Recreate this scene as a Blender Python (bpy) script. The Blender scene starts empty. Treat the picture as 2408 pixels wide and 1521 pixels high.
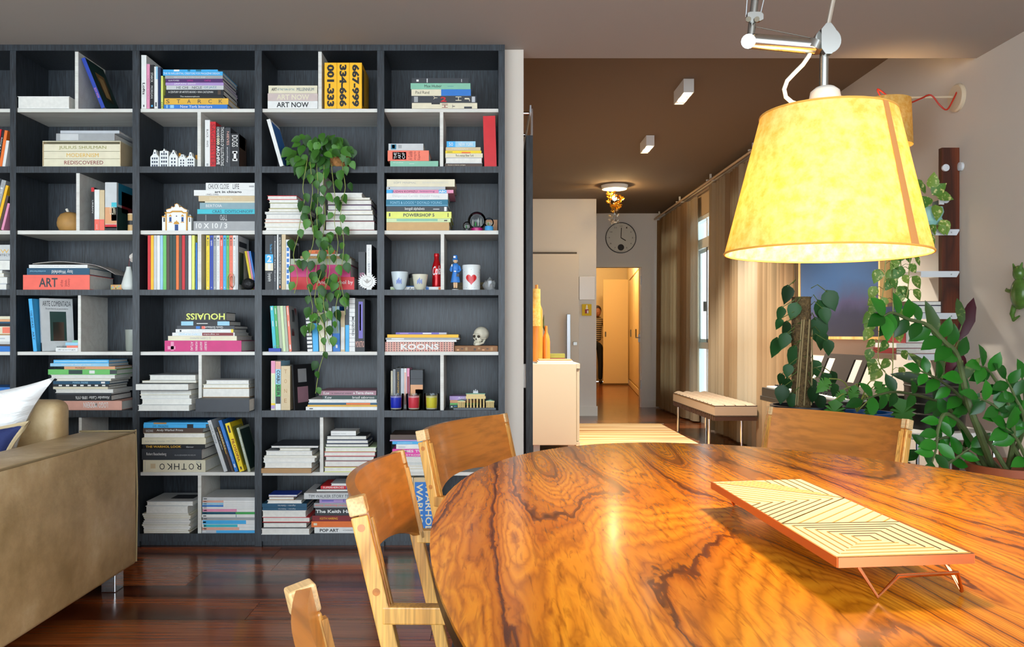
import bpy, bmesh, math, random
from mathutils import Vector, Matrix, Euler
random.seed(7)
R = random.random
def U(a, b): return a + (b - a) * random.random()
sc = bpy.context.scene
COL = sc.collection

# ---------------------------------------------------------------- camera, world, light, exposure
FPX, VX, VY, CH, D = 1900.0, 1153.0, 787.0, 1.093, 4.18      # focal length (px of 2408), vanishing point, eye height, bookcase distance
cam = bpy.data.cameras.new('camera'); cam_o = bpy.data.objects.new('camera', cam); COL.objects.link(cam_o)
cam_o.location = (0, 0, CH); cam_o.rotation_euler = (math.pi / 2, 0, 0)
cam.sensor_fit = 'HORIZONTAL'; cam.sensor_width = 36; cam.lens = FPX / 2408 * 36
cam.shift_x = (1204 - VX) / 2408; cam.shift_y = (VY - 760.5) / 2408
cam.clip_start = .02; cam.clip_end = 200
sc.camera = cam_o
world = bpy.data.worlds.new('world'); sc.world = world; world.use_nodes = True
bg = world.node_tree.nodes['Background']; bg.inputs[0].default_value = (.80, .91, 1.0, 1); bg.inputs[1].default_value = 5.6
sc.view_settings.view_transform = 'Standard'; sc.view_settings.look = 'None'
sc.view_settings.exposure = 0.55; sc.view_settings.gamma = 1; sc.view_settings.use_curve_mapping = False
sc.cycles.max_bounces = 6; sc.cycles.adaptive_threshold = .02; sc.cycles.diffuse_bounces = 4; sc.cycles.transparent_max_bounces = 12
sc.cycles.sample_clamp_indirect = 6; sc.cycles.use_denoising = True
sc.cycles.caustics_reflective = False; sc.cycles.caustics_refractive = False

def P(x, y, d): return Vector(((x - VX) * d / FPX, d, CH - (y - VY) * d / FPX))
S = D / FPX
def bx(x): return (x - VX) * S
def bz(y): return CH - (y - VY) * S

# ---------------------------------------------------------------- materials
def lin(c):
    if isinstance(c, str):
        c = tuple(int(c[i:i + 2], 16) / 255 for i in (0, 2, 4))
        return tuple(x / 12.92 if x <= .04045 else ((x + .055) / 1.055) ** 2.4 for x in c)
    return tuple(c)
MATS = {}
def mat(name, col='cccccc', rough=.5, metal=0, bump=0, bscale=200, emit=0, coat=0, trans=0, ior=1.45, spec=.5, var=0, vscale=8, alpha=1):
    if name in MATS: return MATS[name]
    m = bpy.data.materials.new(name); m.use_nodes = True; MATS[name] = m
    nt = m.node_tree; b = nt.nodes['Principled BSDF']; c = lin(col)
    b.inputs['Base Color'].default_value = (*c, 1); b.inputs['Roughness'].default_value = rough
    b.inputs['Metallic'].default_value = metal; b.inputs['Coat Weight'].default_value = coat
    b.inputs['Coat Roughness'].default_value = .08
    b.inputs['Transmission Weight'].default_value = trans; b.inputs['IOR'].default_value = ior
    b.inputs['Specular IOR Level'].default_value = spec
    if alpha < 1: b.inputs['Alpha'].default_value = alpha
    if emit:
        b.inputs['Emission Color'].default_value = (*c, 1); b.inputs['Emission Strength'].default_value = emit
    if bump or var:
        tc = nt.nodes.new('ShaderNodeTexCoord'); n = nt.nodes.new('ShaderNodeTexNoise')
        n.inputs['Scale'].default_value = bscale; nt.links.new(tc.outputs['Object'], n.inputs['Vector'])
    if bump:
        bp = nt.nodes.new('ShaderNodeBump'); bp.inputs['Strength'].default_value = bump; bp.inputs['Distance'].default_value = .01
        nt.links.new(n.outputs[0], bp.inputs['Height']); nt.links.new(bp.outputs[0], b.inputs['Normal'])
    if var:
        n2 = nt.nodes.new('ShaderNodeTexNoise'); n2.inputs['Scale'].default_value = vscale; n2.inputs['Detail'].default_value = 4
        nt.links.new(tc.outputs['Object'], n2.inputs['Vector'])
        rp = nt.nodes.new('ShaderNodeValToRGB'); rp.color_ramp.elements[0].position = .3; rp.color_ramp.elements[1].position = .7
        rp.color_ramp.elements[0].color = (*[x * (1 - var) for x in c], 1); rp.color_ramp.elements[1].color = (*[min(1, x * (1 + var)) for x in c], 1)
        nt.links.new(n2.outputs[0], rp.inputs[0]); nt.links.new(rp.outputs[0], b.inputs['Base Color'])
    return m

class NT:                                              # short hand for node building
    def __init__(s, name):
        s.m = bpy.data.materials.new(name); s.m.use_nodes = True; MATS[name] = s.m
        s.t = s.m.node_tree; s.b = s.t.nodes['Principled BSDF']
    def n(s, kind, **kw):
        nd = s.t.nodes.new('ShaderNode' + kind)
        for k, v in kw.items():
            if k.startswith('_'): setattr(nd, k[1:], v)
            else: nd.inputs[k.replace('__', ' ')].default_value = v
        return nd
    def l(s, a, b): s.t.links.new(a, b)
    def ramp(s, stops, interp='LINEAR'):
        r = s.n('ValToRGB'); e = r.color_ramp.elements; r.color_ramp.interpolation = interp
        while len(e) < len(stops): e.new(.5)
        for el, (p, c) in zip(e, stops): el.position = p; el.color = (*lin(c), 1)
        return r
    def coords(s, scale=(1, 1, 1), rot=(0, 0, 0), rnd=0):
        tc = s.n('TexCoord'); mp = s.n('Mapping'); mp.inputs['Scale'].default_value = scale; mp.inputs['Rotation'].default_value = rot
        s.l(tc.outputs['Object'], mp.inputs['Vector'])
        if rnd:
            oi = s.n('ObjectInfo'); mu = s.n('Math', _operation='MULTIPLY'); mu.inputs[1].default_value = rnd
            s.l(oi.outputs['Random'], mu.inputs[0]); cx = s.n('CombineXYZ'); s.l(mu.outputs[0], cx.inputs[0]); s.l(mu.outputs[0], cx.inputs[1])
            s.l(cx.outputs[0], mp.inputs['Location'])
        return mp.outputs[0]

def wood(name, dark, mid, light, axis=0, freq=9, amp=1.0, rough=.35, coat=0, rnd=3, streak=.35, bump=.03, stretch=6):
    """long figured grain running along local axis 0/1/2"""
    w = NT(name); sc3 = [1, 1, 1]; sc3[axis] = 1 / stretch
    v = w.coords(tuple(sc3), rnd=rnd)
    n1 = w.n('TexNoise', Scale=freq * .35, Detail=2.0, Roughness=.5, Distortion=.4); w.l(v, n1.inputs['Vector'])
    mm = w.n('Math', _operation='MULTIPLY'); mm.inputs[1].default_value = 9 * amp; w.l(n1.outputs[0], mm.inputs[0])
    fr = w.n('Math', _operation='PINGPONG'); fr.inputs[1].default_value = .5; w.l(mm.outputs[0], fr.inputs[0])
    r1 = w.ramp([(0, dark), (.16, mid), (.5, light)]); r1.color_ramp.elements[2].position = .42; w.l(fr.outputs[0], r1.inputs[0])
    sc4 = [1, 1, 1]; sc4[axis] = .04
    v2 = w.coords(tuple(sc4), rnd=rnd); n2 = w.n('TexNoise', Scale=freq * 14, Detail=3.0); w.l(v2, n2.inputs['Vector'])
    r2 = w.ramp([(.35, '8a8a8a'), (.6, 'ffffff')]); w.l(n2.outputs[0], r2.inputs[0])
    mx = w.n('MixRGB', _blend_type='MULTIPLY', Fac=streak); w.l(r1.outputs[0], mx.inputs[1]); w.l(r2.outputs[0], mx.inputs[2])
    w.l(mx.outputs[0], w.b.inputs['Base Color'])
    w.b.inputs['Roughness'].default_value = rough; w.b.inputs['Coat Weight'].default_value = coat; w.b.inputs['Coat Roughness'].default_value = .06
    if bump:
        bp = w.n('Bump', Strength=bump, Distance=.01); w.l(n2.outputs[0], bp.inputs['Height']); w.l(bp.outputs[0], w.b.inputs['Normal'])
    return w

# ---------------------------------------------------------------- mesh helpers
class MB:
    def __init__(s): s.v = []; s.f = []
    def add(s, vs, fs):
        o = len(s.v); s.v += [tuple(v) for v in vs]; s.f += [tuple(o + i for i in f) for f in fs]; return s
    def box(s, x0, x1, y0, y1, z0, z1):
        return s.add([(x0, y0, z0), (x1, y0, z0), (x1, y1, z0), (x0, y1, z0), (x0, y0, z1), (x1, y0, z1), (x1, y1, z1), (x0, y1, z1)],
                     [(0, 3, 2, 1), (4, 5, 6, 7), (0, 1, 5, 4), (1, 2, 6, 5), (2, 3, 7, 6), (3, 0, 4, 7)])
    def bar(s, a, b, w, h, up=(0, 0, 1)):
        a = Vector(a); b = Vector(b); d = (b - a).normalized(); u = Vector(up)
        x = d.cross(u)
        if x.length < 1e-4: x = d.cross(Vector((1, 0, 0)))
        x.normalize(); y = x.cross(d).normalized(); x *= w / 2; y *= h / 2
        vs = [p + i * x + j * y for p in (a, b) for i, j in ((-1, -1), (1, -1), (1, 1), (-1, 1))]
        return s.add(vs, [(0, 1, 2, 3), (7, 6, 5, 4), (0, 4, 5, 1), (1, 5, 6, 2), (2, 6, 7, 3), (3, 7, 4, 0)])
    def tube(s, pts, r, n=8, closed=False):
        pts = [Vector(p) for p in pts]; m = len(pts); o = len(s.v); up = None
        for i, p in enumerate(pts):
            if closed: t = pts[(i + 1) % m] - pts[i - 1]
            else: t = pts[min(i + 1, m - 1)] - pts[max(i - 1, 0)]
            t = t.normalized() if t.length > 1e-9 else Vector((0, 0, 1))
            if up is None: up = t.orthogonal().normalized()
            up = (up - t * up.dot(t)); up = up.normalized() if up.length > 1e-6 else t.orthogonal().normalized()
            b = t.cross(up); rr = r[i] if isinstance(r, (list, tuple)) else r
            for k in range(n):
                a = 2 * math.pi * k / n; s.v.append(tuple(p + (up * math.cos(a) + b * math.sin(a)) * rr))
        for i in range(m if closed else m - 1):
            for k in range(n):
                a = o + i * n + k; b2 = o + i * n + (k + 1) % n; c = o + ((i + 1) % m) * n + (k + 1) % n; d = o + ((i + 1) % m) * n + k
                s.f.append((a, b2, c, d))
        if not closed:
            s.f.append(tuple(o + k for k in range(n))[::-1]); s.f.append(tuple(o + (m - 1) * n + k for k in range(n)))
        return s
    def lathe(s, prof, n=24, c=(0, 0, 0), M=None, caps=True):
        o = len(s.v); c = Vector(c)
        for r, z in prof:
            for k in range(n):
                a = 2 * math.pi * k / n; p = Vector((r * math.cos(a), r * math.sin(a), z))
                if M: p = M @ p
                s.v.append(tuple(p + c))
        for i in range(len(prof) - 1):
            for k in range(n):
                s.f.append((o + i * n + k, o + i * n + (k + 1) % n, o + (i + 1) * n + (k + 1) % n, o + (i + 1) * n + k))
        if caps and prof[0][0] > 1e-6: s.f.append(tuple(o + k for k in range(n))[::-1])
        if caps and prof[-1][0] > 1e-6: s.f.append(tuple(o + (len(prof) - 1) * n + k for k in range(n)))
        return s
    def prism(s, poly, a0, a1, plane='xz'):
        """extrude a 2-D outline; plane xz: outline in x,z, extruded along y"""
        def q(p, a): return {'xz': (p[0], a, p[1]), 'xy': (p[0], p[1], a), 'yz': (a, p[0], p[1])}[plane]
        n = len(poly); o = len(s.v)
        s.v += [q(p, a0) for p in poly] + [q(p, a1) for p in poly]
        s.f.append(tuple(o + i for i in range(n))); s.f.append(tuple(o + n + i for i in range(n))[::-1])
        for i in range(n): j = (i + 1) % n; s.f.append((o + i, o + n + i, o + n + j, o + j))
        return s
    def sphere(s, c, r, n=16, m=10, sq=(1, 1, 1)):
        o = len(s.v); c = Vector(c)
        for i in range(m + 1):
            t = math.pi * i / m
            for k in range(n):
                a = 2 * math.pi * k / n
                s.v.append((c.x + r * sq[0] * math.sin(t) * math.cos(a), c.y + r * sq[1] * math.sin(t) * math.sin(a), c.z + r * sq[2] * math.cos(t)))
        for i in range(m):
            for k in range(n):
                s.f.append((o + i * n + k, o + (i + 1) * n + k, o + (i + 1) * n + (k + 1) % n, o + i * n + (k + 1) % n))
        return s
    def grid(s, fn, nu, nv, flip=False):
        o = len(s.v)
        for j in range(nv + 1):
            for i in range(nu + 1): s.v.append(tuple(fn(i / nu, j / nv)))
        for j in range(nv):
            for i in range(nu):
                f = (o + j * (nu + 1) + i, o + j * (nu + 1) + i + 1, o + (j + 1) * (nu + 1) + i + 1, o + (j + 1) * (nu + 1) + i)
                s.f.append(f[::-1] if flip else f)
        return s
    def slab(s, fn, nu, nv, nrm):
        """closed sheet: fn(u,v)->front point, nrm(u,v)->offset vector to the back"""
        o = len(s.v)
        for k in (0, 1):
            for j in range(nv + 1):
                for i in range(nu + 1):
                    p = Vector(fn(i / nu, j / nv)); s.v.append(tuple(p + (Vector(nrm(i / nu, j / nv)) if k else Vector())))
        N = (nu + 1) * (nv + 1); q = lambda i, j, k: o + k * N + j * (nu + 1) + i
        for j in range(nv):
            for i in range(nu):
                s.f.append((q(i, j, 0), q(i + 1, j, 0), q(i + 1, j + 1, 0), q(i, j + 1, 0))); s.f.append((q(i, j, 1), q(i, j + 1, 1), q(i + 1, j + 1, 1), q(i + 1, j, 1)))
        for i in range(nu):
            s.f.append((q(i, 0, 0), q(i, 0, 1), q(i + 1, 0, 1), q(i + 1, 0, 0))); s.f.append((q(i, nv, 0), q(i + 1, nv, 0), q(i + 1, nv, 1), q(i, nv, 1)))
        for j in range(nv):
            s.f.append((q(0, j, 0), q(0, j + 1, 0), q(0, j + 1, 1), q(0, j, 1))); s.f.append((q(nu, j, 0), q(nu, j, 1), q(nu, j + 1, 1), q(nu, j + 1, 0)))
        return s
    def mesh(s, name, smooth=False, off=None, bevel=0, seg=2, fix=True):
        me = bpy.data.meshes.new(name)
        vs = s.v if off is None else [(v[0] - off[0], v[1] - off[1], v[2] - off[2]) for v in s.v]
        me.from_pydata(vs, [], s.f); me.update()
        if bevel or fix:
            b = bmesh.new(); b.from_mesh(me)
            if fix: bmesh.ops.recalc_face_normals(b, faces=b.faces)
            if bevel: bmesh.ops.bevel(b, geom=list(b.edges), offset=bevel, segments=seg, profile=.5, affect='EDGES', clamp_overlap=True)
            b.to_mesh(me); b.free()
        if smooth:
            for p in me.polygons: p.use_smooth = True
            if smooth != 2:
                try: me.set_sharp_from_angle(angle=math.radians(40))
                except Exception: pass
        return me
    def build(s, name, m, parent=None, smooth=False, bevel=0, seg=2, fix=True, local=False):
        off = None
        if parent is not None and not local: off = wloc(parent)
        me = s.mesh(name, smooth, off, bevel, seg, fix)
        return link(name, me, m, parent)
def wloc(o):
    v = Vector((0, 0, 0))
    while o is not None: v += Vector(o.location); o = o.parent
    return v
def link(name, me, m, parent=None):
    if m is not None and not me.materials: me.materials.append(m)
    o = bpy.data.objects.new(name, me); COL.objects.link(o)
    if parent is not None: o.parent = parent
    return o
def tag(o, label, cat, group=None):
    o['label'] = label; o['category'] = cat
    if group: o['group'] = group
    return o
def thing(name, label, cat, loc=(0, 0, 0), rot=(0, 0, 0), group=None):
    o = bpy.data.objects.new(name, None); COL.objects.link(o); o.location = loc; o.rotation_euler = rot
    o.empty_display_size = .05
    return tag(o, label, cat, group)
def struct(o): o['kind'] = 'structure'; return o
def copy_tree(o, parent=None):
    c = o.copy(); COL.objects.link(c)
    if parent is not None: c.parent = parent
    for ch in o.children: copy_tree(ch, c)
    return c
TXT = {}
def text_mesh(s, w, h, fit=True, shear=0, bold=0):
    """flat lettering in the xz plane facing -y, lower left at 0,0, fitted to w x h"""
    key = (s, shear, bold)
    if key not in TXT:
        cu = bpy.data.curves.new('lettering', 'FONT'); cu.body = s; cu.size = 1; cu.resolution_u = 2; cu.shear = shear; cu.offset = bold
        cu.fill_mode = 'FRONT'
        o = bpy.data.objects.new('lettering', cu); me = bpy.data.meshes.new_from_object(o)
        vs = [tuple(v.co) for v in me.vertices]; fs = [tuple(p.vertices) for p in me.polygons]
        bpy.data.objects.remove(o); bpy.data.curves.remove(cu); bpy.data.meshes.remove(me)
        xs = [v[0] for v in vs] or [0, 1]; ys = [v[1] for v in vs] or [0, 1]
        x0, x1, y0, y1 = min(xs), max(xs), min(ys), max(ys)
        TXT[key] = ([((v[0] - x0) / max(1e-6, x1 - x0), (v[1] - y0) / max(1e-6, y1 - y0)) for v in vs], fs)
    vs, fs = TXT[key]; b = MB(); b.add([(v[0] * w, 0, v[1] * h) for v in vs], fs); return b

# common materials
M_white = mat('white_paint', 'e6e4de', .5); M_chrome = mat('chrome', 'd8d8d8', .12, 1); M_steel = mat('brushed_steel', 'b8bcc0', .32, 1)
M_black = mat('black_plastic', '16171a', .4); M_page = mat('paper_pages', 'dcdad2', .8, var=.06, vscale=60)
# ---------------------------------------------------------------- structure of the rooms
XW, HB, ZL = 2.64, 2.925, bz(105)          # right wall, high ceiling, low ceiling
YE, YC = 4.385, 12.2                        # where the low ceiling ends, clock wall
m_wall = mat('wall_plaster', 'c6bdb1', .85, bump=.02, bscale=90)
m_ceil = mat('ceiling_paint', 'a39a92', .9)
m_ceil2 = mat('taupe_ceiling_paint', '6a5a4a', .9)
fl = wood('floor_board', '2e140a', '7a3d1c', '9a5228', axis=0, freq=5, amp=.6, rough=.2, coat=.08, rnd=9, streak=.5, bump=.004, stretch=9)
oi = fl.n('ObjectInfo'); hs = fl.n('HueSaturation'); mr = fl.n('MapRange'); mr.inputs[3].default_value = .75; mr.inputs[4].default_value = 1.15
fl.l(oi.outputs['Random'], mr.inputs[0]); fl.l(mr.outputs[0], hs.inputs['Value'])
src = fl.b.inputs['Base Color'].links[0].from_socket; fl.l(src, hs.inputs['Color']); fl.l(hs.outputs[0], fl.b.inputs['Base Color'])
m_floor = fl.m
def wallbox(name, *a, m=None): return struct(MB().box(*a).build(name, m or m_wall))

# floor: a slab carrying boards laid across the room
floor = struct(MB().box(-4.6, 3.6, -1.4, 19.2, -.2, -.02).build('floor', mat('subfloor', '20100a', .8)))
PW = .213; lens = (1.1, 1.6, 2.1)
pm = [MB().box(0, L - .002, 0, PW - .002, -.02, 0).mesh('plank') for L in lens]
y = 1.0 - .03; row = 0
while y < 18.6:
    xa, xb = (-2.4, XW) if y < 4.7 else ((.1, XW) if y < 12.1 else (1.3, 3.5))
    x = xa - U(0, .9)
    while x < xb - .05:
        k = random.randrange(3)
        o = link('plank', pm[k], m_floor, floor); o.location = (x, y, 0); x += lens[k]
    y += PW; row += 1

struct(MB().box(-4.6, XW, -1.4, YE, ZL, ZL + .12).build('ceiling', m_ceil))
struct(MB().box(.0, 3.6, YE - .3, 19.2, HB, HB + .1).build('ceiling', m_ceil2))
wallbox('wall_soffit', -.2, XW, YE, YE + .1, ZL + .12, HB)
wallbox('wall_back', -4.6, .06, 4.52, 4.66, 0, ZL)
wallbox('wall_left', -4.7, -4.6, -1.4, 4.66, 0, ZL)
wallbox('wall_corridor', .076, .175, 4.254, 10.9, 0, HB)
# right wall: middle window opening in view, outer two added behind curtains as backlight
WIN = [(7.0, 8.55), (9.42, 10.36), (10.8, 11.9)]
ya = -1.4
for i, (a, b) in enumerate(WIN):
    wallbox('wall_right', XW, XW + .16, ya, a, 0, HB); ya = b
    wallbox('wall_right', XW, XW + .16, a, b, 0, .30); wallbox('wall_right', XW, XW + .16, a, b, 2.56, HB)
wallbox('wall_right', XW, XW + .16, ya, YC + .1, 0, HB)
# entrance block and clock wall
m_wall2 = mat('pale_grey_plaster', 'dcdcda', .85)
wallbox('wall_entrance', .175, 1.43, 10.9, 11.05, 0, HB, m=m_wall2)
wallbox('wall_entrance', 1.33, 1.43, 11.05, YC, 0, HB)
wallbox('wall_clock', 1.43, 1.5, YC, YC + .12, 0, HB)
wallbox('wall_clock', 2.279, XW, YC, YC + .12, 0, HB, m=m_wall2)
wallbox('wall_clock', 1.5, 2.279, YC, YC + .12, 2.11, HB, m=m_wall2)
m_hall = mat('hall_plaster', 'd9c39a', .85)
wallbox('wall_hall', 1.3, 1.4, YC + .12, 19, 0, HB, m=m_hall); wallbox('wall_hall', 1.3, 3.55, 19, 19.1, 0, HB, m=m_hall)
wallbox('wall_hall', 3.45, 3.55, YC + .12, 19, 0, HB, m=m_hall)
m_trim = mat('trim_paint', 'dcdcd8', .45)
struct(MB().box(.6, 1.445, 10.885, 10.9, 0, .13).build('baseboard_entrance', m_trim)); struct(MB().box(2.42, XW, YC - .015, YC, 0, .1).build('baseboard_clock', m_trim))
struct(MB().box(XW - .014, XW, .5, 6.9, 0, .1).build('baseboard_right', m_trim))
# window units
m_wf = mat('window_paint', 'dfe3e4', .4)
g = NT('window_glass'); tr = g.n('BsdfTransparent'); tr.inputs[0].default_value = (.93, .98, .98, 1); gl = g.n('BsdfGlossy', Roughness=.03)
mx = g.n('MixShader', Fac=.06); g.l(tr.outputs[0], mx.inputs[1]); g.l(gl.outputs[0], mx.inputs[2]); g.l(mx.outputs[0], g.t.nodes['Material Output'].inputs[0]); m_glass = g.m
for i, (a, b) in enumerate(WIN):
    w = bpy.data.objects.new(f'window_{i+1}', None); COL.objects.link(w); struct(w); w.location = (XW, (a + b) / 2, .3)
    X0, X1 = XW - .02, XW + .09
    for z0, z1 in ((.30, .36), (.92, 1.0), (2.16, 2.28), (2.51, 2.56)): MB().box(X0, X1, a, b, z0, z1).build('window_frame', m_wf, w)
    for y0 in (a, b - .05): MB().box(X0, X1, y0, y0 + .05, .36, 2.51).build('window_frame', m_wf, w)
    c = a + (b - a) * .45
    MB().box(X0 + .02, X1 - .02, c - .025, c + .025, .36, 2.51).build('window_mullion', m_wf, w)
    for z0, z1 in ((.36, .92), (1.0, 2.16), (2.28, 2.51)):
        for y0, y1 in ((a + .05, c - .025), (c + .025, b - .05)): MB().box(XW + .03, XW + .036, y0, y1, z0, z1).build('pane', m_glass, w)
    for y0, y1, xx in ((a + .05, c + .02, XW + .012), (c - .02, b - .05, XW + .045)):     # sliding sashes
        s = MB().box(xx - .012, xx + .012, y0, y0 + .035, 1.0, 2.16).box(xx - .012, xx + .012, y1 - .035, y1, 1.0, 2.16).box(xx - .012, xx + .012, y0 + .035, y1 - .035, 1.0, 1.04).box(xx - .012, xx + .012, y0 + .035, y1 - .035, 2.12, 2.16)
        s.build('sash_frame', m_wf, w)
    MB().box(XW - .03, XW, c + .03, c + .06, 1.38, 1.5).build('catch', mat('dark_catch', '5b5a52', .4), w)
    # security lattice outside
    lt = MB(); z = .32
    while z < 2.5:
        yy = a + .25
        while yy < b - .1:
            lt.bar((XW + .15, yy, z), (XW + .15, yy + .05, z + .06), .004, .008); lt.bar((XW + .15, yy + .05, z), (XW + .15, yy, z + .06), .004, .008); yy += .05
        z += .06
    lt.build('lattice', mat('lattice_metal', '9fb0b2', .5), w)
struct(MB().box(XW - .03, XW - .001, WIN[1][0] - .1, WIN[1][1] + .1, 2.56, 2.84).build('trim_1', mat('blind_box', 'b9a283', .7)))
# hall door frame
dfr = bpy.data.objects.new('door_1', None); COL.objects.link(dfr); struct(dfr); dfr.location = (1.9, YC, 0)
MB().box(2.279, 2.42, YC - .03, YC, 0, 2.19).build('door_frame', m_trim, dfr); MB().box(1.45, 2.279, YC - .03, YC, 2.11, 2.19).build('door_frame', m_trim, dfr)
MB().box(2.262, 2.279, YC - .0, YC + .12, 0, 2.11).build('door_jamb', m_trim, dfr)
a = Vector((2.285, YC + .13, 0)); dr = Vector((.42, .9, 0)).normalized()
MB().bar(a + Vector((0, 0, 1.05)), a + dr * .75 + Vector((0, 0, 1.05)), .04, 2.08).build('door_leaf', m_trim, dfr)
hd = MB().box(2.235, 2.26, YC + .0, YC + .02, .98, 1.1); hd.tube([(2.25, YC, 1.05), (2.25, YC - .05, 1.05), (2.18, YC - .05, 1.05)], .008)
hd.build('door_handle', M_steel, dfr)
for z in (.28, 1.85): MB().box(2.262, 2.28, YC - .012, YC, z, z + .13).build('hinge', M_steel, dfr)
# entrance door
ent = bpy.data.objects.new('door_2', None); COL.objects.link(ent); struct(ent); ent.location = (.7, 10.9, 0)
m_ent = mat('entrance_door_paint', 'e0dbd0', .5)
MB().box(.2, 1.19, 10.855, 10.899, .01, 2.18).build('door_leaf', m_ent, ent, bevel=.004)
MB().box(.3, 1.165, 10.87, 10.899, 2.185, 2.205).build('door_closer', mat('dark_gap', '55504a', .5), ent)
MB().box(1.02, 1.07, 10.79, 10.82, .5, 1.37).build('door_handle', M_steel, ent, bevel=.006)
for z in (.6, 1.27): MB().box(1.035, 1.055, 10.81, 10.856, z, z + .03).build('handle_mount', M_steel, ent)
MB().box(1.11, 1.165, 10.84, 10.856, .95, 1.0).build('lock', mat('lock_metal', 'a9aaa6', .3, 1), ent, bevel=.005)
# ---------------------------------------------------------------- bookcase
bw = NT('black_stained_oak'); v = bw.coords((1, 1, .07), rnd=5)
n1 = bw.n('TexNoise', Scale=150.0, Detail=4.0, Distortion=.6); bw.l(v, n1.inputs['Vector'])
r1 = bw.ramp([(.35, '14171b'), (.65, '2f363d')]); bw.l(n1.outputs[0], r1.inputs[0]); bw.l(r1.outputs[0], bw.b.inputs['Base Color'])
bw.b.inputs['Roughness'].default_value = .45; bp = bw.n('Bump', Strength=.15, Distance=.003); bw.l(n1.outputs[0], bp.inputs['Height']); bw.l(bp.outputs[0], bw.b.inputs['Normal'])
m_oak = bw.m
m_wh = wood('white_board', 'cfcbc3', 'd3d1c8', 'd8d6ce', axis=0, freq=12, rough=.55, streak=.12, bump=.01).m
BACK = D + .32
UPR = [(-264, -248), (23.5, 37.5), (311.5, 328), (599, 615.5), (887, 903.5), (1172, 1187)]
bays = [(UPR[i][1], UPR[i + 1][0]) for i in range(5)]
rack = thing('bookcase', 'wall-filling black-stained oak bookcase with pale inner shelves', 'bookcase', (bx(590), D + .16, 0))
for a, b in UPR: MB().box(bx(a), bx(b), D, BACK, .0, bz(119.5)).build('upright', m_oak, rack)
MB().box(bx(-264), bx(1187), D - .003, BACK, bz(119.5), bz(105.3)).build('top_board', m_oak, rack)
MB().box(bx(-248), bx(1172), BACK - .012, BACK, .05, bz(119.5)).build('back_panel', m_oak, rack)
for i, (a, b) in enumerate(bays):
    for y0, y1 in ((391, 406), (681, 694), (965, 981), (1255, 1273)): MB().box(bx(a), bx(b), D + .002, BACK - .012, bz(y1), bz(y0)).build('shelf', m_oak, rack)
    for y0, y1 in ((254, 262), (541, 550), (827, 835), (1111, 1119)): MB().box(bx(a), bx(b), D + .014, BACK - .012, bz(y1), bz(y0)).build('pale_shelf', m_wh, rack)
    MB().box(bx(a), bx(b), D + .02, D + .035, 0, bz(1273)).build('plinth', m_oak, rack)
rowz = {1: (119.5, 254), 2: (262, 391), 3: (406, 541), 4: (550, 681), 5: (694, 827), 6: (835, 965), 7: (981, 1111), 8: (1119, 1255)}
for r, c, x0, x1 in ((1, 1, 173, 181), (3, 1, 176, 184), (5, 1, 180, 187), (7, 1, 182, 189), (2, 2, 462, 470), (4, 2, 462.5, 471), (6, 2, 464.5, 472), (8, 2, 463, 471),
                     (1, 3, 747, 755), (3, 3, 751, 759), (7, 3, 751, 759), (2, 4, 1034, 1042), (4, 4, 1036, 1044), (6, 4, 1035, 1043)):
    MB().box(bx(x0), bx(x1), D + .014, BACK - .012, bz(rowz[r][1]), bz(rowz[r][0])).build('divider', m_wh, rack)

CO = {'white': 'dcdcd8', 'cream': 'd8d0b4', 'beige': 'c9b48e', 'grey': '9a9c9c', 'pale-grey': 'bfc1c0', 'black': '17181b', 'charcoal': '33363b', 'navy': '16294f', 'blue': '2a72c0', 'royal-blue': '2440a0',
      'pale-blue': '8fc0d8', 'sky-blue': '3fa6dd', 'teal': '1a6f8a', 'petrol': '124a66', 'cyan': '37b3c0', 'green': '3f9e4f', 'mint': '7fb79c', 'pale-green': 'c4d6a4', 'lime': 'd8de6a', 'yellow': 'e6c81e', 'amber': 'f2b416',
      'gold': 'd9a93a', 'orange': 'e2702a', 'salmon': 'e8785e', 'peach': 'd59a6c', 'pink': 'd98aa8', 'rose': 'd6a08e', 'blush': 'c2b1ab', 'magenta': 'c2266f', 'hot-pink': 'd6399a', 'red': 'c41720', 'coral': 'ea6554', 'dark-red': '7a1219', 'brown': '4d3a2e',
      'tan': 'a98253', 'kraft': 'c09a62', 'purple': '4b2360', 'lilac': 'a78cc0', 'mauve': '9c7480', 'violet': '6a5fb0', 'silver': 'b4b8bc', 'olive': '8a8a3a', 'grey-green': 'a3ab94', 'grey-blue': '7f9ca4', 'dark-green': '1e3a34', 'light-green': '66b85e'}
def cm(c): return mat('cloth_' + c.replace('-', '_'), CO[c], .48, var=.05, vscale=25)
ORD = 'first second third fourth fifth sixth seventh eighth ninth tenth eleventh twelfth thirteenth fourteenth fifteenth sixteenth'.split()
ROWN = {1: 'top', 2: 'second-highest', 3: 'third-highest', 4: 'fourth-highest', 5: 'fourth-lowest', 6: 'third-lowest', 7: 'second-lowest', 8: 'bottom'}
BAYN = ['leftmost', 'fourth-rightmost', 'third-rightmost', 'second-rightmost', 'rightmost']
def where(r, c): return f'{ROWN[r]} shelf, {BAYN[c]} bay'
def grp(r, c): return f'books on the {ROWN[r]} shelf of the {BAYN[c]} bay'

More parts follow.
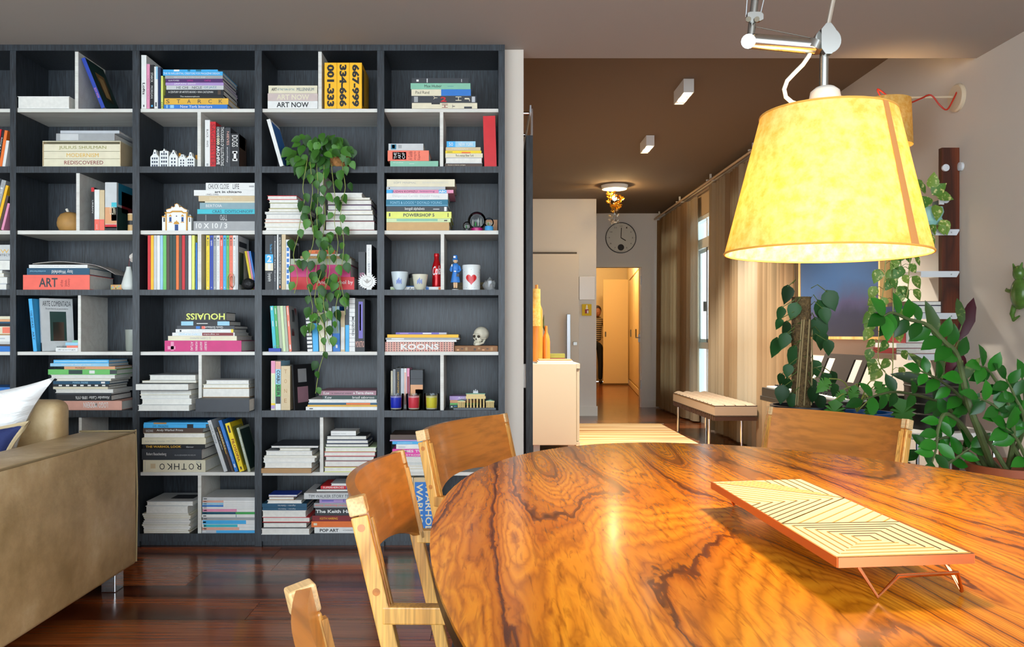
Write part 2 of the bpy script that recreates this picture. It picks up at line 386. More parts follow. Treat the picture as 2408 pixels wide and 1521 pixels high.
def raw_book(name, label, cat, group, L, T, W, col, decor=(), pages=None, hollow=True):
    t = thing(name, label, cat, group=group)
    bt = min(.0028, T * .16); m = cm(col)
    c = MB().box(0, L, 0, bt, 0, T).box(0, L, bt, W, 0, bt).box(0, L, bt, W, T - bt, T)
    c.build('cover', m, t, local=True, fix=False)
    e = .003 if T > .012 else .0012
    MB().box(e, L - e, bt, W - e, bt, T - bt).build('pages', pages or M_page, t, local=True, fix=False)
    for d in decor:
        if d[0] == 'b':
            _, u0, u1, v0, v1, cc = d[:6]
            MB().add([(u0 * L, -.0004, v0 * T), (u1 * L, -.0004, v0 * T), (u1 * L, -.0004, v1 * T), (u0 * L, -.0004, v1 * T)], [(0, 1, 2, 3)]).build('spine_band', cm(cc), t, local=True, fix=False)
        elif d[0] == 't':
            _, u0, u1, v0, v1, s, cc = d[:7]; rot = d[7] if len(d) > 7 else 0
            if rot in (0, 180):
                b = text_mesh(s, (u1 - u0) * L, (v1 - v0) * T, bold=d[8] if len(d) > 8 else 0)
                o = b.build('title_lettering', cm(cc), t, local=True, fix=False)
                if rot == 0: o.location = (u0 * L, -.0009, v0 * T)
                else: o.location = (u1 * L, -.0009, v1 * T); o.rotation_euler = (0, math.pi, 0)
            else:                                    # lettering turned a quarter
                b = text_mesh(s, (v1 - v0) * T, (u1 - u0) * L, bold=d[8] if len(d) > 8 else 0)
                o = b.build('title_lettering', cm(cc), t, local=True, fix=False)
                o.rotation_euler = (0, -math.pi / 2 if rot == 90 else math.pi / 2, 0)
                o.location = (u1 * L, -.0009, v0 * T) if rot == 90 else (u0 * L, -.0009, v1 * T)
        elif d[0] == 'c':                             # print on the front cover (+z side): u along the spine, w across
            _, u0, u1, w0, w1, cc = d[:6]
            MB().add([(u0 * L, w0 * W, T + .0004), (u1 * L, w0 * W, T + .0004), (u1 * L, w1 * W, T + .0004), (u0 * L, w1 * W, T + .0004)], [(0, 1, 2, 3)]).build('cover_print', cm(cc), t, local=True, fix=False)
        elif d[0] == 'x':                             # lettering on the front cover
            _, u0, u1, w0, w1, st, cc = d[:7]
            o = text_mesh(st, (w1 - w0) * W, (u1 - u0) * L).build('cover_lettering', cm(cc), t, local=True, fix=False)
            o.rotation_euler = Matrix(((0, 0, -1), (1, 0, 0), (0, -1, 0))).to_euler(); o.location = (u1 * L, w0 * W, T + .0009)
    return t

def stack(r, c, items, side='', dy=.012, base=None, jit=1):
    z = bz(rowz[r][1] if base is None else base) + .0008 + (.0008 if base else 0)
    for i, it in enumerate(items):
        x0, x1, h, col, kind = it[:5]; opt = {}; dec = []
        for d in it[5:]:
            if isinstance(d, dict): opt = d
            else: dec.append(d)
        L = (x1 - x0) * S; T = h * S - .0006
        W = opt.get('W', min(.275, .78 * L)); yy = D + opt.get('dy', dy)
        noun = opt.get('noun', 'magazine' if h < 5.5 else 'book')
        sp = f'{side} stack' if side else 'stack'
        lab = f"{opt.get('adj', '')} {col} {noun}" + (' showing pages' if kind == 'P' else '') + f', {ORD[i]} from bottom of {sp}, {where(r, c)}'
        t = raw_book(noun, lab.strip(), noun, grp(r, c), L, T, W, col, dec, opt.get('pages'))
        if kind == 'P':
            t.rotation_euler = (0, 0, math.pi); t.location = (bx(x1), yy + W, z)
        else: t.location = (bx(x0), yy, z)
        if 'rz' in opt: t.rotation_euler.z += math.radians(opt['rz'])
        z += h * S + (opt.get('gap', 0)) * S
    return z

def run(r, c, items, comp='', dy=.012, start=0):
    zs = bz(rowz[r][1])
    for i, it in enumerate(items):
        x0, x1, yt, col, lean = it[:5]; opt = {}; dec = []
        for d in it[5:]:
            if isinstance(d, dict): opt = d
            else: dec.append(d)
        zb = zs + opt.get('up', 0) * S
        th = math.radians(90 - lean); T = (x1 - x0) * S * math.cos(math.radians(lean)) - .0004
        L = (bz(yt) - zb - max(0, T * math.cos(th))) / math.sin(th)
        W = opt.get('W', min(.27, .76 * L)); noun = opt.get('noun', 'book')
        vb = 'leaning' if abs(lean) > 3 else 'standing'
        lab = f"{opt.get('adj', '')} {col} {noun} {vb} {ORD[i + start]} from left{', ' + comp if comp else ''}, {where(r, c)}"
        t = raw_book(noun, lab.strip(), noun, grp(r, c), L, T, W, col, dec, opt.get('pages'))
        t.rotation_euler = (0, th, 0)
        zl = min(-L * math.sin(th), -L * math.sin(th) + T * math.cos(th))
        t.location = (bx(x0) - L * math.cos(th), D + opt.get('dy', dy), zb - zl + .0008)
        if 'rz' in opt:
            e = (Matrix.Rotation(math.radians(opt['rz']), 4, 'Z') @ Matrix.Rotation(th, 4, 'Y')).to_euler(); t.rotation_euler = e
T_ = lambda u0, u1, v0, v1, s, c='black', rot=0, bold=0: ('t', u0, u1, v0, v1, s, c, rot, bold)
B_ = lambda u0, u1, v0, v1, c: ('b', u0, u1, v0, v1, c)
C_ = lambda u0, u1, w0, w1, c: ('c', u0, u1, w0, w1, c)

# --- leftmost (cut-off) bay
run(2, 0, [(-46, -34, 300, 'white', -9), (-32, -23, 305, 'navy', -9), (-22, -13, 303, 'red', -9), (-12, -6, 306, 'black', -9, T_(.2, .8, .2, .7, 'ROCK & ROLL', 'white')), (-5.5, 1.5, 306, 'orange', -9), (2, 9, 330, 'white', -9)])
run(3, 0, [(-40, -29, 420, 'charcoal', -14), (-28, -17, 424, 'grey', -14, T_(.15, .7, .2, .7, 'Paris', 'white')), (-15.5, -9, 436, 'amber', -14), (-8, -2, 460, 'brown', -14), (-1, 5, 478, 'pink', -14)])
stack(4, 0, [(-110, 12, 14, 'silver', 'P'), (-108, 14, 16, 'pale-grey', 'P'), (-112, 6, 9, 'cream', 'P'), (-106, 2, 7, 'white', 'P'), (-114, 20, 24, 'grey', 'P'), (-116, 22, 36, 'pale-grey', 'S', {'adj': 'thick', 'noun': 'box'}, T_(.66, .97, .45, .7, 'NEW', 'gold'), T_(.66, .99, .25, .4, 'ARCHITECT'))])
stack(5, 0, [(-118, 22, 13, 'blue', 'S'), (-116, 23, 4.5, 'brown', 'S'), (-116, 20, 6, 'pale-grey', 'S'), (-114, 22, 15, 'white', 'S', B_(.5, .9, .4, .6, 'silver')), (-118, 20, 3, 'tan', 'S'), (-114, 23, 18, 'cream', 'S', B_(.85, 1, .1, .9, 'salmon')), (-110, 21, 7, 'black', 'S', B_(.4, .8, .2, .8, 'grey-blue')), (-112, 22, 4, 'petrol', 'S'), (-110, 22, 6, 'peach', 'S'), (-112, 22, 7, 'cream', 'S')])
stack(6, 0, [(-118, 10, 14, 'white', 'P'), (-112, 15, 15, 'charcoal', 'S', T_(.9, .99, .3, .7, 'ER', 'white')), (-114, 16, 3, 'hot-pink', 'S'), (-116, 20, 22, 'blue', 'S', {'adj': 'thick'})])

# --- bay beside the sofa
stack(1, 1, [(38, 160, 29, 'white', 'P', {'adj': 'fat', 'W': .24})])
run(1, 1, [(236, 245.5, 133, 'royal-blue', 22, T_(.6, .8, .15, .75, 'BOW WOW', 'pink'), C_(0, 1, .02, 1, 'dark-green'), C_(.22, .8, .3, .8, 'tan'), C_(.3, .72, .4, .68, 'kraft'), {'W': .2})], 'leaning on divider')
# slipcase with three volumes, portfolio and flat case on top
zs = bz(391) + .0008
sl = thing('slipcase', 'cream slipcase holding three volumes under grey portfolio', 'slipcase', (bx(97), D + .012, zs))
MB().box(bx(97), bx(281), D + .012, D + .29, zs, zs + .004).box(bx(97), bx(281), D + .012, D + .29, bz(330) - .004, bz(330)).build('case_board', cm('cream'), sl)
for a in (97, 279.4): MB().box(bx(a), bx(a + 1.6), D + .012, D + .29, zs + .004, bz(330) - .004).build('case_side', cm('beige'), sl)
MB().box(bx(98.6), bx(279.4), D + .286, D + .29, zs + .004, bz(330) - .004).build('case_back', cm('beige'), sl)
zz = zs + .0045
for i, (s, cc) in enumerate((('REDISCOVERED', 'dark-red'), ('MODERNISM', 'gold'), ('JULIUS SHULMAN', 'olive'))):
    t = raw_book('book', f"cream volume in slipcase, {['lowest', 'middle', 'highest'][i]} of the three", 'book', 'volumes in the cream slipcase', 180 * S, 16.6 * S, .26, 'cream', [T_((.27, .3, .2)[i], (.78, .72, .82)[i], .2, .75, s, cc)])
    t.location = (bx(99), D + .0155, zz); zz += 17.4 * S
stack(2, 1, [(129, 267, 17, 'grey', 'S', B_(.07, .38, .05, .95, 'pale-grey'), {'adj': 'cloth', 'noun': 'portfolio', 'W': .26}), (139, 278, 7, 'silver', 'S', {'adj': 'flat', 'noun': 'case', 'W': .25})], 'slipcase', base=330)
run(3, 1, [(212, 219, 440, 'black', 0, B_(.0, .1, 0, 1, 'red'), T_(.3, .6, .3, .7, 'URBAN', 'white')), (219.5, 231, 445, 'white', 0, B_(.73, 1, 0, 1, 'coral'), T_(.85, .97, .4, .6, 'ONE', 'white')), (231.5, 243, 446, 'beige', 0, B_(.73, 1, 0, 1, 'coral')),
           (244.5, 272, 428, 'pale-grey', 0, B_(.52, .87, 0, 1, 'peach'), B_(.42, .8, .55, 1, 'cyan'), B_(.88, .95, 0, 1, 'red'), B_(.93, 1, 0, 1, 'black'), T_(.5, .68, .4, .9, 'CON', 'cream', 90), C_(0, .45, .1, 1, 'teal'), C_(.15, .6, .3, 1, 'dark-red'), C_(.5, 1, .02, .7, 'dark-green'), {'adj': 'thick'})], 'beside gourd')
stack(4, 1, [(51, 208, 35, 'coral', 'S', T_(.24, .52, .18, .8, 'ART', 'charcoal', 0, .02), T_(.56, .6, .2, .65, 'of the', 'dark-red', 90), T_(.63, .66, .2, .65, '20th', 'dark-red', 90), T_(.67, .71, .2, .75, 'Century', 'dark-red', 90), {'adj': 'thick', 'W': .27}), (60, 208, 16, 'petrol', 'S', T_(.4, .73, .15, .85, 'Isay Weinfeld', 'white', 180), T_(.05, .3, .4, .65, 'an architect from brazil', 'pale-blue', 180), {'W': .25}),
             (65, 203, 8, 'white', 'S', T_(.1, .8, .35, .7, 'architecture art and design notes of the year', 'grey'))], 'left')
run(5, 1, [(75.5, 84, 702, 'sky-blue', 5.5, T_(.23, .55, .2, .75, '100 IDEAS', 'black'), T_(.62, .78, .2, .75, 'ART', 'black')), (89, 96, 700, 'pale-grey', 5.5, B_(.84, 1, 0, 1, 'black'), T_(.2, .7, .3, .7, 'ARTE COMENTADA', 'silver'), ('x', .05, .15, .06, .94, 'ARTE COMENTADA', 'charcoal'), ('x', .18, .22, .15, .85, 'Da pre-historia ao pos-moderno', 'charcoal'), C_(.25, .81, .27, .78, 'dark-green'), C_(.45, .81, .36, .7, 'brown'), ('x', .83, .85, .4, .75, 'traducao e notas', 'grey'), ('x', .9, .93, .45, .75, 'estudos', 'black'), {'W': .16, 'rz': -42, 'dy': .06})], 'left compartment')
stack(5, 1, [(128, 180, 9, 'white', 'S', T_(.1, .9, .3, .7, 'drawings')), (154, 180, 5.5, 'salmon', 'S'), (151, 180, 7, 'pale-blue', 'S'), (167, 180, 5.5, 'mint', 'S')], 'small')
stack(6, 1, [(120, 284, 22, 'rose', 'S', T_(.45, .8, .25, .85, 'LOGO MODERN', 'white', 180, .01), {'W': .25}), (130, 259, 14, 'black', 'S', T_(.35, .97, .25, .8, 'Alexander Calder 1898-1976', 'white', 180), {'W': .24}), (130, 259, 4.5, 'charcoal', 'S'), (127, 264, 9, 'white', 'P', {'adj': 'red-bound'}), (122, 251, 5.7, 'cream', 'S'),
             (122, 253, 6, 'black', 'S', *[B_(.1 + .13 * k, .16 + .13 * k, .2, .8, 'white') for k in range(7)]), (122, 255, 7.5, 'petrol', 'S', T_(.35, .62, .2, .8, 'MARIA FREIRE', 'pale-blue'), B_(.85, .92, .2, .8, 'white')), (129, 259, 6, 'cream', 'P'), (116, 268, 9, 'white', 'P'), (110, 272, 12.5, 'light-green', 'S', B_(.3, .5, .1, .9, 'dark-green'), B_(.6, .68, .2, .8, 'white'), B_(.9, 1, .1, .9, 'charcoal')),
             (148, 268, 7, 'peach', 'S', T_(.22, .42, .2, .8, 'MONKEY', 'brown')), (115, 253, 7.5, 'pale-blue', 'S', T_(.2, .7, .2, .8, 'industrial design prizes', 'white')), (123, 253, 8, 'sky-blue', 'S', B_(.02, .98, .35, .75, 'pale-blue'))])

# --- third bay from right
run(1, 2, [(330, 342, 128, 'white', 0, T_(.52, .74, .25, .75, 'Lofts', 'black', 0, .02), B_(.93, .97, .4, .6, 'black')), (342.5, 350, 149, 'pink', 0, T_(.25, .8, .3, .7, 'A PIERCING WORLD', 'mauve')), (350.5, 360, 151, 'black', 0, T_(.18, .4, .2, .75, 'STARCK', 'white'), T_(.48, .77, .2, .75, 'MORGAN', 'pale-grey'), B_(.92, .96, .3, .7, 'sky-blue')), (360.5, 369, 155, 'white', 0, B_(0, .3, .5, 1, 'pale-blue'), B_(.85, .95, .3, .7, 'charcoal')), (369.5, 376, 157, 'navy', 0), (376.5, 381, 177, 'lime', 0, T_(.8, .98, .1, .9, 'OS'))], 'beside stack')
stack(1, 2, [(383, 533, 9.5, 'blue', 'S', T_(.26, .76, .15, .85, 'New York Interiors', 'white'), B_(.04, .06, .1, .9, 'pale-blue'), B_(.1, .16, .1, .9, 'pale-blue')), (384, 535, 15, 'gold', 'S', *[T_(.03 + .165 * k, .085 + .165 * k, .2, .8, s, 'charcoal') for k, s in enumerate('STARCK')], {'W': .24}), (384, 523, 7, 'black', 'S', T_(.27, .6, .2, .8, 'The metamorphosis', 'white')), (387, 524, 13, 'black', 'S', T_(.05, .82, .4, .75, 'A CENTURY OF ARTISTS BOOKS + RIVA CASTLEMAN', 'white'), B_(.9, .95, .1, .9, 'brown')),
             (389, 524, 10, 'pale-grey', 'S', T_(.18, .38, .2, .8, 'HE CHI'), T_(.45, .62, .2, .8, 'NICLE'), T_(.66, .88, .2, .8, 'OF JAZZ', 'teal')), (387, 524, 7, 'lilac', 'S', T_(.15, .52, .15, .85, 'JAPAN 2000', 'white')), (387, 522, 9, 'purple', 'S', T_(.05, .24, .3, .7, 'ALAN POWERS', 'white'), T_(.38, .48, .3, .7, 'LIVING', 'hot-pink'), T_(.68, .79, .3, .7, 'CASTLE', 'hot-pink')), (386, 522, 7.5, 'grey', 'S', T_(.15, .7, .2, .7, 'ways of looking at modern book design', 'white')), (381, 522, 9.5, 'sky-blue', 'S', T_(.01, .95, .25, .75, 'THE 90 INFLUENTIAL CREATORS FOR MAGAZINE DESIGN', 'white')), (381, 510, 4.5, 'sky-blue', 'S', B_(.2, .3, 0, 1, 'white'), B_(.45, .5, 0, 1, 'teal'), B_(.6, .7, 0, 1, 'teal'))], 'tall')
run(2, 2, [(480, 492, 281, 'white', 0, T_(.2, .38, .3, .7, 'BLACK', 'black'), T_(.44, .58, .3, .7, 'WHITE', 'black'), B_(.93, .98, .3, .7, 'grey')), (492.5, 505.5, 285, 'red', 0, T_(.05, .98, .1, .9, 'SAGMEISTER', 'dark-red')), (506, 526.5, 296, 'black', 0, T_(.48, .95, .08, .44, 'ARCHIVE', 'white', 0, .03), T_(.25, .46, .08, .44, '1000', 'cream', 0, .03), T_(.02, .25, .1, .4, 'ORDER', 'white'), T_(.02, .98, .55, .93, 'THOUSANDS OF ILLUSTRATIONS', 'white'), {'adj': 'lettered'}), (527, 540.5, 299, 'charcoal', 0, T_(.1, .45, .35, .75, 'NIEVES', 'rose'), T_(.5, .9, .3, .6, 'sunday', 'white')), (541, 560.5, 313, 'black', 0, T_(.05, .4, .15, .85, 'DOGS', 'white'), B_(.55, .8, .35, .65, 'white'), B_(.53, .6, .2, .8, 'white'), B_(.76, .83, .2, .8, 'white'), C_(.03, .97, .05, .95, 'brown'), C_(.03, .4, .05, .8, 'cream'), {'adj': 'thick'})], 'right compartment')
stack(3, 2, [(453, 598, 21.5, 'grey', 'S', T_(.04, .55, .2, .8, '10 X 10 / 3', 'white', 0, .02), {'adj': 'thick'}), (461, 598, 17, 'charcoal', 'S', T_(.4, .52, .1, .9, 'TYPO', 'pale-grey', 180), B_(.15, .16, .1, .9, 'grey')), (462, 598.5, 11.5, 'cyan', 'S', T_(.26, .42, .2, .8, 'CRAS', 'navy'), T_(.48, .96, .2, .8, 'DOITSCHINOFF', 'navy')), (468, 598.5, 15, 'grey-blue', 'S', T_(.11, .4, .3, .75, 'BERTOIA', 'white')), (480, 598.5, 3.5, 'cream', 'S'), (465, 598.5, 13, 'beige', 'S', T_(.2, .6, .25, .75, 'Intellectuals', 'cream')), (454, 598.5, 13.5, 'white', 'S', T_(.34, .78, .35, .9, 'art in chicago', 'black', 0, .03), T_(.2, .4, .05, .35, '1945-1995', 'black')), (482, 598, 17, 'white', 'S', T_(.05, .47, .15, .85, 'CHUCK CLOSE', 'charcoal'), T_(.55, .68, .15, .85, 'LIFE', 'charcoal'), B_(.88, .98, .4, .6, 'grey'))])
cols = [('red', 345, 352), ('amber', 352.5, 359), ('pale-grey', 359.5, 366.5), ('white', 367, 374), ('pale-blue', 374.5, 381), ('light-green', 381.5, 389), ('brown', 389.5, 396.5), ('dark-green', 397, 404), ('dark-green', 404.5, 411.5), ('orange', 412, 418.5), ('brown', 419, 425.5), ('red', 426, 433), ('charcoal', 433.5, 440), ('white', 441, 448), ('lime', 449, 456)]
run(4, 2, [(a, b, 553, c, 0, {'W': .2, 'adj': 'slim', 'noun': 'notebook'}) for c, a, b in cols] + [(458, 461.5, 570, 'blue', 0)], 'left compartment')
cols = [('yellow', 483, 491), ('royal-blue', 491.5, 499.5), ('grey', 500, 507), ('white', 507.5, 515), ('coral', 515.5, 522.5), ('sky-blue', 523, 530), ('light-green', 530.5, 537), ('salmon', 537.5, 545.5), ('white', 546, 553)]
run(4, 2, [(a, b, 553, c, 0, T_(.1, .2, .25, .75, 'BARK', 'black' if c not in ('royal-blue', 'coral') else 'white'), T_(.27, .85, .4, .6, 'the book of cats and dogs', 'charcoal'), B_(.04, .075, .3, .7, 'charcoal'), B_(.95, .97, .4, .6, 'white'), {'adj': 'slim'}) for c, a, b in cols] + [(553.5, 558, 553, 'pale-grey', 0, C_(.1, .2, .1, .8, 'charcoal'), C_(.3, .9, .1, .5, 'dark-green'), {'noun': 'magazine', 'W': .19})], 'right compartment')
run(4, 2, [(x, x + w, 586, c, 10, B_(.72, .76, .4, .6, 'white'), {'up': 10 if 0 else 0, 'dy': .09, 'W': .1, 'adj': 'small'}) for x, w, c in ((579, 5.5, 'yellow'), (585, 4, 'pink'), (589.5, 4.5, 'blue'))], 'behind stone')
stack(5, 2, [(385, 566, 26, 'magenta', 'S', T_(.34, .37, .1, .9, 'ATLAS', 'white', 270), T_(.4, .43, .1, .9, 'HUMAN', 'white', 270), T_(.46, .49, .1, .9, 'ANATOMY', 'white', 270), T_(.52, .55, .1, .9, 'SURGERY', 'white', 270), B_(.04, .14, .2, .5, 'pink'), B_(.08, .12, .1, .9, 'pink'), {'adj': 'thick', 'W': .25}), (393, 555, 11, 'cream', 'S', T_(.32, .62, .3, .75, 'EL CUERPO HUMANO', 'grey', 180)), (403, 550, 8, 'white', 'S', T_(.1, .46, .2, .85, 'CORPO HUMANO', 'pale-blue', 180), B_(.48, .98, .05, .95, 'dark-red'), T_(.5, .75, .25, .75, 'os segredos', 'white', 180)), (411, 547, 8, 'white', 'S', T_(.2, .78, .35, .65, 'museu nacional design e cultura', 'grey', 180), B_(.96, 1, 0, 1, 'yellow'), B_(.07, .1, .2, .8, 'black')),
             (414, 550, 8, 'charcoal', 'S', T_(.48, .8, .2, .85, 'Gisela Eichbaum', 'white', 180), B_(.33, .4, .1, .9, 'blue'), B_(.43, .49, .1, .9, 'coral')), (424, 538, 11, 'black', 'S', B_(0, .25, .05, .95, 'pale-blue'), B_(.75, 1, .05, .95, 'pale-blue'), B_(.32, .55, .4, .55, 'white')), (432, 530, 20.5, 'black', 'S', T_(.04, .97, .15, .9, 'HOUAISS', 'lime', 180, .02), {'adj': 'fat', 'W': .16})])
stack(6, 2, [(330, 450, 14, 'white', 'P', {'dy': -.028, 'W': .26}), (334, 452, 14, 'white', 'P', {'dy': -.005, 'W': .25}), (331, 447, 8, 'white', 'P', {'dy': -.005}), (330, 451, 12.5, 'cream', 'P', {'dy': -.005}), (330, 454, 16.5, 'charcoal', 'P', {'dy': -.063, 'W': .26}), (335, 462, 5, 'cream', 'P'), (352, 461, 14, 'grey', 'P', {'W': .22})], 'left', dy=-.005)
stack(6, 2, [(473.5, 597.5, 30, 'charcoal', 'S', {'adj': 'thick', 'noun': 'box', 'dy': -.084, 'W': .27}), (474, 585, 22, 'tan', 'P', {'adj': 'thick'}), (475, 584, 9, 'cream', 'P'), (482, 584, 10, 'pale-grey', 'P')], 'right')
stack(7, 2, [(334, 481, 28.5, 'cream', 'S', *[T_(.265 + .117 * k, .35 + .117 * k, .2, .72, s, 'black', 180) for k, s in enumerate('OKHTOR')], B_(.12, .2, .3, .7, 'beige'), B_(.03, .035, .1, .9, 'grey'), T_(.85, .93, .75, .9, 'MARK', 'grey'), {'adj': 'thick', 'W': .25}), (331, 472, 26, 'charcoal', 'S', T_(.08, .41, .35, .68, 'Robert Rauschenberg', 'white'), T_(.55, .9, .38, .5, 'GUGGENHEIM MUSEUM', 'grey'), {'adj': 'thick', 'W': .25}), (333, 480, 11, 'black', 'S', T_(.05, .62, .25, .75, 'THE WARHOL LOOK', 'gold', 0, .02), T_(.7, .82, .3, .6, 'Glamour', 'white')), (331, 482, 15, 'cream', 'S', T_(.05, .53, .35, .6, 'Andy Warhol  Drawings 1942 - 1987', 'grey')), (335, 480, 11.5, 'cream', 'P'), (334, 475, 12, 'brown', 'S', T_(.23, .67, .25, .8, 'Andy Warhol Prints', 'white'), T_(.05, .17, .2, .7, 'RAISONNE', 'pale-grey')), (335, 482, 9, 'sky-blue', 'S', T_(.15, .4, .2, .75, 'LIVE - MAGAZINE', 'petrol'), B_(.7, .8, 0, 1, 'black')), (336, 488, 4, 'sky-blue', 'S', B_(.15, .35, 0, 1, 'tan'))], 'left')
run(7, 2, [(525, 534, 988, 'pale-grey', 18, T_(.08, .45, .2, .7, 'SAMUEL INSANE', 'charcoal'), T_(.55, .9, .3, .65, 'CENTRE STUDIO', 'silver')), (536, 542, 1006, 'black', 18, T_(.1, .5, .3, .7, 'STANLEY KUBRICK', 'white')), (543, 549, 1004, 'brown', 18, B_(0, .6, .1, .3, 'gold'), T_(.1, .5, .4, .8, 'EXPERTS', 'cream')), (551, 559, 988, 'blue', 18, T_(.4, .8, .3, .65, 'tipografia comparada', 'white'), B_(.85, .92, .3, .7, 'white')), (562, 574, 994, 'yellow', 17, T_(.33, .8, .3, .85, 'FILOSOFIA', 'dark-red', 0, .02), B_(.05, .2, .3, .7, 'brown'), B_(.9, .96, .35, .65, 'brown'), C_(.1, .9, .1, .9, 'olive')), (582, 588, 1006, 'grey-green', 15, T_(.2, .6, .2, .7, 'JULIA SET', 'white'), C_(.05, .95, .05, .95, 'dark-green'))], 'beside stack')
stack(8, 2, [(334 + U(-3, 4), 444 + U(-3, 3), 4.2, random.choice(('white', 'pale-grey', 'cream')), 'P', {'noun': 'magazine', 'W': .2, 'adj': 'thin'}) for k in range(11)] + [(340, 440, 18, 'white', 'P', {'adj': 'thick'}), (342, 452, 11, 'pale-grey', 'P', C_(.1, .6, .25, .7, 'charcoal'), {'W': .23})], 'left')
sp = [('silver', 7, 'sky-blue', .27, 1), ('white', 7, 'rose', 0, .7), ('white', 7, 'cyan', .03, .67), ('white', 10, 'sky-blue', .02, .83), ('grey', 6, None, 0, 0), ('white', 7.5, 'teal', .64, .65), ('green', 5.5, 'petrol', 0, .63), ('white', 7.5, 'pink', 0, .65), ('white', 4.5, None, 0, 0), ('white', 4.5, 'blue', 0, .4), ('white', 5.5, 'pale-blue', 0, .4), ('white', 5.5, 'rose', 0, .4), ('pale-grey', 7, None, 0, 0)]
stack(8, 2, [(474 + U(-1.5, 1.5), 598.3, h, c, 'S', *([B_(a, b, .05, .95, c2)] if c2 else []), B_(.02, .08, .35, .65, 'white' if c2 in ('sky-blue', 'cyan', 'pink', 'petrol') else 'charcoal'), {'noun': 'magazine', 'W': .22}) for c, h, c2, a, b in sp], 'right')

# --- bay with the trailing plant
stack(1, 3, [(628, 746, 18, 'white', 'S', T_(.18, .82, .15, .85, 'ART NOW', 'black', 0, .02), {'adj': 'thick'}), (628, 746, 18, 'blush', 'S', T_(.18, .83, .15, .85, 'ART NOW', 'cream', 0, .02), {'adj': 'thick'}), (630, 745, 18.5, 'cream', 'S', T_(.06, .17, .3, .7, 'ART', 'charcoal', 0, .02), T_(.18, .53, .35, .62, 'AT THE TURN OF THE', 'teal'), T_(.58, .93, .3, .7, 'MILLENNIUM', 'petrol'), {'adj': 'thick'})], 'left')
run(1, 3, [(x, x + 29, 146, 'amber', 0, T_(.04, .96, .2, .8, s, 'black', 0, .05), C_(.1, .9, .1, .3, 'charcoal') if k == 2 else C_(.2, .8, .2, .5, 'amber'), {'adj': 'fat', 'W': .24}) for k, (x, s) in enumerate(((762, '001-333'), (791.5, '334-666'), (821, '667-999')))], 'right compartment')
run(2, 3, [(657, 666, 278, 'white', 16, C_(.05, .97, .05, .97, 'blue'), C_(.55, .95, .3, .9, 'navy'), {'W': .19})], 'beside plant')
stack(3, 3, [(623, 735, 7, 'white', 'P'), (620, 727, 11, 'cream', 'P'), (621, 727, 8.5, 'rose', 'P'), (623, 707, 12, 'pale-grey', 'P'), (621, 723, 5.5, 'grey', 'P'), (630, 723, 7, 'cream', 'P'), (632, 709, 14, 'olive', 'P'), (631, 700, 7, 'white', 'P'), (627, 697, 10, 'red', 'P')], 'left')
stack(3, 3, [(764, 880, 22, 'dark-red', 'P', {'adj': 'thick'}), (764, 878, 15, 'charcoal', 'P'), (768, 876, 10, 'cream', 'P'), (769, 873, 13, 'purple', 'P'), (768, 873, 12, 'brown', 'P'), (768, 869, 5, 'cream', 'P'), (775, 851, 11.5, 'white', 'P')], 'right')
run(4, 3, [(622, 641, 553, 'black', 0, B_(.35, .51, 0, 1, 'sky-blue'), B_(.51, .65, 0, 1, 'cream'), T_(.37, .49, .25, .8, '2', 'white', 90, .03), T_(.53, .63, .35, .7, '1', 'white', 90, .03), T_(.16, .33, .6, .85, 'The Best Of', 'sky-blue'), T_(.68, .85, .3, .8, 'Typography', 'white'), {'adj': 'thick'}), (641.5, 649, 554, 'charcoal', 0, T_(.1, .85, .3, .65, 'Essential Type Guide', 'white')), (650, 653.5, 551, 'white', 0), (654, 660.5, 551, 'black', 0, T_(.05, .9, .2, .75, '60 PETRA DESIGN INSTITUTE STORIES OF THE YEAR', 'white'), B_(.93, .97, .3, .7, 'orange')), (661, 670.5, 551, 'beige', 0, T_(.3, .7, .3, .6, 'Visual Merchandising', 'white')), (671, 680.5, 563, 'white', 0, *[B_(.05 + .11 * k, .12 + .11 * k, .2, .8, 'blue') for k in range(8)], C_(.05, .95, .05, .95, 'charcoal'))], 'left end')
stack(4, 3, [(682, 832, 30, 'red', 'S', T_(.42, .98, .35, .75, 'Andy Warhol by', 'white'), {'adj': 'thick', 'W': .25}), (682, 823, 29, 'magenta', 'S', {'adj': 'thick', 'W': .25}), (682, 825, 14, 'grey-green', 'S', B_(.07, .11, .3, .7, 'charcoal'), {'W': .24}), (705, 820, 6.5, 'tan', 'S', T_(.2, .6, .2, .8, 'WHITE', 'gold')), (714, 805, 5, 'white', 'S', {'noun': 'book'}), (725, 786, 9, 'orange', 'S', T_(.25, .95, .2, .8, 'AT ODD TYPE', 'dark-red'))], 'plant-covered')
run(4, 3, [(842, 858, 592, 'charcoal', 0, T_(.55, .7, .2, .9, 'HALSTON', 'pink', 90)), (861, 873, 575, 'white', 0, T_(.08, .4, .35, .6, 'the cover art of', 'grey'), T_(.42, .62, .3, .7, 'BLUE NOTE', 'navy'), C_(.0, 1, .02, 1, 'charcoal'), C_(.3, .7, .02, .3, 'blue'))], 'behind sunburst')
run(5, 3, [(641, 649, 719, 'cyan', 4, T_(.02, .1, .3, .7, 'i', 'white'), B_(.33, .45, .4, .6, 'white')), (649.5, 656.5, 719, 'green', 4, B_(.05, .18, .4, .6, 'white'), B_(.33, .45, .4, .6, 'white')), (657, 664, 719, 'grey-green', 4), (664.5, 671, 719, 'pale-green', 4), (671.5, 678, 719, 'grey-green', 4), (679, 685, 719, 'salmon', 4, B_(.03, .2, .4, .6, 'white'), B_(.33, .45, .4, .6, 'white'), B_(.85, .95, .3, .7, 'white'), C_(0, 1, 0, 1, 'grey'), C_(.04, .2, .6, .85, 'red'), C_(.08, .35, .3, .6, 'charcoal'), C_(.5, .66, .15, .45, 'dark-red'))], 'left end')
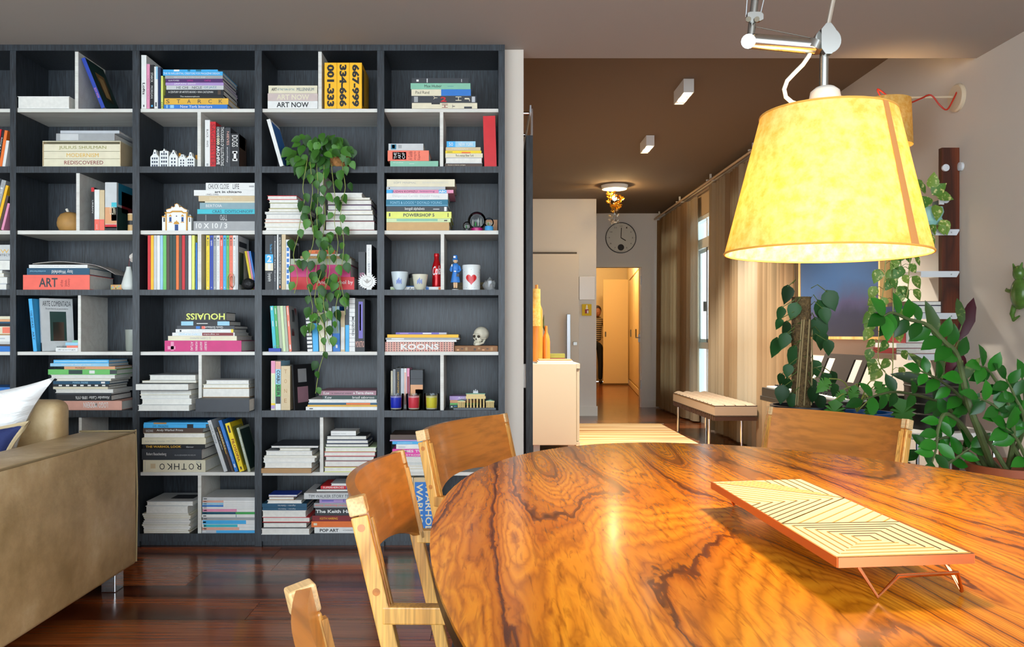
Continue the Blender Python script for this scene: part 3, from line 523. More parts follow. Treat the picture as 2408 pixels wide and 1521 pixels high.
run(5, 3, [(722, 734, 733, 'white', 3, *[B_(.0 + .1 * k, .04 + .1 * k, 0, 1, 'charcoal') for k in range(10)], {'adj': 'patterned'}), (735, 748, 760, 'sky-blue', 2), (750, 763, 735, 'cream', 2), (765, 780, 724, 'white', 1, B_(.05, .3, .2, .7, 'grey')), (782, 799, 720, 'blue', 1, B_(.0, .6, 0, 1, 'grey-blue'), B_(.85, .92, .4, .65, 'white')), (800, 810, 731, 'beige', 0, B_(.4, .95, .1, .9, 'white')), (811, 820, 702, 'sky-blue', 0, B_(0, .5, 0, 1, 'charcoal'), T_(.05, .2, .3, .7, 'GARDEN', 'white')), (820.5, 834, 701, 'white', 0, T_(.35, .7, .45, .85, 'MONSTRO', 'black', 0, .02), *[B_(.02 + .08 * k, .03 + .08 * k, 0, 1, 'grey') for k in range(12)]), (834.5, 857, 703, 'black', 0, B_(.05, .75, .35, .8, 'violet'), B_(.1, .6, .45, .6, 'lilac'), T_(.8, .92, .05, .95, 'MONSTRO', 'rose', 90), {'adj': 'thick'})], 'right end')
run(6, 3, [(636, 646, 849, 'cream', 0, B_(0, .25, 0, 1, 'pink'), B_(.28, .85, .3, .8, 'pale-green'), B_(.86, .9, 0, 1, 'yellow'), B_(.9, .97, 0, .9, 'lilac')), (646.5, 659, 850, 'pale-blue', 0, T_(.02, .14, .2, .8, 'LE', 'rose'), B_(0, .16, 0, 1, 'rose'), T_(.18, .45, .2, .85, 'CORBU', 'black', 0, .03), B_(.47, .72, 0, 1, 'green'), T_(.48, .71, .2, .85, 'SIER', 'black', 0, .03), B_(.72, .87, .05, .95, 'black'), B_(.87, 1, 0, 1, 'white')), (659.5, 681, 861, 'beige', 0, *[T_(.08 + .22 * k, .17 + .22 * k, .35, .65, s, 'tan', 90) for k, s in enumerate('TONE')], {'adj': 'thick', 'W': .21}), (690, 694, 858, 'black', 3, C_(.1, .4, .2, .6, 'grey'), C_(.5, .85, .15, .65, 'mauve'), {'W': .2, 'rz': -20})], 'left end')
stack(6, 3, [(718, 886, 8, 'white', 'S', B_(.05, .1, .3, .6, 'charcoal')), (722, 886.5, 4.5, 'gold', 'S'), (724, 886, 5, 'petrol', 'S', B_(.55, .9, .1, .9, 'orange')), (724, 886, 8, 'white', 'P', {'adj': 'dog-eared'}), (757, 886, 9.5, 'dark-green', 'S', T_(.55, .95, .2, .8, 'brasil saboroso', 'white'), T_(.05, .17, .15, .85, 'Kew', 'white')), (749, 884, 11, 'mauve', 'S', T_(.6, .95, .25, .8, 'a Terra chama', 'white', 0, .02), T_(.08, .18, .15, .85, 'Kew', 'white'), T_(.22, .57, .3, .65, 'a natural view', 'charcoal'))])
stack(7, 3, [(617, 734, 11, 'tan', 'S', {'dy': -.02}), (622, 734, 13, 'white', 'P'), (619, 741, 10.5, 'white', 'P'), (621, 745, 5, 'cream', 'P'), (625, 735, 12, 'pale-grey', 'P'), (657, 730, 6, 'cream', 'P'), (637, 749, 6, 'charcoal', 'P', {'W': .24})], 'left', dy=-.002)
stack(7, 3, [(761, 876, 12, 'lime', 'P'), (762, 875, 15, 'dark-red', 'P'), (764, 879, 10, 'grey', 'P'), (761, 882, 11, 'red', 'P'), (763, 884, 11, 'pale-green', 'P'), (764, 866, 8, 'black', 'P'), (766, 865, 9, 'navy', 'P'), (767, 861, 10, 'black', 'P', B_(.9, 1, 0, 1, 'white')), (777, 836, 11, 'white', 'S', T_(.05, .6, .3, .55, 'museum notes', 'grey'), {'W': .13})], 'right')
stack(8, 3, [(617, 730, 14, 'white', 'P', {'dy': -.02}), (619, 722, 13, 'black', 'P'), (618, 729, 12.5, 'red', 'P'), (617, 720, 16, 'white', 'P', {'adj': 'thick'}), (618, 722, 7, 'petrol', 'S', T_(.35, .75, .25, .75, 'Agosto - Galerias', 'pale-grey', 180)), (617, 722, 9, 'petrol', 'S', T_(.35, .75, .25, .75, 'Agosto - Galerias', 'pale-grey', 180), C_(.2, .6, .2, .8, 'pale-grey')), (629, 710, 8, 'white', 'P'), (632, 692, 8, 'tan', 'P'), (632, 699, 5, 'royal-blue', 'P', {'noun': 'book'})], 'left', dy=-.004)
stack(8, 3, [(738, 868, 14, 'white', 'S', T_(.1, .44, .2, .75, 'POP ART', 'black', 0, .03), T_(.52, .8, .4, .6, 'A CONTINUING HISTORY', 'charcoal')), (731, 866, 14, 'orange', 'S', B_(.04, .1, .3, .7, 'cream')), (733, 864, 13.5, 'dark-red', 'S', T_(.14, .46, .3, .7, 'KEITH HARING', 'amber')), (740, 864, 18.5, 'black', 'S', T_(.01, .85, .2, .75, 'The Keith Haring', 'white', 0, .03), {'adj': 'thick'}), (737, 866, 11, 'grey', 'S', T_(.02, .9, .25, .8, 'The Jean-Michel Basquiat Show', 'coral', 180)), (750, 862, 12, 'lilac', 'S', B_(.05, .3, .3, .6, 'violet'), T_(.5, .8, .2, .8, 'Erik', 'violet')), (717, 868, 14.5, 'pale-grey', 'S', T_(.07, .82, .25, .75, 'TIM WALKER STORY TELLER', 'charcoal'), {'dy': -.02}), (742, 860, 6.5, 'black', 'P', {'noun': 'book'}), (753, 862, 7.5, 'red', 'S', B_(.55, 1, 0, 1, 'royal-blue'), T_(.05, .5, .2, .8, 'SUPERHEROES', 'white')), (777, 860, 6, 'silver', 'P', {'noun': 'notebook', 'adj': 'spiral'})], 'right')

# --- rightmost bay
stack(1, 4, [(968, 1122, 13.5, 'cream', 'S', T_(.46, .55, .15, .85, 'HI', 'dark-red', 90), T_(.62, .66, .1, .7, 'T', 'black', 90), B_(.3, .43, .75, 1, 'black'), B_(.8, .92, .0, .35, 'charcoal'), {'W': .22}), (967, 1120, 16.5, 'charcoal', 'S', T_(.45, .54, .15, .85, '2', 'red', 0, .03), T_(.68, .77, .3, .9, 'H', 'cream', 90), T_(.82, .9, .2, .7, 'J', 'cream', 90), T_(.34, .4, .5, .95, 'Y', 'cream', 90), B_(.04, .1, .1, .9, 'grey'), B_(.93, .98, .1, .9, 'silver'), {'W': .22}), (967, 1107, 15.5, 'cream', 'S', B_(.5, 1, 0, 1, 'blue'), T_(.07, .3, .3, .75, 'Paul Rand')), (965, 1106, 14.5, 'mint', 'S', T_(.23, .52, .3, .75, 'Max Huber'), B_(.62, .72, .45, .5, 'teal')), (968, 1102, 12, 'charcoal', 'S', B_(.08, .12, .3, .7, 'white'), B_(.26, .28, .1, .9, 'pale-grey'), B_(.87, .88, .2, .8, 'pale-grey'))])
stack(2, 4, [(917, 1030, 13.5, 'mint', 'S', T_(.06, .27, .6, .85, 'sara goodman', 'white'), B_(.4, .5, .5, .55, 'white')), (911, 1008, 25, 'salmon', 'S', B_(.1, .47, .1, .9, 'coral'), B_(.12, .45, .15, .85, 'salmon'), T_(.15, .22, .2, .8, 'THE', 'white', 90), T_(.25, .32, .2, .8, 'ART', 'white', 90), T_(.35, .42, .2, .8, 'OF', 'white', 90), T_(.5, .6, .1, .9, 'A Guide', 'dark-red', 90), T_(.63, .7, .1, .9, 'among the', 'dark-red', 90), T_(.73, .8, .1, .9, 'Experts', 'dark-red', 90), {'W': .2, 'adj': 'thick'}), (913, 995, 16, 'pale-grey', 'S', B_(.07, .22, .15, .9, 'teal'), B_(.1, .18, .3, .8, 'black'), B_(.28, .38, .3, .8, 'grey'))], 'left')
stack(2, 4, [(1046, 1134, 7.5, 'brown', 'S', T_(.08, .55, .3, .7, 'fontes e letras antigas', 'cream')), (1047, 1134, 14, 'silver', 'P'), (1047, 1135, 10, 'cream', 'S', T_(.28, .76, .2, .8, 'Paris versus New York')), (1047, 1132, 6.5, 'yellow', 'S', B_(.05, .2, .3, .6, 'olive'), B_(.45, .7, 0, .5, 'orange')), (1048, 1130, 8, 'beige', 'S', T_(.17, .65, .15, .75, 'TYPOGRAPHY', 'cream'), {'W': .13}), (1050, 1118, 14, 'pale-blue', 'S', B_(0, .3, 0, 1, 'sky-blue'), T_(.42, .92, .2, .8, 'NEW YORK', 'white'), T_(.08, .22, .2, .8, '50', 'white'), {'W': .12})], 'right')
run(2, 4, [(1139, 1168, 271, 'red', 1.6, {'adj': 'fat', 'W': .19})], 'right compartment')
stack(3, 4, [(908, 1056, 19, 'kraft', 'S', {'adj': 'thick'}), (908, 1059, 9, 'pale-green', 'S', B_(.16, .8, .3, .9, 'mint'), B_(.9, .95, .3, .6, 'black')), (908, 1061, 16, 'lime', 'S', T_(.26, .74, .25, .75, 'POWERSHOP 5', 'charcoal', 0, .02), B_(.94, .96, .2, .8, 'olive'), B_(.04, .06, .3, .8, 'charcoal')), (908, 1053, 12.5, 'charcoal', 'S', T_(.3, .62, .15, .85, 'bengali alphabets', 'white'), B_(.76, .86, .4, .55, 'pale-grey'), B_(.94, .98, .1, .9, 'white')), (907, 1053, 16, 'teal', 'S', T_(.07, .9, .35, .75, 'FONTS & LOGOS * DOYALD YOUNG', 'pale-blue'), B_(0, 1, .12, .18, 'pale-blue')), (908, 1053, 15, 'white', 'S', T_(.1, .86, .3, .75, 'Dangerous Curves  Doyald Young', 'silver')), (908, 1066, 8, 'pink', 'S', B_(.0, .1, 0, 1, 'sky-blue'), B_(.78, .9, 0, 1, 'sky-blue'), T_(.08, .46, .2, .8, 'SUZAN KOMIZU', 'black'), T_(.78, .9, .15, .85, 'ABC', 'white', 0, .03), T_(.5, .72, .2, .8, 'lettering', 'purple')), (908, 1047, 7.5, 'silver', 'S', B_(.04, .06, .3, .7, 'black')), (909, 1069, 17.5, 'cream', 'S', T_(.1, .43, .4, .65, 'SOFT MINIMAL', 'grey'), T_(.53, .9, .45, .6, 'NORM ARCHITECTS', 'silver'), {'adj': 'thick'})])
stack(4, 4, [(914, 1035, 8.5, 'white', 'S', B_(.0, .12, .1, .9, 'pale-green'), T_(.36, .5, .1, .9, 'Art', 'charcoal'), B_(.7, .76, .1, .9, 'blue'), B_(.95, 1, .1, .9, 'orange'), {'dy': .07, 'W': .2, 'noun': 'book'}), (935, 1000, 4.5, 'blue', 'S', {'dy': .14, 'W': .12, 'noun': 'book'})], 'under-cup')
stack(5, 4, [(905, 1067, 23, 'rose', 'S', *[B_(u / 26 + .006, u / 26 + .026, v / 5 + .05, v / 5 + .15, 'charcoal' if (u * 7 + v * 3) % 3 else 'dark-red') for u in range(26) for v in range(5)], T_(.23, .78, .2, .8, 'KOONS', 'white', 0, .03), {'adj': 'thick', 'W': .25}), (908, 1073, 5, 'white', 'S', {'noun': 'book'}), (906, 1080, 5, 'grey', 'S', B_(.08, .25, .2, .7, 'white')), (910, 1078, 7.5, 'amber', 'S'), (930, 1050, 5, 'violet', 'S', B_(.08, .25, .3, .7, 'lilac'), B_(.53, .7, .2, .8, 'white'), B_(.85, 1, .1, .9, 'silver'))])
run(6, 4, [(914, 918.5, 874, 'cream', 0), (919, 925.5, 870, 'grey', 0), (926, 937.5, 867, 'black', 0, T_(.1, .3, .35, .65, 'DREAM', 'gold'), T_(.33, .62, .35, .65, 'MASTER', 'gold')), (938, 945, 868, 'silver', 0), (945.5, 952, 868, 'white', 0, B_(.1, .9, .2, .8, 'rose')), (952.5, 959, 868, 'pink', 0, B_(.2, .8, .2, .8, 'dark-red')), (961, 991, 872, 'charcoal', 0, B_(.38, 1, 0, 1, 'peach'), B_(.5, 1, .4, 1, 'gold'), B_(.22, .235, 0, 1, 'black'), {'adj': 'thick', 'noun': 'box', 'W': .12})], 'behind candles', dy=.09)
stack(6, 4, [(1055, 1125, 9, 'dark-green', 'S', B_(.05, .1, .3, .7, 'white'), B_(.15, .25, .3, .7, 'sky-blue')), (1056, 1125, 4.5, 'light-green', 'S', {'noun': 'book'}), (1056, 1125, 7, 'peach', 'S'), (1055, 1122, 9.5, 'lilac', 'S', T_(.3, .6, .2, .8, 'Andy', 'white'))], '', dy=.1)
lst = [(931, 1040, 7, 'white', 'P'), (928, 1040, 8, 'cream', 'P')] + [(928 + U(-2, 4), 1040, 3.6, random.choice(('white', 'pale-grey', 'grey-blue', 'cream')), 'P', {'noun': 'magazine'}) for _ in range(6)] + [(922, 1040, 18, 'hot-pink', 'S', T_(.12, .9, .45, .88, 'JAMES TURRELL', 'white', 0, .02), T_(.14, .85, .1, .32, 'A RETROSPECTIVE', 'white'), {'adj': 'thick'}), (931, 1040, 11, 'white', 'S', B_(.05, .2, .3, .5, 'silver')), (922, 1040, 7, 'sky-blue', 'S', B_(.1, .4, .3, .6, 'pale-blue')), (916, 1040, 3.5, 'lilac', 'S'), (917, 1038, 12, 'brown', 'S', {'adj': 'leather'})]
stack(7, 4, lst, '')
run(8, 4, [(912, 926, 1126, 'white', 0), (927, 971, 1124, 'cream', 0, B_(.08, .97, .1, .9, 'mint'), T_(.1, .95, .15, .45, 'WARHOL', 'white', 0, .02), T_(.1, .95, .55, .85, 'WARHOL', 'white', 0, .02), {'adj': 'fat'}), (972, 1020, 1124, 'beige', 0, B_(.08, .97, .06, .98, 'blue'), T_(.11, .96, .14, .46, 'WARHOL', 'cream', 0, .02), T_(.11, .96, .58, .9, 'WARHOL', 'cream', 0, .02), {'adj': 'fat'})])
# ---------------------------------------------------------------- ornaments on the bookcase
def shelfz(r): return bz(rowz[r][1]) + .0004
def at(x, r, dy): return Vector((bx(x), D + dy, shelfz(r)))
def cer(name, hexc, rough=.25): return mat(name, hexc, rough)
def lathe_thing(name, label, cat, pos, parts, n=28, group=None):
    t = thing(name, label, cat, pos, group=group)
    for nm, prof, m in parts: MB().lathe(prof, n).build(nm, m, t, smooth=True, local=True)
    return t
# gourd
p = at(144, 3, .09); r = 29 * S; h = 48 * S
t = lathe_thing('gourd', 'round tan dried gourd with a stub stem', 'gourd', p, [('shell', [(r * .6, 0), (r * .82, .008), (r * .98, h * .3), (r, h * .45), (r * .93, h * .68), (r * .72, h * .88), (r * .4, h * .98), (r * .12, h * .96), (0, h * .95)], mat('gourd_skin', 'a97f45', .6, var=.12, vscale=30))])
MB().tube([(-.012, 0, h * .93), (-.014, 0, h * 1.05), (-.02, 0, h * 1.16)], [.008, .006, .007]).build('stem', mat('gourd_stem', 'd6cfc0', .7), t, smooth=True, local=True)
# printed tin beside the books
t = lathe_thing('spice_tin', 'small cream printed tin with black label', 'tin', at(301, 3, .045), [('body', [(.02, 0), (.02, 38 * S)], cm('kraft')), ('lid', [(.0205, 38 * S), (.0205, 41 * S), (0, 41 * S)], cm('beige')), ('label_band', [(.0203, 14 * S), (.0203, 24 * S)], cm('black'))], 20)
# bud vase with a dried flower
p = at(293, 4, .05)
t = lathe_thing('bud_vase', 'white ceramic bottle vase holding one dried flower', 'vase', p, [('body', [(.028, 0), (.036, .012), (.036, .03), (.026, .07), (.015, .105), (.0125, .122), (.0105, .122), (.012, .1), (.0, .02)], cer('vase_white', 'cfd2cb', .4))])
MB().tube([(0, 0, .1), (.001, 0, .14), (.004, 0, .165)], .0012, 6).build('flower_stem', cm('dark-red'), t, local=True)
pm = MB().grid(lambda u, v: ((u - .5) * .02 * math.sin(math.pi * min(1, v + .15)), .006 * math.sin(math.pi * u), .035 * v), 4, 4).mesh('petal', smooth=2)
m_pet = mat('dry_petal', 'ddd5cc', .8)
for k in range(5):
    o = link('petal', pm, m_pet, t); o.location = (.006, 0, .165); o.rotation_euler = (U(-.3, .3), .5 + k * .45, U(-1, 1))
# patterned match tin
b = thing('match_tin', 'small patterned wooden block beside bud vase', 'block', at(268, 4, .03)); MB().box(-.033, .027, 0, .04, 0, .028).build('block', cm('kraft'), b, local=True, bevel=.004)
for k in range(7): MB().box(-.03 + k * .008, -.026 + k * .008, -.0006, 0, .004 + (k % 3) * .006, .012 + (k % 3) * .005).build('pattern_mark', cm(('light-green', 'sky-blue', 'orange', 'black')[k % 4]), b, local=True)
# floppy magazine lying on the stack
t = thing('magazine', 'floppy open magazine draped over stack with orange-red box', 'magazine', (bx(60), D + .02, bz(681 - 59.2)))
MB().slab(lambda u, v: (.025 + u * .43, v * .2, .004 + .011 * math.sin(math.pi * min(1, u * 1.6)) * (1 if u < .62 else 0) + (0 if u < .62 else -.05 * ((u - .62) / .38) ** 2 * 1.1) + .0002), 22, 3, lambda u, v: (0, 0, .0022)).build('cover', mat('magazine_cover', 'b8b0a8', .4, var=.3, vscale=30), t, smooth=True, local=True)
# frosted candle glass
p = at(292, 5, .1)
lathe_thing('candle_glass', 'frosted glass tumbler half filled with white wax', 'candle', p, [('glass', [(.031, 0), (.034, .004), (.037, .115), (.0345, .115), (.032, .008), (0, .008)], mat('frosted_glass', 'b9beb2', .35, trans=.45)), ('wax', [(.031, .009), (.033, .065), (0, .066)], mat('white_wax', 'e8e2cc', .5))])
# porcelain canal houses
m_por = cer('porcelain', 'dfe1dd', .2); m_ink = cer('delft_ink', '1c2a40', .4); m_cork = mat('amber_cork', 'c98a1e', .5)
gab = {'bell': lambda w, h: [(0, 0), (w, 0), (w, .6 * h), (.88 * w, .66 * h), (.72 * w, .74 * h), (.64 * w, .9 * h), (.6 * w, h), (.4 * w, h), (.36 * w, .9 * h), (.28 * w, .74 * h), (.12 * w, .66 * h), (0, .6 * h)],
       'step': lambda w, h: [(0, 0), (w, 0), (w, .68 * h), (.86 * w, .68 * h), (.86 * w, .8 * h), (.7 * w, .8 * h), (.7 * w, .93 * h), (.3 * w, .93 * h), (.3 * w, .8 * h), (.14 * w, .8 * h), (.14 * w, .68 * h), (0, .68 * h)],
       'tip': lambda w, h: [(0, 0), (w, 0), (w, .62 * h), (.6 * w, .93 * h), (.6 * w, h), (.4 * w, h), (.4 * w, .93 * h), (0, .62 * h)],
       'block': lambda w, h: [(0, 0), (w, 0), (w, .86 * h), (.62 * w, .88 * h), (.5 * w, h), (.38 * w, .88 * h), (0, .86 * h)]}
for i, (x0, x1, yt, k, cork, txt) in enumerate(((348, 369, 349, 'bell', 1, 'with bell gable and three window rows'), (370, 391, 346, 'block', 0, 'tallest, with flat cornice'), (392, 413, 350, 'tip', 1, 'with pointed gable and tall central windows'), (414, 433, 358, 'step', 1, 'with stepped gable'), (433, 453, 355, 'bell', 1, 'with shop front, beside divider'))):
    w = (x1 - x0) * S - .001; h = (391 - yt) * S
    t = thing('porcelain_house', f'miniature white canal house {txt}', 'figurine', at(x0, 2, .03), group='row of miniature porcelain houses')
    MB().prism(gab[k](w, h), 0, .035, 'xz').build('house_front', m_por, t, local=True)
    MB().prism([(0, 0), (w, 0), (w, .58 * h), (w / 2, .82 * h), (0, .58 * h)], .035, .06, 'xz').build('house_body', m_por, t, local=True)
    for rr in range(4 if k == 'block' else 3):
        for cc in range(3 if k in ('bell', 'block') else 2):
            n = 3 if k in ('bell', 'block') else 2
            cx = w * (cc + 1) / (n + 1); cz = h * (.1 + .2 * rr)
            if k in ('bell', 'tip') and rr == 3: continue
            MB().box(cx - w * .075, cx + w * .075, -.0012, .001, cz - h * .05, cz + h * .06).build('window_pane', m_ink, t, local=True)
    MB().box(w * .44, w * .56, -.0012, .001, h * .78, h * .86).build('gable_window', m_ink, t, local=True)
    if cork: MB().lathe([(.006, .62 * h), (.006, .93 * h), (0, .93 * h)], 12, (w * .86, .045, 0)).build('cork', m_cork, t, smooth=True, local=True)
# church model
ox = at(407.5, 3, .05); sc_ = 75 * S
ch = thing('church_model', 'miniature white baroque church facade with gold trim', 'figurine', ox)
m_cw = cer('church_white', 'e4e6e6', .5); m_cg = cer('church_gold', 'c48d2a', .5); m_cb = cer('church_blue', '10407c', .5)
def ck(x): return (x - 800) / 1711 * 90 * S
def cz(y): return (1410 - y) / 1521 * 80 * S
out = [(330, 1410), (1230, 1410), (1230, 560), (1250, 420), (1150, 400), (1060, 330), (990, 300), (920, 330), (880, 190), (790, 140), (690, 180), (690, 300), (640, 330), (560, 270), (520, 380), (400, 410), (310, 450), (330, 560)]
MB().prism([(ck(x), cz(y)) for x, y in out], 0, .03).build('facade', m_cw, ch, local=True)
MB().prism([(ck(x), cz(y)) for x, y in ((330, 1410), (1230, 1410), (1230, 600), (780, 330), (330, 600))], .03, .07).build('nave', m_cw, ch, local=True)
for x0, x1 in ((110, 290), (1270, 1430)):
    MB().box(ck(x0), ck(x1), .004, .03, 0, cz(740)).build('tower', m_cw, ch, local=True)
    MB().box(ck(x0) - .0005, ck(x1) + .0005, .002, .032, cz(770), cz(720)).build('tower_cornice', m_cg, ch, local=True)
    MB().box(ck(x0 + 60), ck(x1 - 50), .003, .005, cz(980), cz(790)).build('tower_window', cer('dark_opening', '241a12'), ch, local=True)
    MB().lathe([(.004, cz(720)), (.0045, cz(690)), (.001, cz(630)), (0, cz(620))], 10, (ck((x0 + x1) / 2), .015, 0)).build('finial', m_cw, ch, local=True, smooth=True)
for x in (310, 1240): MB().box(ck(x - 28), ck(x + 28), -.002, .002, 0, cz(560)).build('pilaster', m_cg, ch, local=True)
MB().prism([(ck(x), cz(y)) for x, y in ((250, 600), (500, 600), (600, 550), (1000, 550), (1080, 600), (1290, 600), (1290, 545), (1100, 545), (1020, 480), (580, 480), (490, 545), (240, 545))], -.0025, .0).build('cornice', m_cg, ch, local=True)
tp = [(ck(x), -.001, cz(y)) for x, y in ((310, 430), (400, 400), (520, 375), (555, 290), (640, 320), (700, 290), (700, 190), (790, 155), (870, 195), (915, 320), (990, 290), (1060, 335), (1150, 400), (1245, 430))]
MB().tube(tp, .0018, 6).build('pediment_trim', m_cg, ch, local=True, smooth=True)
MB().box(ck(700), ck(855), -.001, .001, 0, cz(1105)).build('church_door', m_cb, ch, local=True)
MB().prism([(ck(x), cz(y)) for x, y in ((650, 1090), (910, 1090), (860, 980), (810, 980), (785, 910), (750, 980), (690, 980))], -.0025, 0).build('door_hood', m_cg, ch, local=True)
for x in (500, 1048):
    MB().box(ck(x - 48), ck(x + 48), -.001, .001, cz(975), cz(770)).build('window_panel', m_cb, ch, local=True)
    MB().prism([(ck(a), cz(b2)) for a, b2 in ((x - 80, 740), (x + 80, 740), (x, 640))], -.002, 0).build('window_hood', m_cg, ch, local=True)
    MB().box(ck(x - 75), ck(x + 75), -.002, 0, cz(1020), cz(985)).build('window_ledge', m_cg, ch, local=True)
Mr = Matrix.Rotation(math.pi / 2, 3, 'X')
MB().lathe([(.0032, 0), (.0032, .0015), (0, .0015)], 14, (ck(778), 0, cz(725)), Mr).build('oculus', cer('dark_opening', '241a12'), ch, local=True)
# giant paper clip and stone
t = thing('paper_clip', 'oversized copper paper clip leaning on slim books', 'clip', at(545, 4, -.0) + Vector((0, .004, 0)))
cl = [(0, 0, .002), (0, 0, .06), (.008, 0, .078), (.02, 0, .082), (.03, 0, .074), (.033, 0, .06), (.033, 0, .02), (.027, 0, .008), (.018, 0, .008), (.011, 0, .02), (.011, 0, .055), (.018, 0, .066), (.025, 0, .058), (.025, 0, .03)]
MB().tube([(x - .022, y, z + .004) for x, y, z in cl], .0016, 6).build('wire', mat('copper_wire', 'c98a5a', .3, 1), t, local=True, smooth=True)
b = MB().sphere((0, 0, .0305), .036, 14, 10, (.95, .8, .84)); b.v = [(x * (1 + .12 * math.sin(9 * z / .03)), y, z) for x, y, z in b.v]
t = tag(b.build('stone', mat('black_stone', '151618', .55, bump=.5, bscale=60), smooth=2), 'rough black stone lying before leaning paperbacks', 'stone'); t.location = at(580, 4, .03) + Vector((0, 0, .0005))
# small blue box with a wire frame on it
t = tag(MB().box(0, .062, 0, .045, 0, .018).build('small_box', cm('royal-blue'), bevel=.001), 'small blue box before teal and green books', 'box'); t.location = at(632, 5, -.004)
t = tag(MB().tube([(.02, .012, .0192), (.028, .012, .03), (.05, .014, .03), (.054, .014, .0192), (.045, .02, .026), (.03, .02, .024)], .0014, 6).build('eyeglasses', cm('grey-green'), smooth=True), 'tiny folded wire spectacles lying on small blue box', 'eyeglasses'); t.location = at(632, 5, -.004)
# sunburst ornament
o = at(863, 4, .0) + Vector((0, .01, .0425))
t = thing('sunburst_ornament', 'white ceramic sunburst plaque with embossed bird', 'ornament', o - Vector((0, 0, .0425)))
pts = []
for k in range(44):
    a = 2 * math.pi * k / 44; rr = (.051 if k % 2 else .038) * (1 + .07 * math.sin(3 * k)); pts.append((rr * math.cos(a), rr * .82 * math.sin(a) + .0425))
MB().prism(pts, 0, .006).build('rays', cer('ceramic_white', 'd6d5d0', .35), t, local=True)
MB().lathe([(.028, 0), (.026, .004), (0, .005)], 24, (0, 0, .0425), Mr).build('disc', cer('ceramic_white', 'd6d5d0', .35), t, local=True, smooth=True)
MB().tube([(-.018, -.006, .05), (-.006, -.008, .038), (0, -.009, .034), (.006, -.008, .038), (.018, -.006, .05)], .002, 6).build('bird_wing', cer('ceramic_grey', 'b8b4ae', .4), t, local=True, smooth=True)
MB().sphere((0, -.006, .045), .007, 12, 8, (.8, .5, 1.5)).build('bird_body', cer('ceramic_grey', 'b8b4ae', .4), t, local=True, smooth=2)
# cups, tin, bottle
m_cup = cer('cup_glaze', 'c5d2d6', .15); m_cup2 = cer('cup_glaze_warm', 'cfcdb8', .15)
def cup(x, w, h, m, lab, dy):
    p = at(x, 4, dy); r = w / 2 * S; hh = h * S
    t = lathe_thing('tea_cup', lab, 'cup', p, [('body', [(r * .5, 0), (r * .52, .004), (r * .72, .012), (r * .85, hh * .5), (r, hh), (r * .95, hh), (r * .8, hh * .5), (r * .55, .014), (0, .012)], m)])
    for k in range(5): MB().box(-.012 + k * .0055, -.0085 + k * .0055, -r * .93, -r * .6, .03 + (k % 2) * .006, .05 + (k % 3) * .006).build('painted_motif', cer('cobalt_motif', '4a68b8', .2), t, local=True)
cup(937.5, 41, 43, m_cup, 'pale blue tea cup painted with blue animal, larger', .045); cup(986, 38, 37, m_cup2, 'cream tea cup painted with blue fox, smaller', .045)
lathe_thing('metal_canister', 'brushed metal canister with domed lid between two cups', 'canister', at(968, 4, .2) + Vector((0, 0, 13 * S)), [('body', [(.034, 0), (.034, .045)], mat('canister_glass', '8a8d80', .2)), ('lid', [(.036, .045), (.036, .062), (.03, .068), (0, .07)], M_steel)])
p = Vector((bx(1023), D + .13, shelfz(4) + 8.6 * S)); k = 82 * S
t = lathe_thing('drink_bottle', 'glossy red aluminium drink bottle with white script', 'bottle', p, [('body', [(.024, 0), (.0255, .004), (.0255, k * .25), (.0235, k * .36), (.0255, k * .52), (.024, k * .62), (.014, k * .8), (.0125, k * .9)], mat('bottle_red', 'b80c16', .2, .3)), ('cap', [(.0135, k * .9), (.0145, k * .91), (.0145, k * .96), (.0135, k), (0, k)], mat('bottle_cap_red', 'c0131b', .25, .2))])
tm = text_mesh('Cola', .046, .05, shear=.3, bold=.01)
tm.v = [(.0262 * math.sin((v[0] - .022) / .0262), -.0262 * math.cos((v[0] - .022) / .0262), k * .36 + v[2] * .95 + (v[0] - .02) * .15) for v in tm.v]
tm.build('script_lettering', mat('bottle_print', 'eeeeee', .3), t, local=True, fix=False)
# queenly figurine in blue
p = at(1070, 4, .05); q = 82 * S; t = thing('lady_figurine', 'small figurine of waving lady in blue coat and hat', 'figurine', p)
m_fb = cer('figurine_blue', '2f77c4', .45); m_fs = cer('figurine_skin', 'dcb58a', .5); m_fw = cer('figurine_white', 'e8e8e4', .4); m_fk = cer('figurine_black', '16161a', .4)
MB().lathe([(.019, 0), (.0195, .003), (.018, .0045), (0, .0045)], 20).build('base', m_fw, t, local=True, smooth=True)
for sx in (-.0055, .0055):
    MB().lathe([(.0042, .008), (.0062, .03), (.0058, .042)], 10, (sx, 0, 0)).build('leg', m_fs, t, local=True, smooth=True)
    MB().sphere((sx, -.003, .0075), .0062, 10, 6, (1, 1.5, .6)).build('shoe', m_fk, t, local=True, smooth=2)
MB().lathe([(.0245, .04), (.025, .042), (.019, .075), (.015, .095), (.0185, .115), (.02, .128), (.012, .138), (.006, .141)], 18, M=Matrix.Diagonal((1, .7, 1))).build('coat', m_fb, t, local=True, smooth=True)
MB().tube([(-.019, 0, .126), (-.025, -.004, .105), (-.022, -.012, .098), (-.018, -.014, .122)], [.006, .0065, .006, .0045], 8).build('raised_sleeve', m_fb, t, local=True, smooth=True)
MB().tube([(.019, 0, .126), (.025, -.004, .105), (.018, -.012, .096), (.004, -.015, .097)], [.006, .0065, .006, .0045], 8).build('lowered_sleeve', m_fb, t, local=True, smooth=True)
MB().sphere((-.0175, -.0145, .128), .0048, 8, 6, (.7, .5, 1.6)).build('glove', m_fw, t, local=True, smooth=2); MB().sphere((-.001, -.0155, .097), .005, 8, 6, (1.6, .6, .8)).build('glove', m_fw, t, local=True, smooth=2)
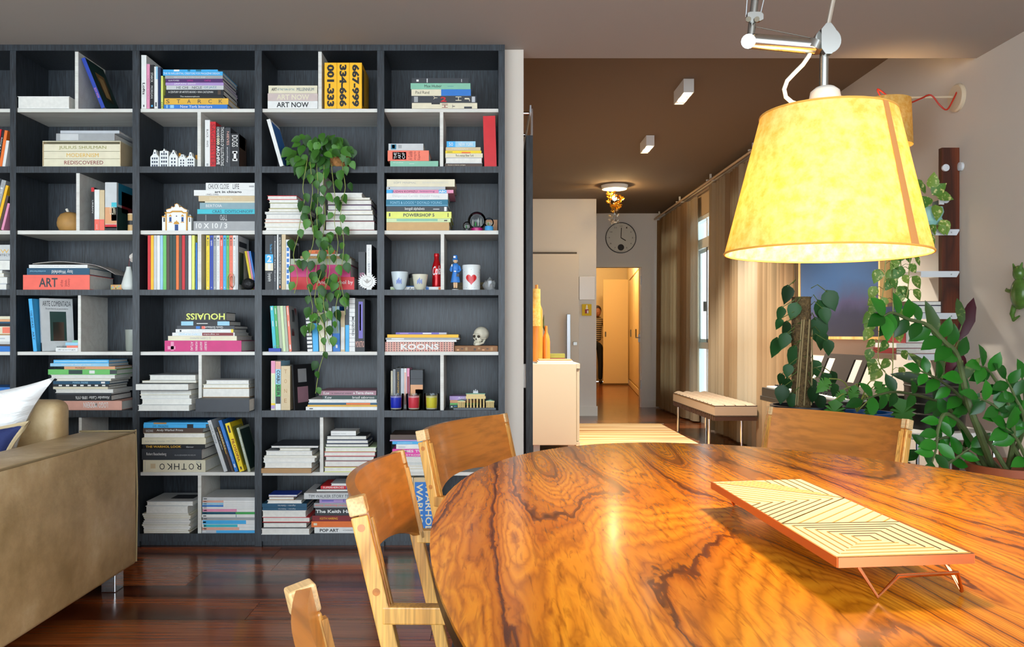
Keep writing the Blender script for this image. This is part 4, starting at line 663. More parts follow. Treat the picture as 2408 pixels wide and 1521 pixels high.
MB().box(.006, .02, -.016, -.006, .07, .084).tube([(.008, -.012, .083), (.012, -.013, .093), (.017, -.012, .083)], .001, 5).build('handbag', m_fk, t, local=True)
MB().sphere((0, -.001, .152), .0115, 14, 10, (.9, .9, 1.08)).build('head', m_fs, t, local=True, smooth=2)
MB().sphere((0, -.0118, .151), .0016, 6, 5).build('nose', m_fs, t, local=True, smooth=2)
MB().sphere((0, .0025, .155), .0128, 14, 10, (1.08, .85, .95)).build('hair', cer('figurine_hair', 'c9ccce', .6), t, local=True, smooth=2)
MB().lathe([(.0195, .158), (.0185, .16), (.0115, .164), (.0115, .178), (.0095, .182), (0, .182)], 18).build('hat', m_fb, t, local=True, smooth=True)
MB().box(-.01, .001, -.0125, -.0105, .168, .177).build('hat_flower', m_fw, t, local=True)
# tin with a heart
p = at(1108, 4, .055); r = 22 * S; hh = 60 * S
t = lathe_thing('heart_tin', 'white round tin with red heart and black specks', 'tin', p, [('body', [(r * .95, 0), (r * .96, hh * .83)], mat('tin_white', 'd9dedd', .2)), ('lid', [(r, hh * .83), (r, hh * .96), (r * .96, hh * .99), (0, hh)], mat('tin_white', 'd9dedd', .2))], 32)
def wrap(b, rad): b.v = [(rad * math.sin(v[0] / rad), -rad * math.cos(v[0] / rad), v[2]) for v in b.v]; return b
hp = []
for k in range(40):
    a = 2 * math.pi * k / 40; hp.append((.0033 * 16 * math.sin(a) ** 3 * .55, (13 * math.cos(a) - 5 * math.cos(2 * a) - 2 * math.cos(3 * a) - math.cos(4 * a)) * .0031 * .62 + hh * .42))
b = MB(); rg_ = [.25, .5, .75, 1]; b.add([(0, 0, hh * .42)] + [(x * q_, 0, hh * .42 + (z - hh * .42) * q_) for q_ in rg_ for x, z in hp], [(0, k + 1, (k + 1) % 40 + 1) for k in range(40)] + [(1 + i * 40 + k, 1 + (i + 1) * 40 + k, 1 + (i + 1) * 40 + (k + 1) % 40, 1 + i * 40 + (k + 1) % 40) for i in range(3) for k in range(40)]); wrap(b, r * .965).build('heart_print', mat('heart_red', 'c8161c', .25), t, local=True, fix=False)
for k in range(34):
    a = U(-1.2, 1.2) * r; z = U(.04, .8) * hh
    if abs(a) < .031 and abs(z - hh * .42) < .036: continue
    b = MB().add([(a, 0, z), (a + U(.001, .004), 0, z + U(-.002, .002)), (a + U(.001, .003), 0, z + U(.002, .004))], [(0, 1, 2)]); wrap(b, r * .966).build('speck_print', m_fk, t, local=True, fix=False)
# crystal cluster and the little wooden box behind
t = thing('crystal_cluster', 'clear quartz crystal cluster on shelf end', 'crystal', at(1152, 4, .045)); m_cr = mat('quartz', 'e0e4e4', .08, trans=.75, ior=1.5)
for x, y_, w, h, tl in ((0, 0, .018, .07, 0), (-.014, -.008, .013, .042, -.25), (.017, -.004, .01, .045, .12), (-.022, .006, .009, .03, -.5), (.008, -.014, .014, .03, .3)):
    o = MB().lathe([(w, 0), (w, h * .68), (0, h)], 6).build('crystal_point', m_cr, t, local=True); o.location = (x, y_, .009 if tl else .0); o.rotation_euler = (0, tl, U(0, 1))
MB().lathe([(.03, 0), (.032, .006), (.026, .014), (0, .014)], 9).build('matrix_rock', m_cr, t, local=True)
t = thing('wooden_box', 'little olive wooden box behind heart tin', 'box', at(1112, 4, .17)); MB().box(-.085, .08, 0, .06, 0, 22 * S).build('body', cm('olive') if 0 else mat('old_wood', '7a6b46', .7, var=.2, vscale=40), t, local=True)
for z in (.015, .031): MB().box(-.0855, .0805, -.001, 0, z, z + .003).build('groove', cm('brown'), t, local=True)
# snow globes
gq = NT('clear_glass'); tr = gq.n('BsdfTransparent'); tr.inputs[0].default_value = (.95, .97, .97, 1); gg_ = gq.n('BsdfGlossy', Roughness=.03); lw = gq.n('LayerWeight', Blend=.25); mx = gq.n('MixShader')
gq.l(lw.outputs['Fresnel'], mx.inputs[0]); gq.l(tr.outputs[0], mx.inputs[1]); gq.l(gg_.outputs[0], mx.inputs[2]); gq.l(mx.outputs[0], gq.t.nodes['Material Output'].inputs[0]); m_gl = gq.m; m_mini = cer('mini_city', 'a9aca6', .4)
def globe(x, w, h, base, lab, dy, bw=.8):
    p = at(x, 3, dy); r = w / 2 * S; hh = h * S; t = thing('snow_globe', lab, 'snow globe', p, group='snow globes')
    zb = hh - 2 * r + r * .25
    MB().lathe([(r * bw, 0), (r * bw, max(.006, zb * .8)), (r * bw * .85, max(.008, zb))], 20).build('base', base, t, local=True, smooth=True)
    MB().sphere((0, 0, hh - r), r, 24, 16).build('glass', m_gl, t, local=True, smooth=2)
    for k in range(4):
        q_ = r * (.2 + .5 * R()); xx = (-.45 + .3 * k) * r
        MB().lathe([(r * .09, 0), (r * .08, q_), (0, q_ + r * .35)], 4, (xx, 0, hh - r * 1.55)).build('tiny_tower', (m_mini, cm('green'), m_mini, m_mini)[k], t, local=True)
globe(1098, 20, 22, cer('globe_black', '2a2a2c', .2), 'smallest snow globe with dark base', .03); globe(1121, 44, 48, cer('globe_magenta', 'b0206a', .3), 'largest snow globe with magenta base and city', .07, .66); globe(1150, 23, 31, cer('globe_blue', '4a9ad0', .3), 'medium snow globe with icy blue base', .03, .9)
t = thing('card_box', 'orange-brown card box behind snow globes', 'box', at(1157, 3, .17)); MB().box(-15 * S, 13 * S, 0, .03, 0, 35 * S).build('body', cm('peach'), t, local=True)
o = text_mesh('ISZI', .03, .015).build('lettering', cm('cream'), t, local=True, fix=False); o.location = (.012, -.001, .03); o.rotation_euler = (0, -math.pi / 2, 0)
# skull on a brown box
t = thing('cigar_box', 'flat brown printed wooden box under skull', 'box', at(1119, 5, .03)); MB().box(-51 * S, 52 * S, 0, .2, 0, 14 * S).build('body', mat('cigar_wood', '8a5c33', .55, var=.2, vscale=20), t, local=True, bevel=.002)
for k in range(9): MB().box(-.1 + k * .022, -.088 + k * .022, -.0006, .0, .006 + (k % 2) * .006, .012 + (k % 3) * .005).build('box_print', cm(('peach', 'brown', 'tan')[k % 3]), t, local=True)
p = at(1130, 5, .085) + Vector((0, 0, 14 * S)); t = thing('skull', 'bone-coloured resin skull sitting on brown box', 'skull', p, (0, 0, -.6)); m_sk = mat('bone', 'cfc9b4', .55, var=.1, vscale=40); m_so = mat('socket', '3a342a', .8)
b = MB().sphere((0, .006, .06), .042, 28, 20, (.92, 1.12, .95)); b.v = [(x * (1 - .22 * max(0, min(1, (.055 - z) / .04))) * (1 if y > -.005 else .95), y, z) for x, y, z in b.v]; b.build('cranium', m_sk, t, local=True, smooth=2)
b = MB().sphere((0, -.022, .038), .026, 20, 14, (.92, .75, 1.0)); b.build('face', m_sk, t, local=True, smooth=2)
MB().tube([(.024, .005, .034), (.023, -.012, .014), (.013, -.036, .008), (0, -.042, .007), (-.013, -.036, .008), (-.023, -.012, .014), (-.024, .005, .034)], [.005, .006, .0075, .0085, .0075, .006, .005], 10).build('jaw', m_sk, t, local=True, smooth=True)
for sx in (-1, 1):
    MB().sphere((sx * .0135, -.0385, .048), .0088, 12, 8, (1, .6, .9)).build('eye_socket', m_so, t, local=True, smooth=2)
    MB().tube([(sx * .02, -.033, .04), (sx * .03, -.02, .036), (sx * .034, -.002, .038)], [.004, .0035, .003], 8).build('cheekbone', m_sk, t, local=True, smooth=True)
    MB().tube([(sx * .004, -.043, .06), (sx * .0135, -.044, .0585), (sx * .023, -.035, .055)], [.003, .004, .003], 8).build('brow', m_sk, t, local=True, smooth=True)
MB().prism([(-.0045, .03), (.0045, .03), (0, .042)], -.0435, -.036).build('nose_hole', m_so, t, local=True)
for k in range(8):
    a = (k - 3.5) * .0042
    MB().box(a - .0019, a + .0019, -.0435 + abs(a) * .35, -.037 + abs(a) * .35, .0165, .0225).build('tooth', m_sk, t, local=True); MB().box(a - .0018, a + .0018, -.045 + abs(a) * .35, -.039 + abs(a) * .35, .011, .016).build('tooth', m_sk, t, local=True)
# candles in glass
for i, (x, c, lab) in enumerate(((930, '1c2fb8', 'blue wax candle in clear glass tumbler'), (972, 'e03a48', 'red and pink wax candle in clear glass tumbler'), (1014, 'e3cf3a', 'yellow wax candle in clear glass tumbler'))):
    t = lathe_thing('candle_jar', lab, 'candle', at(x, 6, .025), [('glass', [(.036, 0), (.0385, .004), (.041, .085), (.039, .085), (.0365, .006), (0, .006)], m_gl), ('wax', [(.03, .0125), (.0345, .022), (.0365, .066), (0, .066)], mat(f'wax_{i}', c, .4, spec=.3)), ('wax_foot', [(.026, .0065), (.0305, .012), (.0, .0124)], mat('white_wax', 'e8e2cc', .5)), ('wax_top', [(.0368, .0665), (.0372, .074), (0, .072)], mat(f'wax_top_{i}', ('9a90c8', 'eaa0a0', 'd9cc88')[i], .45))], 28, 'candles in glass tumblers')
    MB().tube([(0, 0, .07), (.001, 0, .08)], .0012, 6).build('wick', cm('white'), t, local=True)
# miniature gate of columns
p = at(1119, 6, .02); t = thing('gate_model', 'small brick-built model gate with six columns and statue', 'model', p); m_gt = cer('gate_tan', 'd2b878', .4); m_gg = cer('gate_green', '6d9a80', .4); g_ = lambda x: (x - 1119) * S; gz = lambda y: (962 - y) * S
MB().box(g_(1066), g_(1166), 0, .075, 0, gz(957)).build('base_plate', cer('gate_grey', '4a5056', .4), t, local=True)
for k in range(6): MB().lathe([(.005, gz(957)), (.0042, gz(955)), (.0042, gz(938)), (.005, gz(936))], 10, (g_(1099 + 7.7 * k), .02, 0)).build('column', m_gt, t, local=True, smooth=True)
for k in range(6): MB().box(g_(1097 + 7.7 * k), g_(1101 + 7.7 * k), .03, .055, gz(957), gz(936)).build('pier', m_gt, t, local=True)
MB().box(g_(1095), g_(1142), .012, .06, gz(936), gz(930)).build('architrave', m_gt, t, local=True); MB().box(g_(1096), g_(1140), .014, .058, gz(930), gz(925)).build('attic', m_gt, t, local=True)
MB().box(g_(1095), g_(1141), .013, .059, gz(925), gz(923)).build('roof', m_gg, t, local=True)
for a, b2 in ((1075, 1094), (1142, 1163)):
    for k in range(4): MB().lathe([(.0022, gz(957)), (.0022, gz(944))], 8, (g_(a + 2 + k * (b2 - a - 4) / 3), .015, 0)).build('side_column', m_gt, t, local=True, smooth=True)
    MB().box(g_(a + 2), g_(b2 - 2), .03, .055, gz(957), gz(944)).build('side_wall', m_gt, t, local=True)
    MB().box(g_(a), g_(b2), .01, .06, gz(944), gz(941)).build('side_beam', m_gt, t, local=True)
    MB().prism([(g_(a), gz(941)), (g_(b2), gz(941)), (g_((a + b2) / 2), gz(938))], .01, .06).build('side_pediment', m_gg, t, local=True)
MB().box(g_(1112), g_(1124), .03, .04, gz(923), gz(919)).sphere((g_(1114), .035, gz(917.5)), .004, 8, 6).sphere((g_(1122), .035, gz(917.5)), .004, 8, 6).bar((g_(1118), .035, gz(920)), (g_(1118), .035, gz(914)), .004, .004).build('chariot', cer('silver_plastic', 'c4c8ca', .3), t, local=True)
# ---------------------------------------------------------------- dining table
TZ = .74
w = NT('figured_rosewood'); tc = w.n('TexCoord')
mp = w.n('Mapping'); mp.inputs['Rotation'].default_value = (0, 0, -.19); mp.inputs['Scale'].default_value = (1.25, .16, 1); w.l(tc.outputs['Object'], mp.inputs[0])
n0 = w.n('TexNoise', Scale=2.1, Detail=1.5, Roughness=.5, Distortion=.5); w.l(mp.outputs[0], n0.inputs['Vector'])
mp2 = w.n('Mapping'); mp2.inputs['Rotation'].default_value = (0, 0, -.19); mp2.inputs['Scale'].default_value = (1, .22, 1); w.l(tc.outputs['Object'], mp2.inputs[0])
n3 = w.n('TexNoise', Scale=34.0, Detail=3.0, Distortion=.8); w.l(mp2.outputs[0], n3.inputs['Vector'])
m1 = w.n('Math', _operation='MULTIPLY'); m1.inputs[1].default_value = 10.0; w.l(n0.outputs[0], m1.inputs[0])
m2 = w.n('Math', _operation='MULTIPLY_ADD'); m2.inputs[1].default_value = .3; w.l(n3.outputs[0], m2.inputs[0]); w.l(m1.outputs[0], m2.inputs[2])
mb = w.n('Math', _operation='MULTIPLY'); mb.inputs[1].default_value = 75.0; w.l(n0.outputs[0], mb.inputs[0]); mb2 = w.n('Math', _operation='MULTIPLY_ADD'); mb2.inputs[1].default_value = 1.6; w.l(n3.outputs[0], mb2.inputs[0]); w.l(mb.outputs[0], mb2.inputs[2]); fr2 = w.n('Math', _operation='PINGPONG'); fr2.inputs[1].default_value = .5; w.l(mb2.outputs[0], fr2.inputs[0])
rq = w.ramp([(0, '9a6a3a'), (.22, 'e6d2b4'), (.5, 'ffffff')]); w.l(fr2.outputs[0], rq.inputs[0])
fr = w.n('Math', _operation='FRACT'); w.l(m2.outputs[0], fr.inputs[0])
rp = w.ramp([(0, '4a2006'), (.02, '6e340a'), (.05, 'b86a10'), (.4, 'dc9220'), (.75, 'd08418'), (.965, 'b0660e'), (1, '5a2a08')]); w.l(fr.outputs[0], rp.inputs[0])
mp3 = w.n('Mapping'); mp3.inputs['Rotation'].default_value = (0, 0, -.19); mp3.inputs['Scale'].default_value = (1, .1, 1); w.l(tc.outputs['Object'], mp3.inputs[0])
n4 = w.n('TexNoise', Scale=95.0, Detail=3.0, Distortion=1.2); w.l(mp3.outputs[0], n4.inputs['Vector'])
r4 = w.ramp([(.3, '8a6a4c'), (.48, 'ffffff')]); w.l(n4.outputs[0], r4.inputs[0])
mx = w.n('MixRGB', _blend_type='MULTIPLY', Fac=.55); w.l(rp.outputs[0], mx.inputs[1]); w.l(r4.outputs[0], mx.inputs[2]); mxq = w.n('MixRGB', _blend_type='MULTIPLY', Fac=.55); w.l(mx.outputs[0], mxq.inputs[1]); w.l(rq.outputs[0], mxq.inputs[2]); w.l(mxq.outputs[0], w.b.inputs['Base Color'])
w.b.inputs['Roughness'].default_value = .22; w.b.inputs['Coat Weight'].default_value = .12; w.b.inputs['Specular IOR Level'].default_value = .4; w.b.inputs['Coat Roughness'].default_value = .12
m_table = w.m
m_tdark = mat('dark_table_edge', '2a1208', .35)
tb = thing('dining_table', 'large oval glossy figured-wood dining table', 'table', (.712, 1.22, 0))
n = 96; el = []
for k in range(n):
    a = 2 * math.pi * k / n; p = Vector((.189, -.982)) * (1.446 * math.cos(a)) + Vector((.982, .189)) * (.789 * math.sin(a)); el.append((.712 + p.x, 1.22 + p.y))
MB().prism(el, TZ - .006, TZ, 'xy').build('tabletop', m_table, tb)
MB().prism([(.712 + (x - .712) * .997, 1.22 + (y - 1.22) * .997) for x, y in el], TZ - .03, TZ - .006, 'xy').build('table_edge', m_tdark, tb)
for s in (-.62, .62):
    c = Vector((.712 + .189 * s, 1.22 - .982 * s, 0))
    MB().box(c.x - .22, c.x + .22, c.y - .04, c.y + .04, .03, TZ - .03).build('trestle', m_tdark, tb); MB().box(c.x - .33, c.x + .33, c.y - .05, c.y + .05, 0, .03).build('trestle_foot', m_tdark, tb)

# ---------------------------------------------------------------- chairs
m_ply = wood('orange_plywood', '9c5a1c', 'b56c26', 'c07830', axis=0, freq=4, amp=.3, rough=.3, coat=.2, rnd=7, streak=.4, bump=.01, stretch=4).m
m_ash = wood('honey_wood', 'b27a34', 'cf9545', 'd9a353', axis=2, freq=14, amp=.4, rough=.35, coat=.1, rnd=7, streak=.5, bump=.01).m
m_endg = wood('pale_end_grain', 'b98f58', 'cda670', 'd6b280', axis=0, freq=16, amp=.4, rough=.5, rnd=4).m
m_seat = mat('dark_seat_leather', '1d2430', .5)
HW, ZT = .285, .80
def py_(z): return -.29 + (ZT - z) * .235
def make_chair():
    t = thing('dining_chair', '', 'chair', group='low wooden chairs around the oval table')
    for s in (-1, 1):
        MB().bar((s * HW, py_(0), 0), (s * HW, py_(ZT - .035), ZT - .035), .026, .031, (0, 1, 0)).build('rear_leg', m_ash, t, local=True, bevel=.003)
        MB().bar((s * HW, py_(ZT - .033), ZT - .033), (s * HW, py_(ZT), ZT), .027, .033, (0, 1, 0)).build('leg_cap', m_endg, t, local=True, bevel=.003)
        MB().bar((s * HW, .20, 0), (s * HW, .18, .571), .034, .04, (0, 1, 0)).build('front_leg', m_ash, t, local=True, bevel=.003)
        MB().bar((s * HW, py_(.585), .587), (s * HW, .2, .587), .028, .032).build('side_rail', m_ash, t, local=True, bevel=.003)
        for z in (.63, .745): MB().lathe([(.007, 0), (.007, .0015), (0, .0015)], 14, (s * (HW + .0122), py_(z), z), Matrix.Rotation(s * math.pi / 2, 3, 'Y')).build('peg', m_ply, t, local=True)
        MB().bar((s * (HW - .008), py_(.585) + .017, .585), (s * (HW - .008), py_(ZT - .04) + .017, ZT - .04), .012, .008, (0, 1, 0)).build('edge_strip', m_ash, t, local=True)
    MB().box(-HW + .018, HW - .018, .165, .195, .38, .42).build('front_rail', m_ash, t, local=True, bevel=.003)
    MB().box(-HW + .018, HW - .018, -.13, .2, .42, .45).build('seat', m_seat, t, local=True, bevel=.01)
    def f(u, v):
        x = (u - .5) * 2 * (HW + .006); q = max(0, 1 - (x / (HW + .006)) ** 2)
        zl = .578 + .055 * q ** .6; z = zl + (ZT - zl) * v
        return (x, py_(z) + .018 - .06 * q, z)
    MB().slab(f, 20, 6, lambda u, v: (0, -.018, -.002)).build('backrest', m_ply, t, smooth=True, local=True)
    return t
chair = make_chair(); first = True
def place(a, b, label):
    """a,b: the two upper back corners on plan, so that the seat lies to the table side"""
    global first
    a = Vector((*a, 0)); b = Vector((*b, 0)); m = (a + b) / 2; ex = (b - a).normalized()     # local +x
    ang = math.atan2(ex.y, ex.x); ey = Vector((-ex.y, ex.x, 0))
    o = chair if first else copy_tree(chair); first = False
    o.location = m + ey * .29; o.rotation_euler = (0, 0, ang); o['label'] = label; return o
place((-.235, 2.04), (-.245, 1.465), 'low wooden chair at table side, curved back fully visible beside floor')
place((.05, 3.01), (-.218, 2.475), 'low wooden chair nearest bookcase end, before white wall edge')
place((1.463, 2.77), (1.128, 3.31), 'low wooden chair before potted plants at far side of table')
place((-.226, .95), (.05, .44), 'low wooden chair cut off by bottom edge, only back tip visible')

# ---------------------------------------------------------------- tray on the table
c4 = [Vector((.448, 1.636)), Vector((.6416, 1.67)), Vector((.6577, 1.099)), Vector((.4636, 1.078))]
tr0 = thing('serving_tray', 'long cream geometric-inlay tray on copper wire feet', 'tray', (.553, 1.37, TZ))
def tuv(u, v): p = c4[0] * (1 - u) * (1 - v) + c4[1] * u * (1 - v) + c4[2] * u * v + c4[3] * (1 - u) * v; return p
zt = .795
MB().prism([tuple(p) for p in c4], zt - .011, zt, 'xy').build('board', mat('tray_cream', 'd9cba6', .35), tr0)
m_cop = mat('copper', 'd98a5c', .18, 1); m_cedge = mat('copper_edge', 'c06a30', .3, .6)
for a, b in ((0, 3), (1, 2), (0, 1), (3, 2)): MB().bar((*c4[a], zt - .006), (*c4[b], zt - .006), .003, .0135).build('rim', m_cop if a in (0, 3) and b in (1, 2) else m_cedge, tr0)
m_line = mat('inlay_line', '4a3420', .5); m_line2 = mat('inlay_gold', 'b8863c', .4)
def tri(Pq, Qq, Rr, n, m):
    for k in range(n):
        t = k / n; a = Vector(Pq).lerp(Vector(Rr), t); b = Vector(Qq).lerp(Vector(Rr), t)
        A = tuv(*a); Bv = tuv(*b)
        MB().bar((*A, zt + .0002), (*Bv, zt + .0002), .0018, .0012).build('inlay_line', m, tr0)
tri((0, .02), (1, .34), (.5, .01), 8, m_line2); tri((1, .34), (1, .0), (.5, .01), 6, m_line); tri((0, .02), (1, .34), (0, .38), 8, m_line2)
tri((1, .34), (0, .65), (0, .38), 8, m_line); tri((1, .34), (0, .65), (1, .67), 7, m_line2); tri((0, .65), (1, .67), (.45, .83), 7, m_line); tri((1, .67), (1, 1), (.45, .83), 7, m_line); tri((0, .65), (0, .985), (.45, .83), 7, m_line2); tri((0, .99), (1, .99), (.45, .83), 6, m_line2)
ex = (c4[1] - c4[0]).normalized(); ey = (c4[0] - c4[3]).normalized()
for base, s in ((c4[3], -1), (c4[0], 1)):
    q = lambda u, o, z: (*(base + ex * u * .194 + ey * s * o), z)
    pts = [q(.15, -.02, zt - .014), q(.16, .0, zt - .014), q(.27, .012, TZ + .0045), q(.40, .02, zt - .022), q(.86, .02, zt - .022), q(.93, .01, TZ + .0045), q(.86, -.01, zt - .014), q(.83, -.03, zt - .014)]
    MB().tube(pts, .0028, 8).build('foot_handle', m_cop, tr0, smooth=True)

# ---------------------------------------------------------------- articulated pendant lamp
dl = 1.61; q = lambda x, y, dd=0: P(x, y, dl + dd)
sh = NT('parchment_shade'); v = sh.coords((1, 1, 1)); nn = sh.n('TexNoise', Scale=42.0, Detail=5.0, Roughness=.65); sh.l(v, nn.inputs['Vector'])
rr = sh.ramp([(.32, 'dcae4e'), (.68, 'f0d58c')]); sh.l(nn.outputs[0], rr.inputs[0])
df = sh.n('BsdfDiffuse'); tl = sh.n('BsdfTranslucent'); mxs = sh.n('MixShader', Fac=.42); rf = sh.n('BsdfRefraction', Roughness=1.0, IOR=1.35); mx0 = sh.n('MixShader', Fac=.3); sh.l(rr.outputs[0], df.inputs[0]); dk = sh.n('MixRGB', _blend_type='MULTIPLY', Fac=1.0); dk.inputs[2].default_value = (.17, .122, .04, 1); sh.l(rr.outputs[0], dk.inputs[1]); sh.l(dk.outputs[0], tl.inputs[0])
sh.l(df.outputs[0], mxs.inputs[1]); sh.l(tl.outputs[0], mx0.inputs[1]); sh.l(dk.outputs[0], rf.inputs[0]); sh.l(rf.outputs[0], mx0.inputs[2]); sh.l(mx0.outputs[0], mxs.inputs[2]); sh.l(mxs.outputs[0], sh.t.nodes['Material Output'].inputs[0])
cb = q(1940, 596); ct = q(1940, 272)
lamp = thing('pendant_lamp', 'large glowing parchment lamp shade on chrome articulated ceiling arm', 'lamp', q(1940, 596))
Rb, Rt, H = .193, .128, (ct - cb).z
Mt = Matrix.Rotation(math.radians(1.0), 3, 'Y')
MB().lathe([(Rb, 0), (Rb * .93 + Rt * .07, H * .07), ((Rb + Rt) / 2, H * .5), (Rt, H)], 64, M=Mt, caps=False).build('lamp_shade', sh.m, lamp, smooth=True, local=True, fix=False)
for r_, z_ in ((Rb, 0), (Rt, H)):
    MB().tube([Mt @ Vector((r_ * math.cos(a), r_ * math.sin(a), z_)) for a in [2 * math.pi * k / 48 for k in range(48)]], .0022, 6, True).build('rim_wire', mat('shade_rim', 'b98a3a', .5), lamp, smooth=True, local=True)
a0 = math.radians(-62); b = MB()
b.grid(lambda u, v: Mt @ Vector(((Rb + (Rt - Rb) * v + .0012) * math.cos(a0 + (u - .5) * .11), (Rb + (Rt - Rb) * v + .0012) * math.sin(a0 + (u - .5) * .11), H * v)), 2, 6)
b.build('seam_strip', mat('shade_seam', 'a87038', .7), lamp, local=True, fix=False, smooth=True)
MB().lathe([(.03, H - .01), (.03, H + .035), (.0275, H + .048), (.018, H + .056), (.006, H + .058)], 24).build('socket_cover', mat('socket_aluminium', 'c9c6be', .35, .3), lamp, smooth=True, local=True)
for k, z in enumerate((.012, .025)):
    tm = text_mesh('MAX. 150W A60', .034, .004); tm.v = [(.0304 * math.sin((v[0] - .017) / .0304), -.0304 * math.cos((v[0] - .017) / .0304), H + z + v[2]) for v in tm.v]; tm.build('socket_lettering', cm('charcoal'), lamp, local=True, fix=False)
for k in range(3):
    a = 2 * math.pi * k / 3 + .5; MB().tube([(0, 0, H - .012), Mt @ Vector((Rt * math.cos(a), Rt * math.sin(a), H))], .002, 6).build('shade_spoke', M_steel, lamp, local=True)
MB().lathe([(.014, H * .55), (.022, H * .5), (.03, H * .4), (.024, H * .31), (0, H * .28)], 18).build('bulb', mat('bulb_glow', 'ffe7b0', .3, emit=18), lamp, smooth=True, local=True)
MB().lathe([(.015, H * .55), (.015, H - .02)], 14).build('bulb_holder', cm('white'), lamp, smooth=True, local=True)
lt = bpy.data.lights.new('lamp_bulb', 'POINT'); lt.energy = 46; lt.color = (1, .70, .36); lt.shadow_soft_size = .045; lo = bpy.data.objects.new('lamp_bulb', lt); COL.objects.link(lo); lo.location = cb + Vector((0, 0, H * .36))
M_lampal = mat('polished_aluminium', '8f8e8a', .22, 1)
def part(b, nm, m=M_lampal, sm=True): return b.build(nm, m, lamp, smooth=sm)
J = q(1940, 97)
part(MB().tube([q(1937, 205), q(1938, 110)], .0085, 12), 'stem')
part(MB().prism([(J.x - .014, J.z - .02), (J.x - .006, J.z - .031), (J.x + .006, J.z - .031), (J.x + .014, J.z - .02), (J.x + .014, J.z + .018), (J.x + .005, J.z + .03), (J.x - .004, J.z + .03), (J.x - .014, J.z + .018)], J.y - .018, J.y - .006), 'joint_plate', sm=False)
part(MB().lathe([(.026, 0), (.026, .016), (.02, .02), (0, .02)], 24, (J.x + .004, J.y - .006, J.z), Matrix.Rotation(-math.pi / 2, 3, 'X')), 'joint_disc')
part(MB().tube([q(1766, 97), q(1915, 110)], .0155, 16), 'arm')
part(MB().tube([q(1908, 118), q(1916, 100)], .018, 16), 'arm_collar'); part(MB().tube([q(1915, 110), q(1934, 102)], .008, 12), 'arm_pin')
part(MB().tube([q(1760, 97, -.022), q(1760, 97, .022)], .014, 16), 'elbow')
part(MB().tube([q(1764, 95), q(1775, 0), q(1812, -330)], .0075, 10), 'upper_arm')
part(MB().prism([(q(1752, 0).x, q(0, 54).z), (q(1752, 0).x, q(0, 38).z), (q(1758, 0).x, q(0, 35).z), (q(1783, 0).x, q(0, 35).z), (q(1789, 0).x, q(0, 40).z), (q(1789, 0).x, q(0, 52).z), (q(1782, 0).x, q(0, 56).z), (q(1757, 0).x, q(0, 56).z)], dl - .016, dl - .006), 'pulley_plate', sm=False)
for x in (1760, 1780): part(MB().tube([q(x, 45, -.02), q(x, 45, -.008)], .0052, 14), 'pulley', mat('dark_pulley', '4a4438', .4, .6))
for a_, b_ in (((1754, 40), (1757, 0)), ((1787, 38), (1796, 0))): part(MB().tube([q(*a_), q(*b_), q(b_[0] + 34, -330)], .0012, 6), 'cable_wire', M_steel)
part(MB().tube([q(1778, 63), q(1920, 92)], .001, 6), 'tension_wire', mat('dark_wire', '4a443c', .4, .7))
part(MB().tube([q(1944, 72), q(1959, 0), q(2012, -260)], .0048, 8), 'counter_rod', mat('rod_metal', 'b5aca0', .3, .9))
cp = [q(1908, 116), q(1902, 132), q(1888, 152), q(1868, 172), q(1851, 190), q(1844, 210), q(1848, 228), q(1862, 240), q(1885, 248)]
part(MB().tube(cp, .0042, 8), 'power_cord', mat('ivory_cord', 'd8cdb8', .5))
up = q(1812, -330); part(MB().tube([up, Vector((up.x, up.y, ZL - .02))], .008, 10), 'drop_rod'); part(MB().tube([q(2012, -260), Vector((up.x, up.y, ZL - .25))], .004, 8), 'link_rod')
part(MB().lathe([(.06, ZL - .03), (.06, ZL - .001), (0, ZL - .001)], 24, (up.x, up.y, 0)), 'ceiling_rose', M_steel)

# ---------------------------------------------------------------- sofa and cushions
lea = NT('tan_leather'); v = lea.coords((1, 1, 1)); n1 = lea.n('TexNoise', Scale=5.0, Detail=6.0, Roughness=.6); lea.l(v, n1.inputs['Vector'])
r1 = lea.ramp([(.3, '967c52'), (.55, 'b89c70'), (.75, 'd2bc92')]); lea.l(n1.outputs[0], r1.inputs[0]); lea.l(r1.outputs[0], lea.b.inputs['Base Color'])
n2 = lea.n('TexNoise', Scale=30.0, Detail=6.0); lea.l(v, n2.inputs['Vector']); bp = lea.n('Bump', Strength=.25, Distance=.01); lea.l(n2.outputs[0], bp.inputs['Height']); lea.l(bp.outputs[0], lea.b.inputs['Normal']); lea.b.inputs['Roughness'].default_value = .45
m_lea = lea.m; m_cord = mat('leather_piping', '8d7b58', .6)
sf = thing('sofa', 'worn tan leather sofa with low boxy arm', 'sofa', (-2.6, 3.05, 0))
X1 = -1.55; ya_, yb_ = 2.36, 3.545; zt_, zb_ = .668, .09
def rb(x0, x1, y0, y1, z0, z1, nm, r=.03, m=m_lea): MB().box(x0, x1, y0, y1, z0, z1).build(nm, m, sf, smooth=True, bevel=r, seg=4)
rb(X1 - .25, X1, ya_, yb_, zb_, zt_, 'arm', .018); rb(-3.9, X1 - .252, yb_ - .05, yb_, zb_, zt_ - .02, 'backrest', .015)
rb(-3.9, X1 - .252, ya_, yb_ - .052, zb_, .30, 'base', .02); rb(-2.8, X1 - .255, ya_ - .03, yb_ - .054, .302, .45, 'seat_cushion', .04); rb(-3.85, -2.81, ya_ - .03, yb_ - .054, .302, .45, 'seat_cushion', .04)
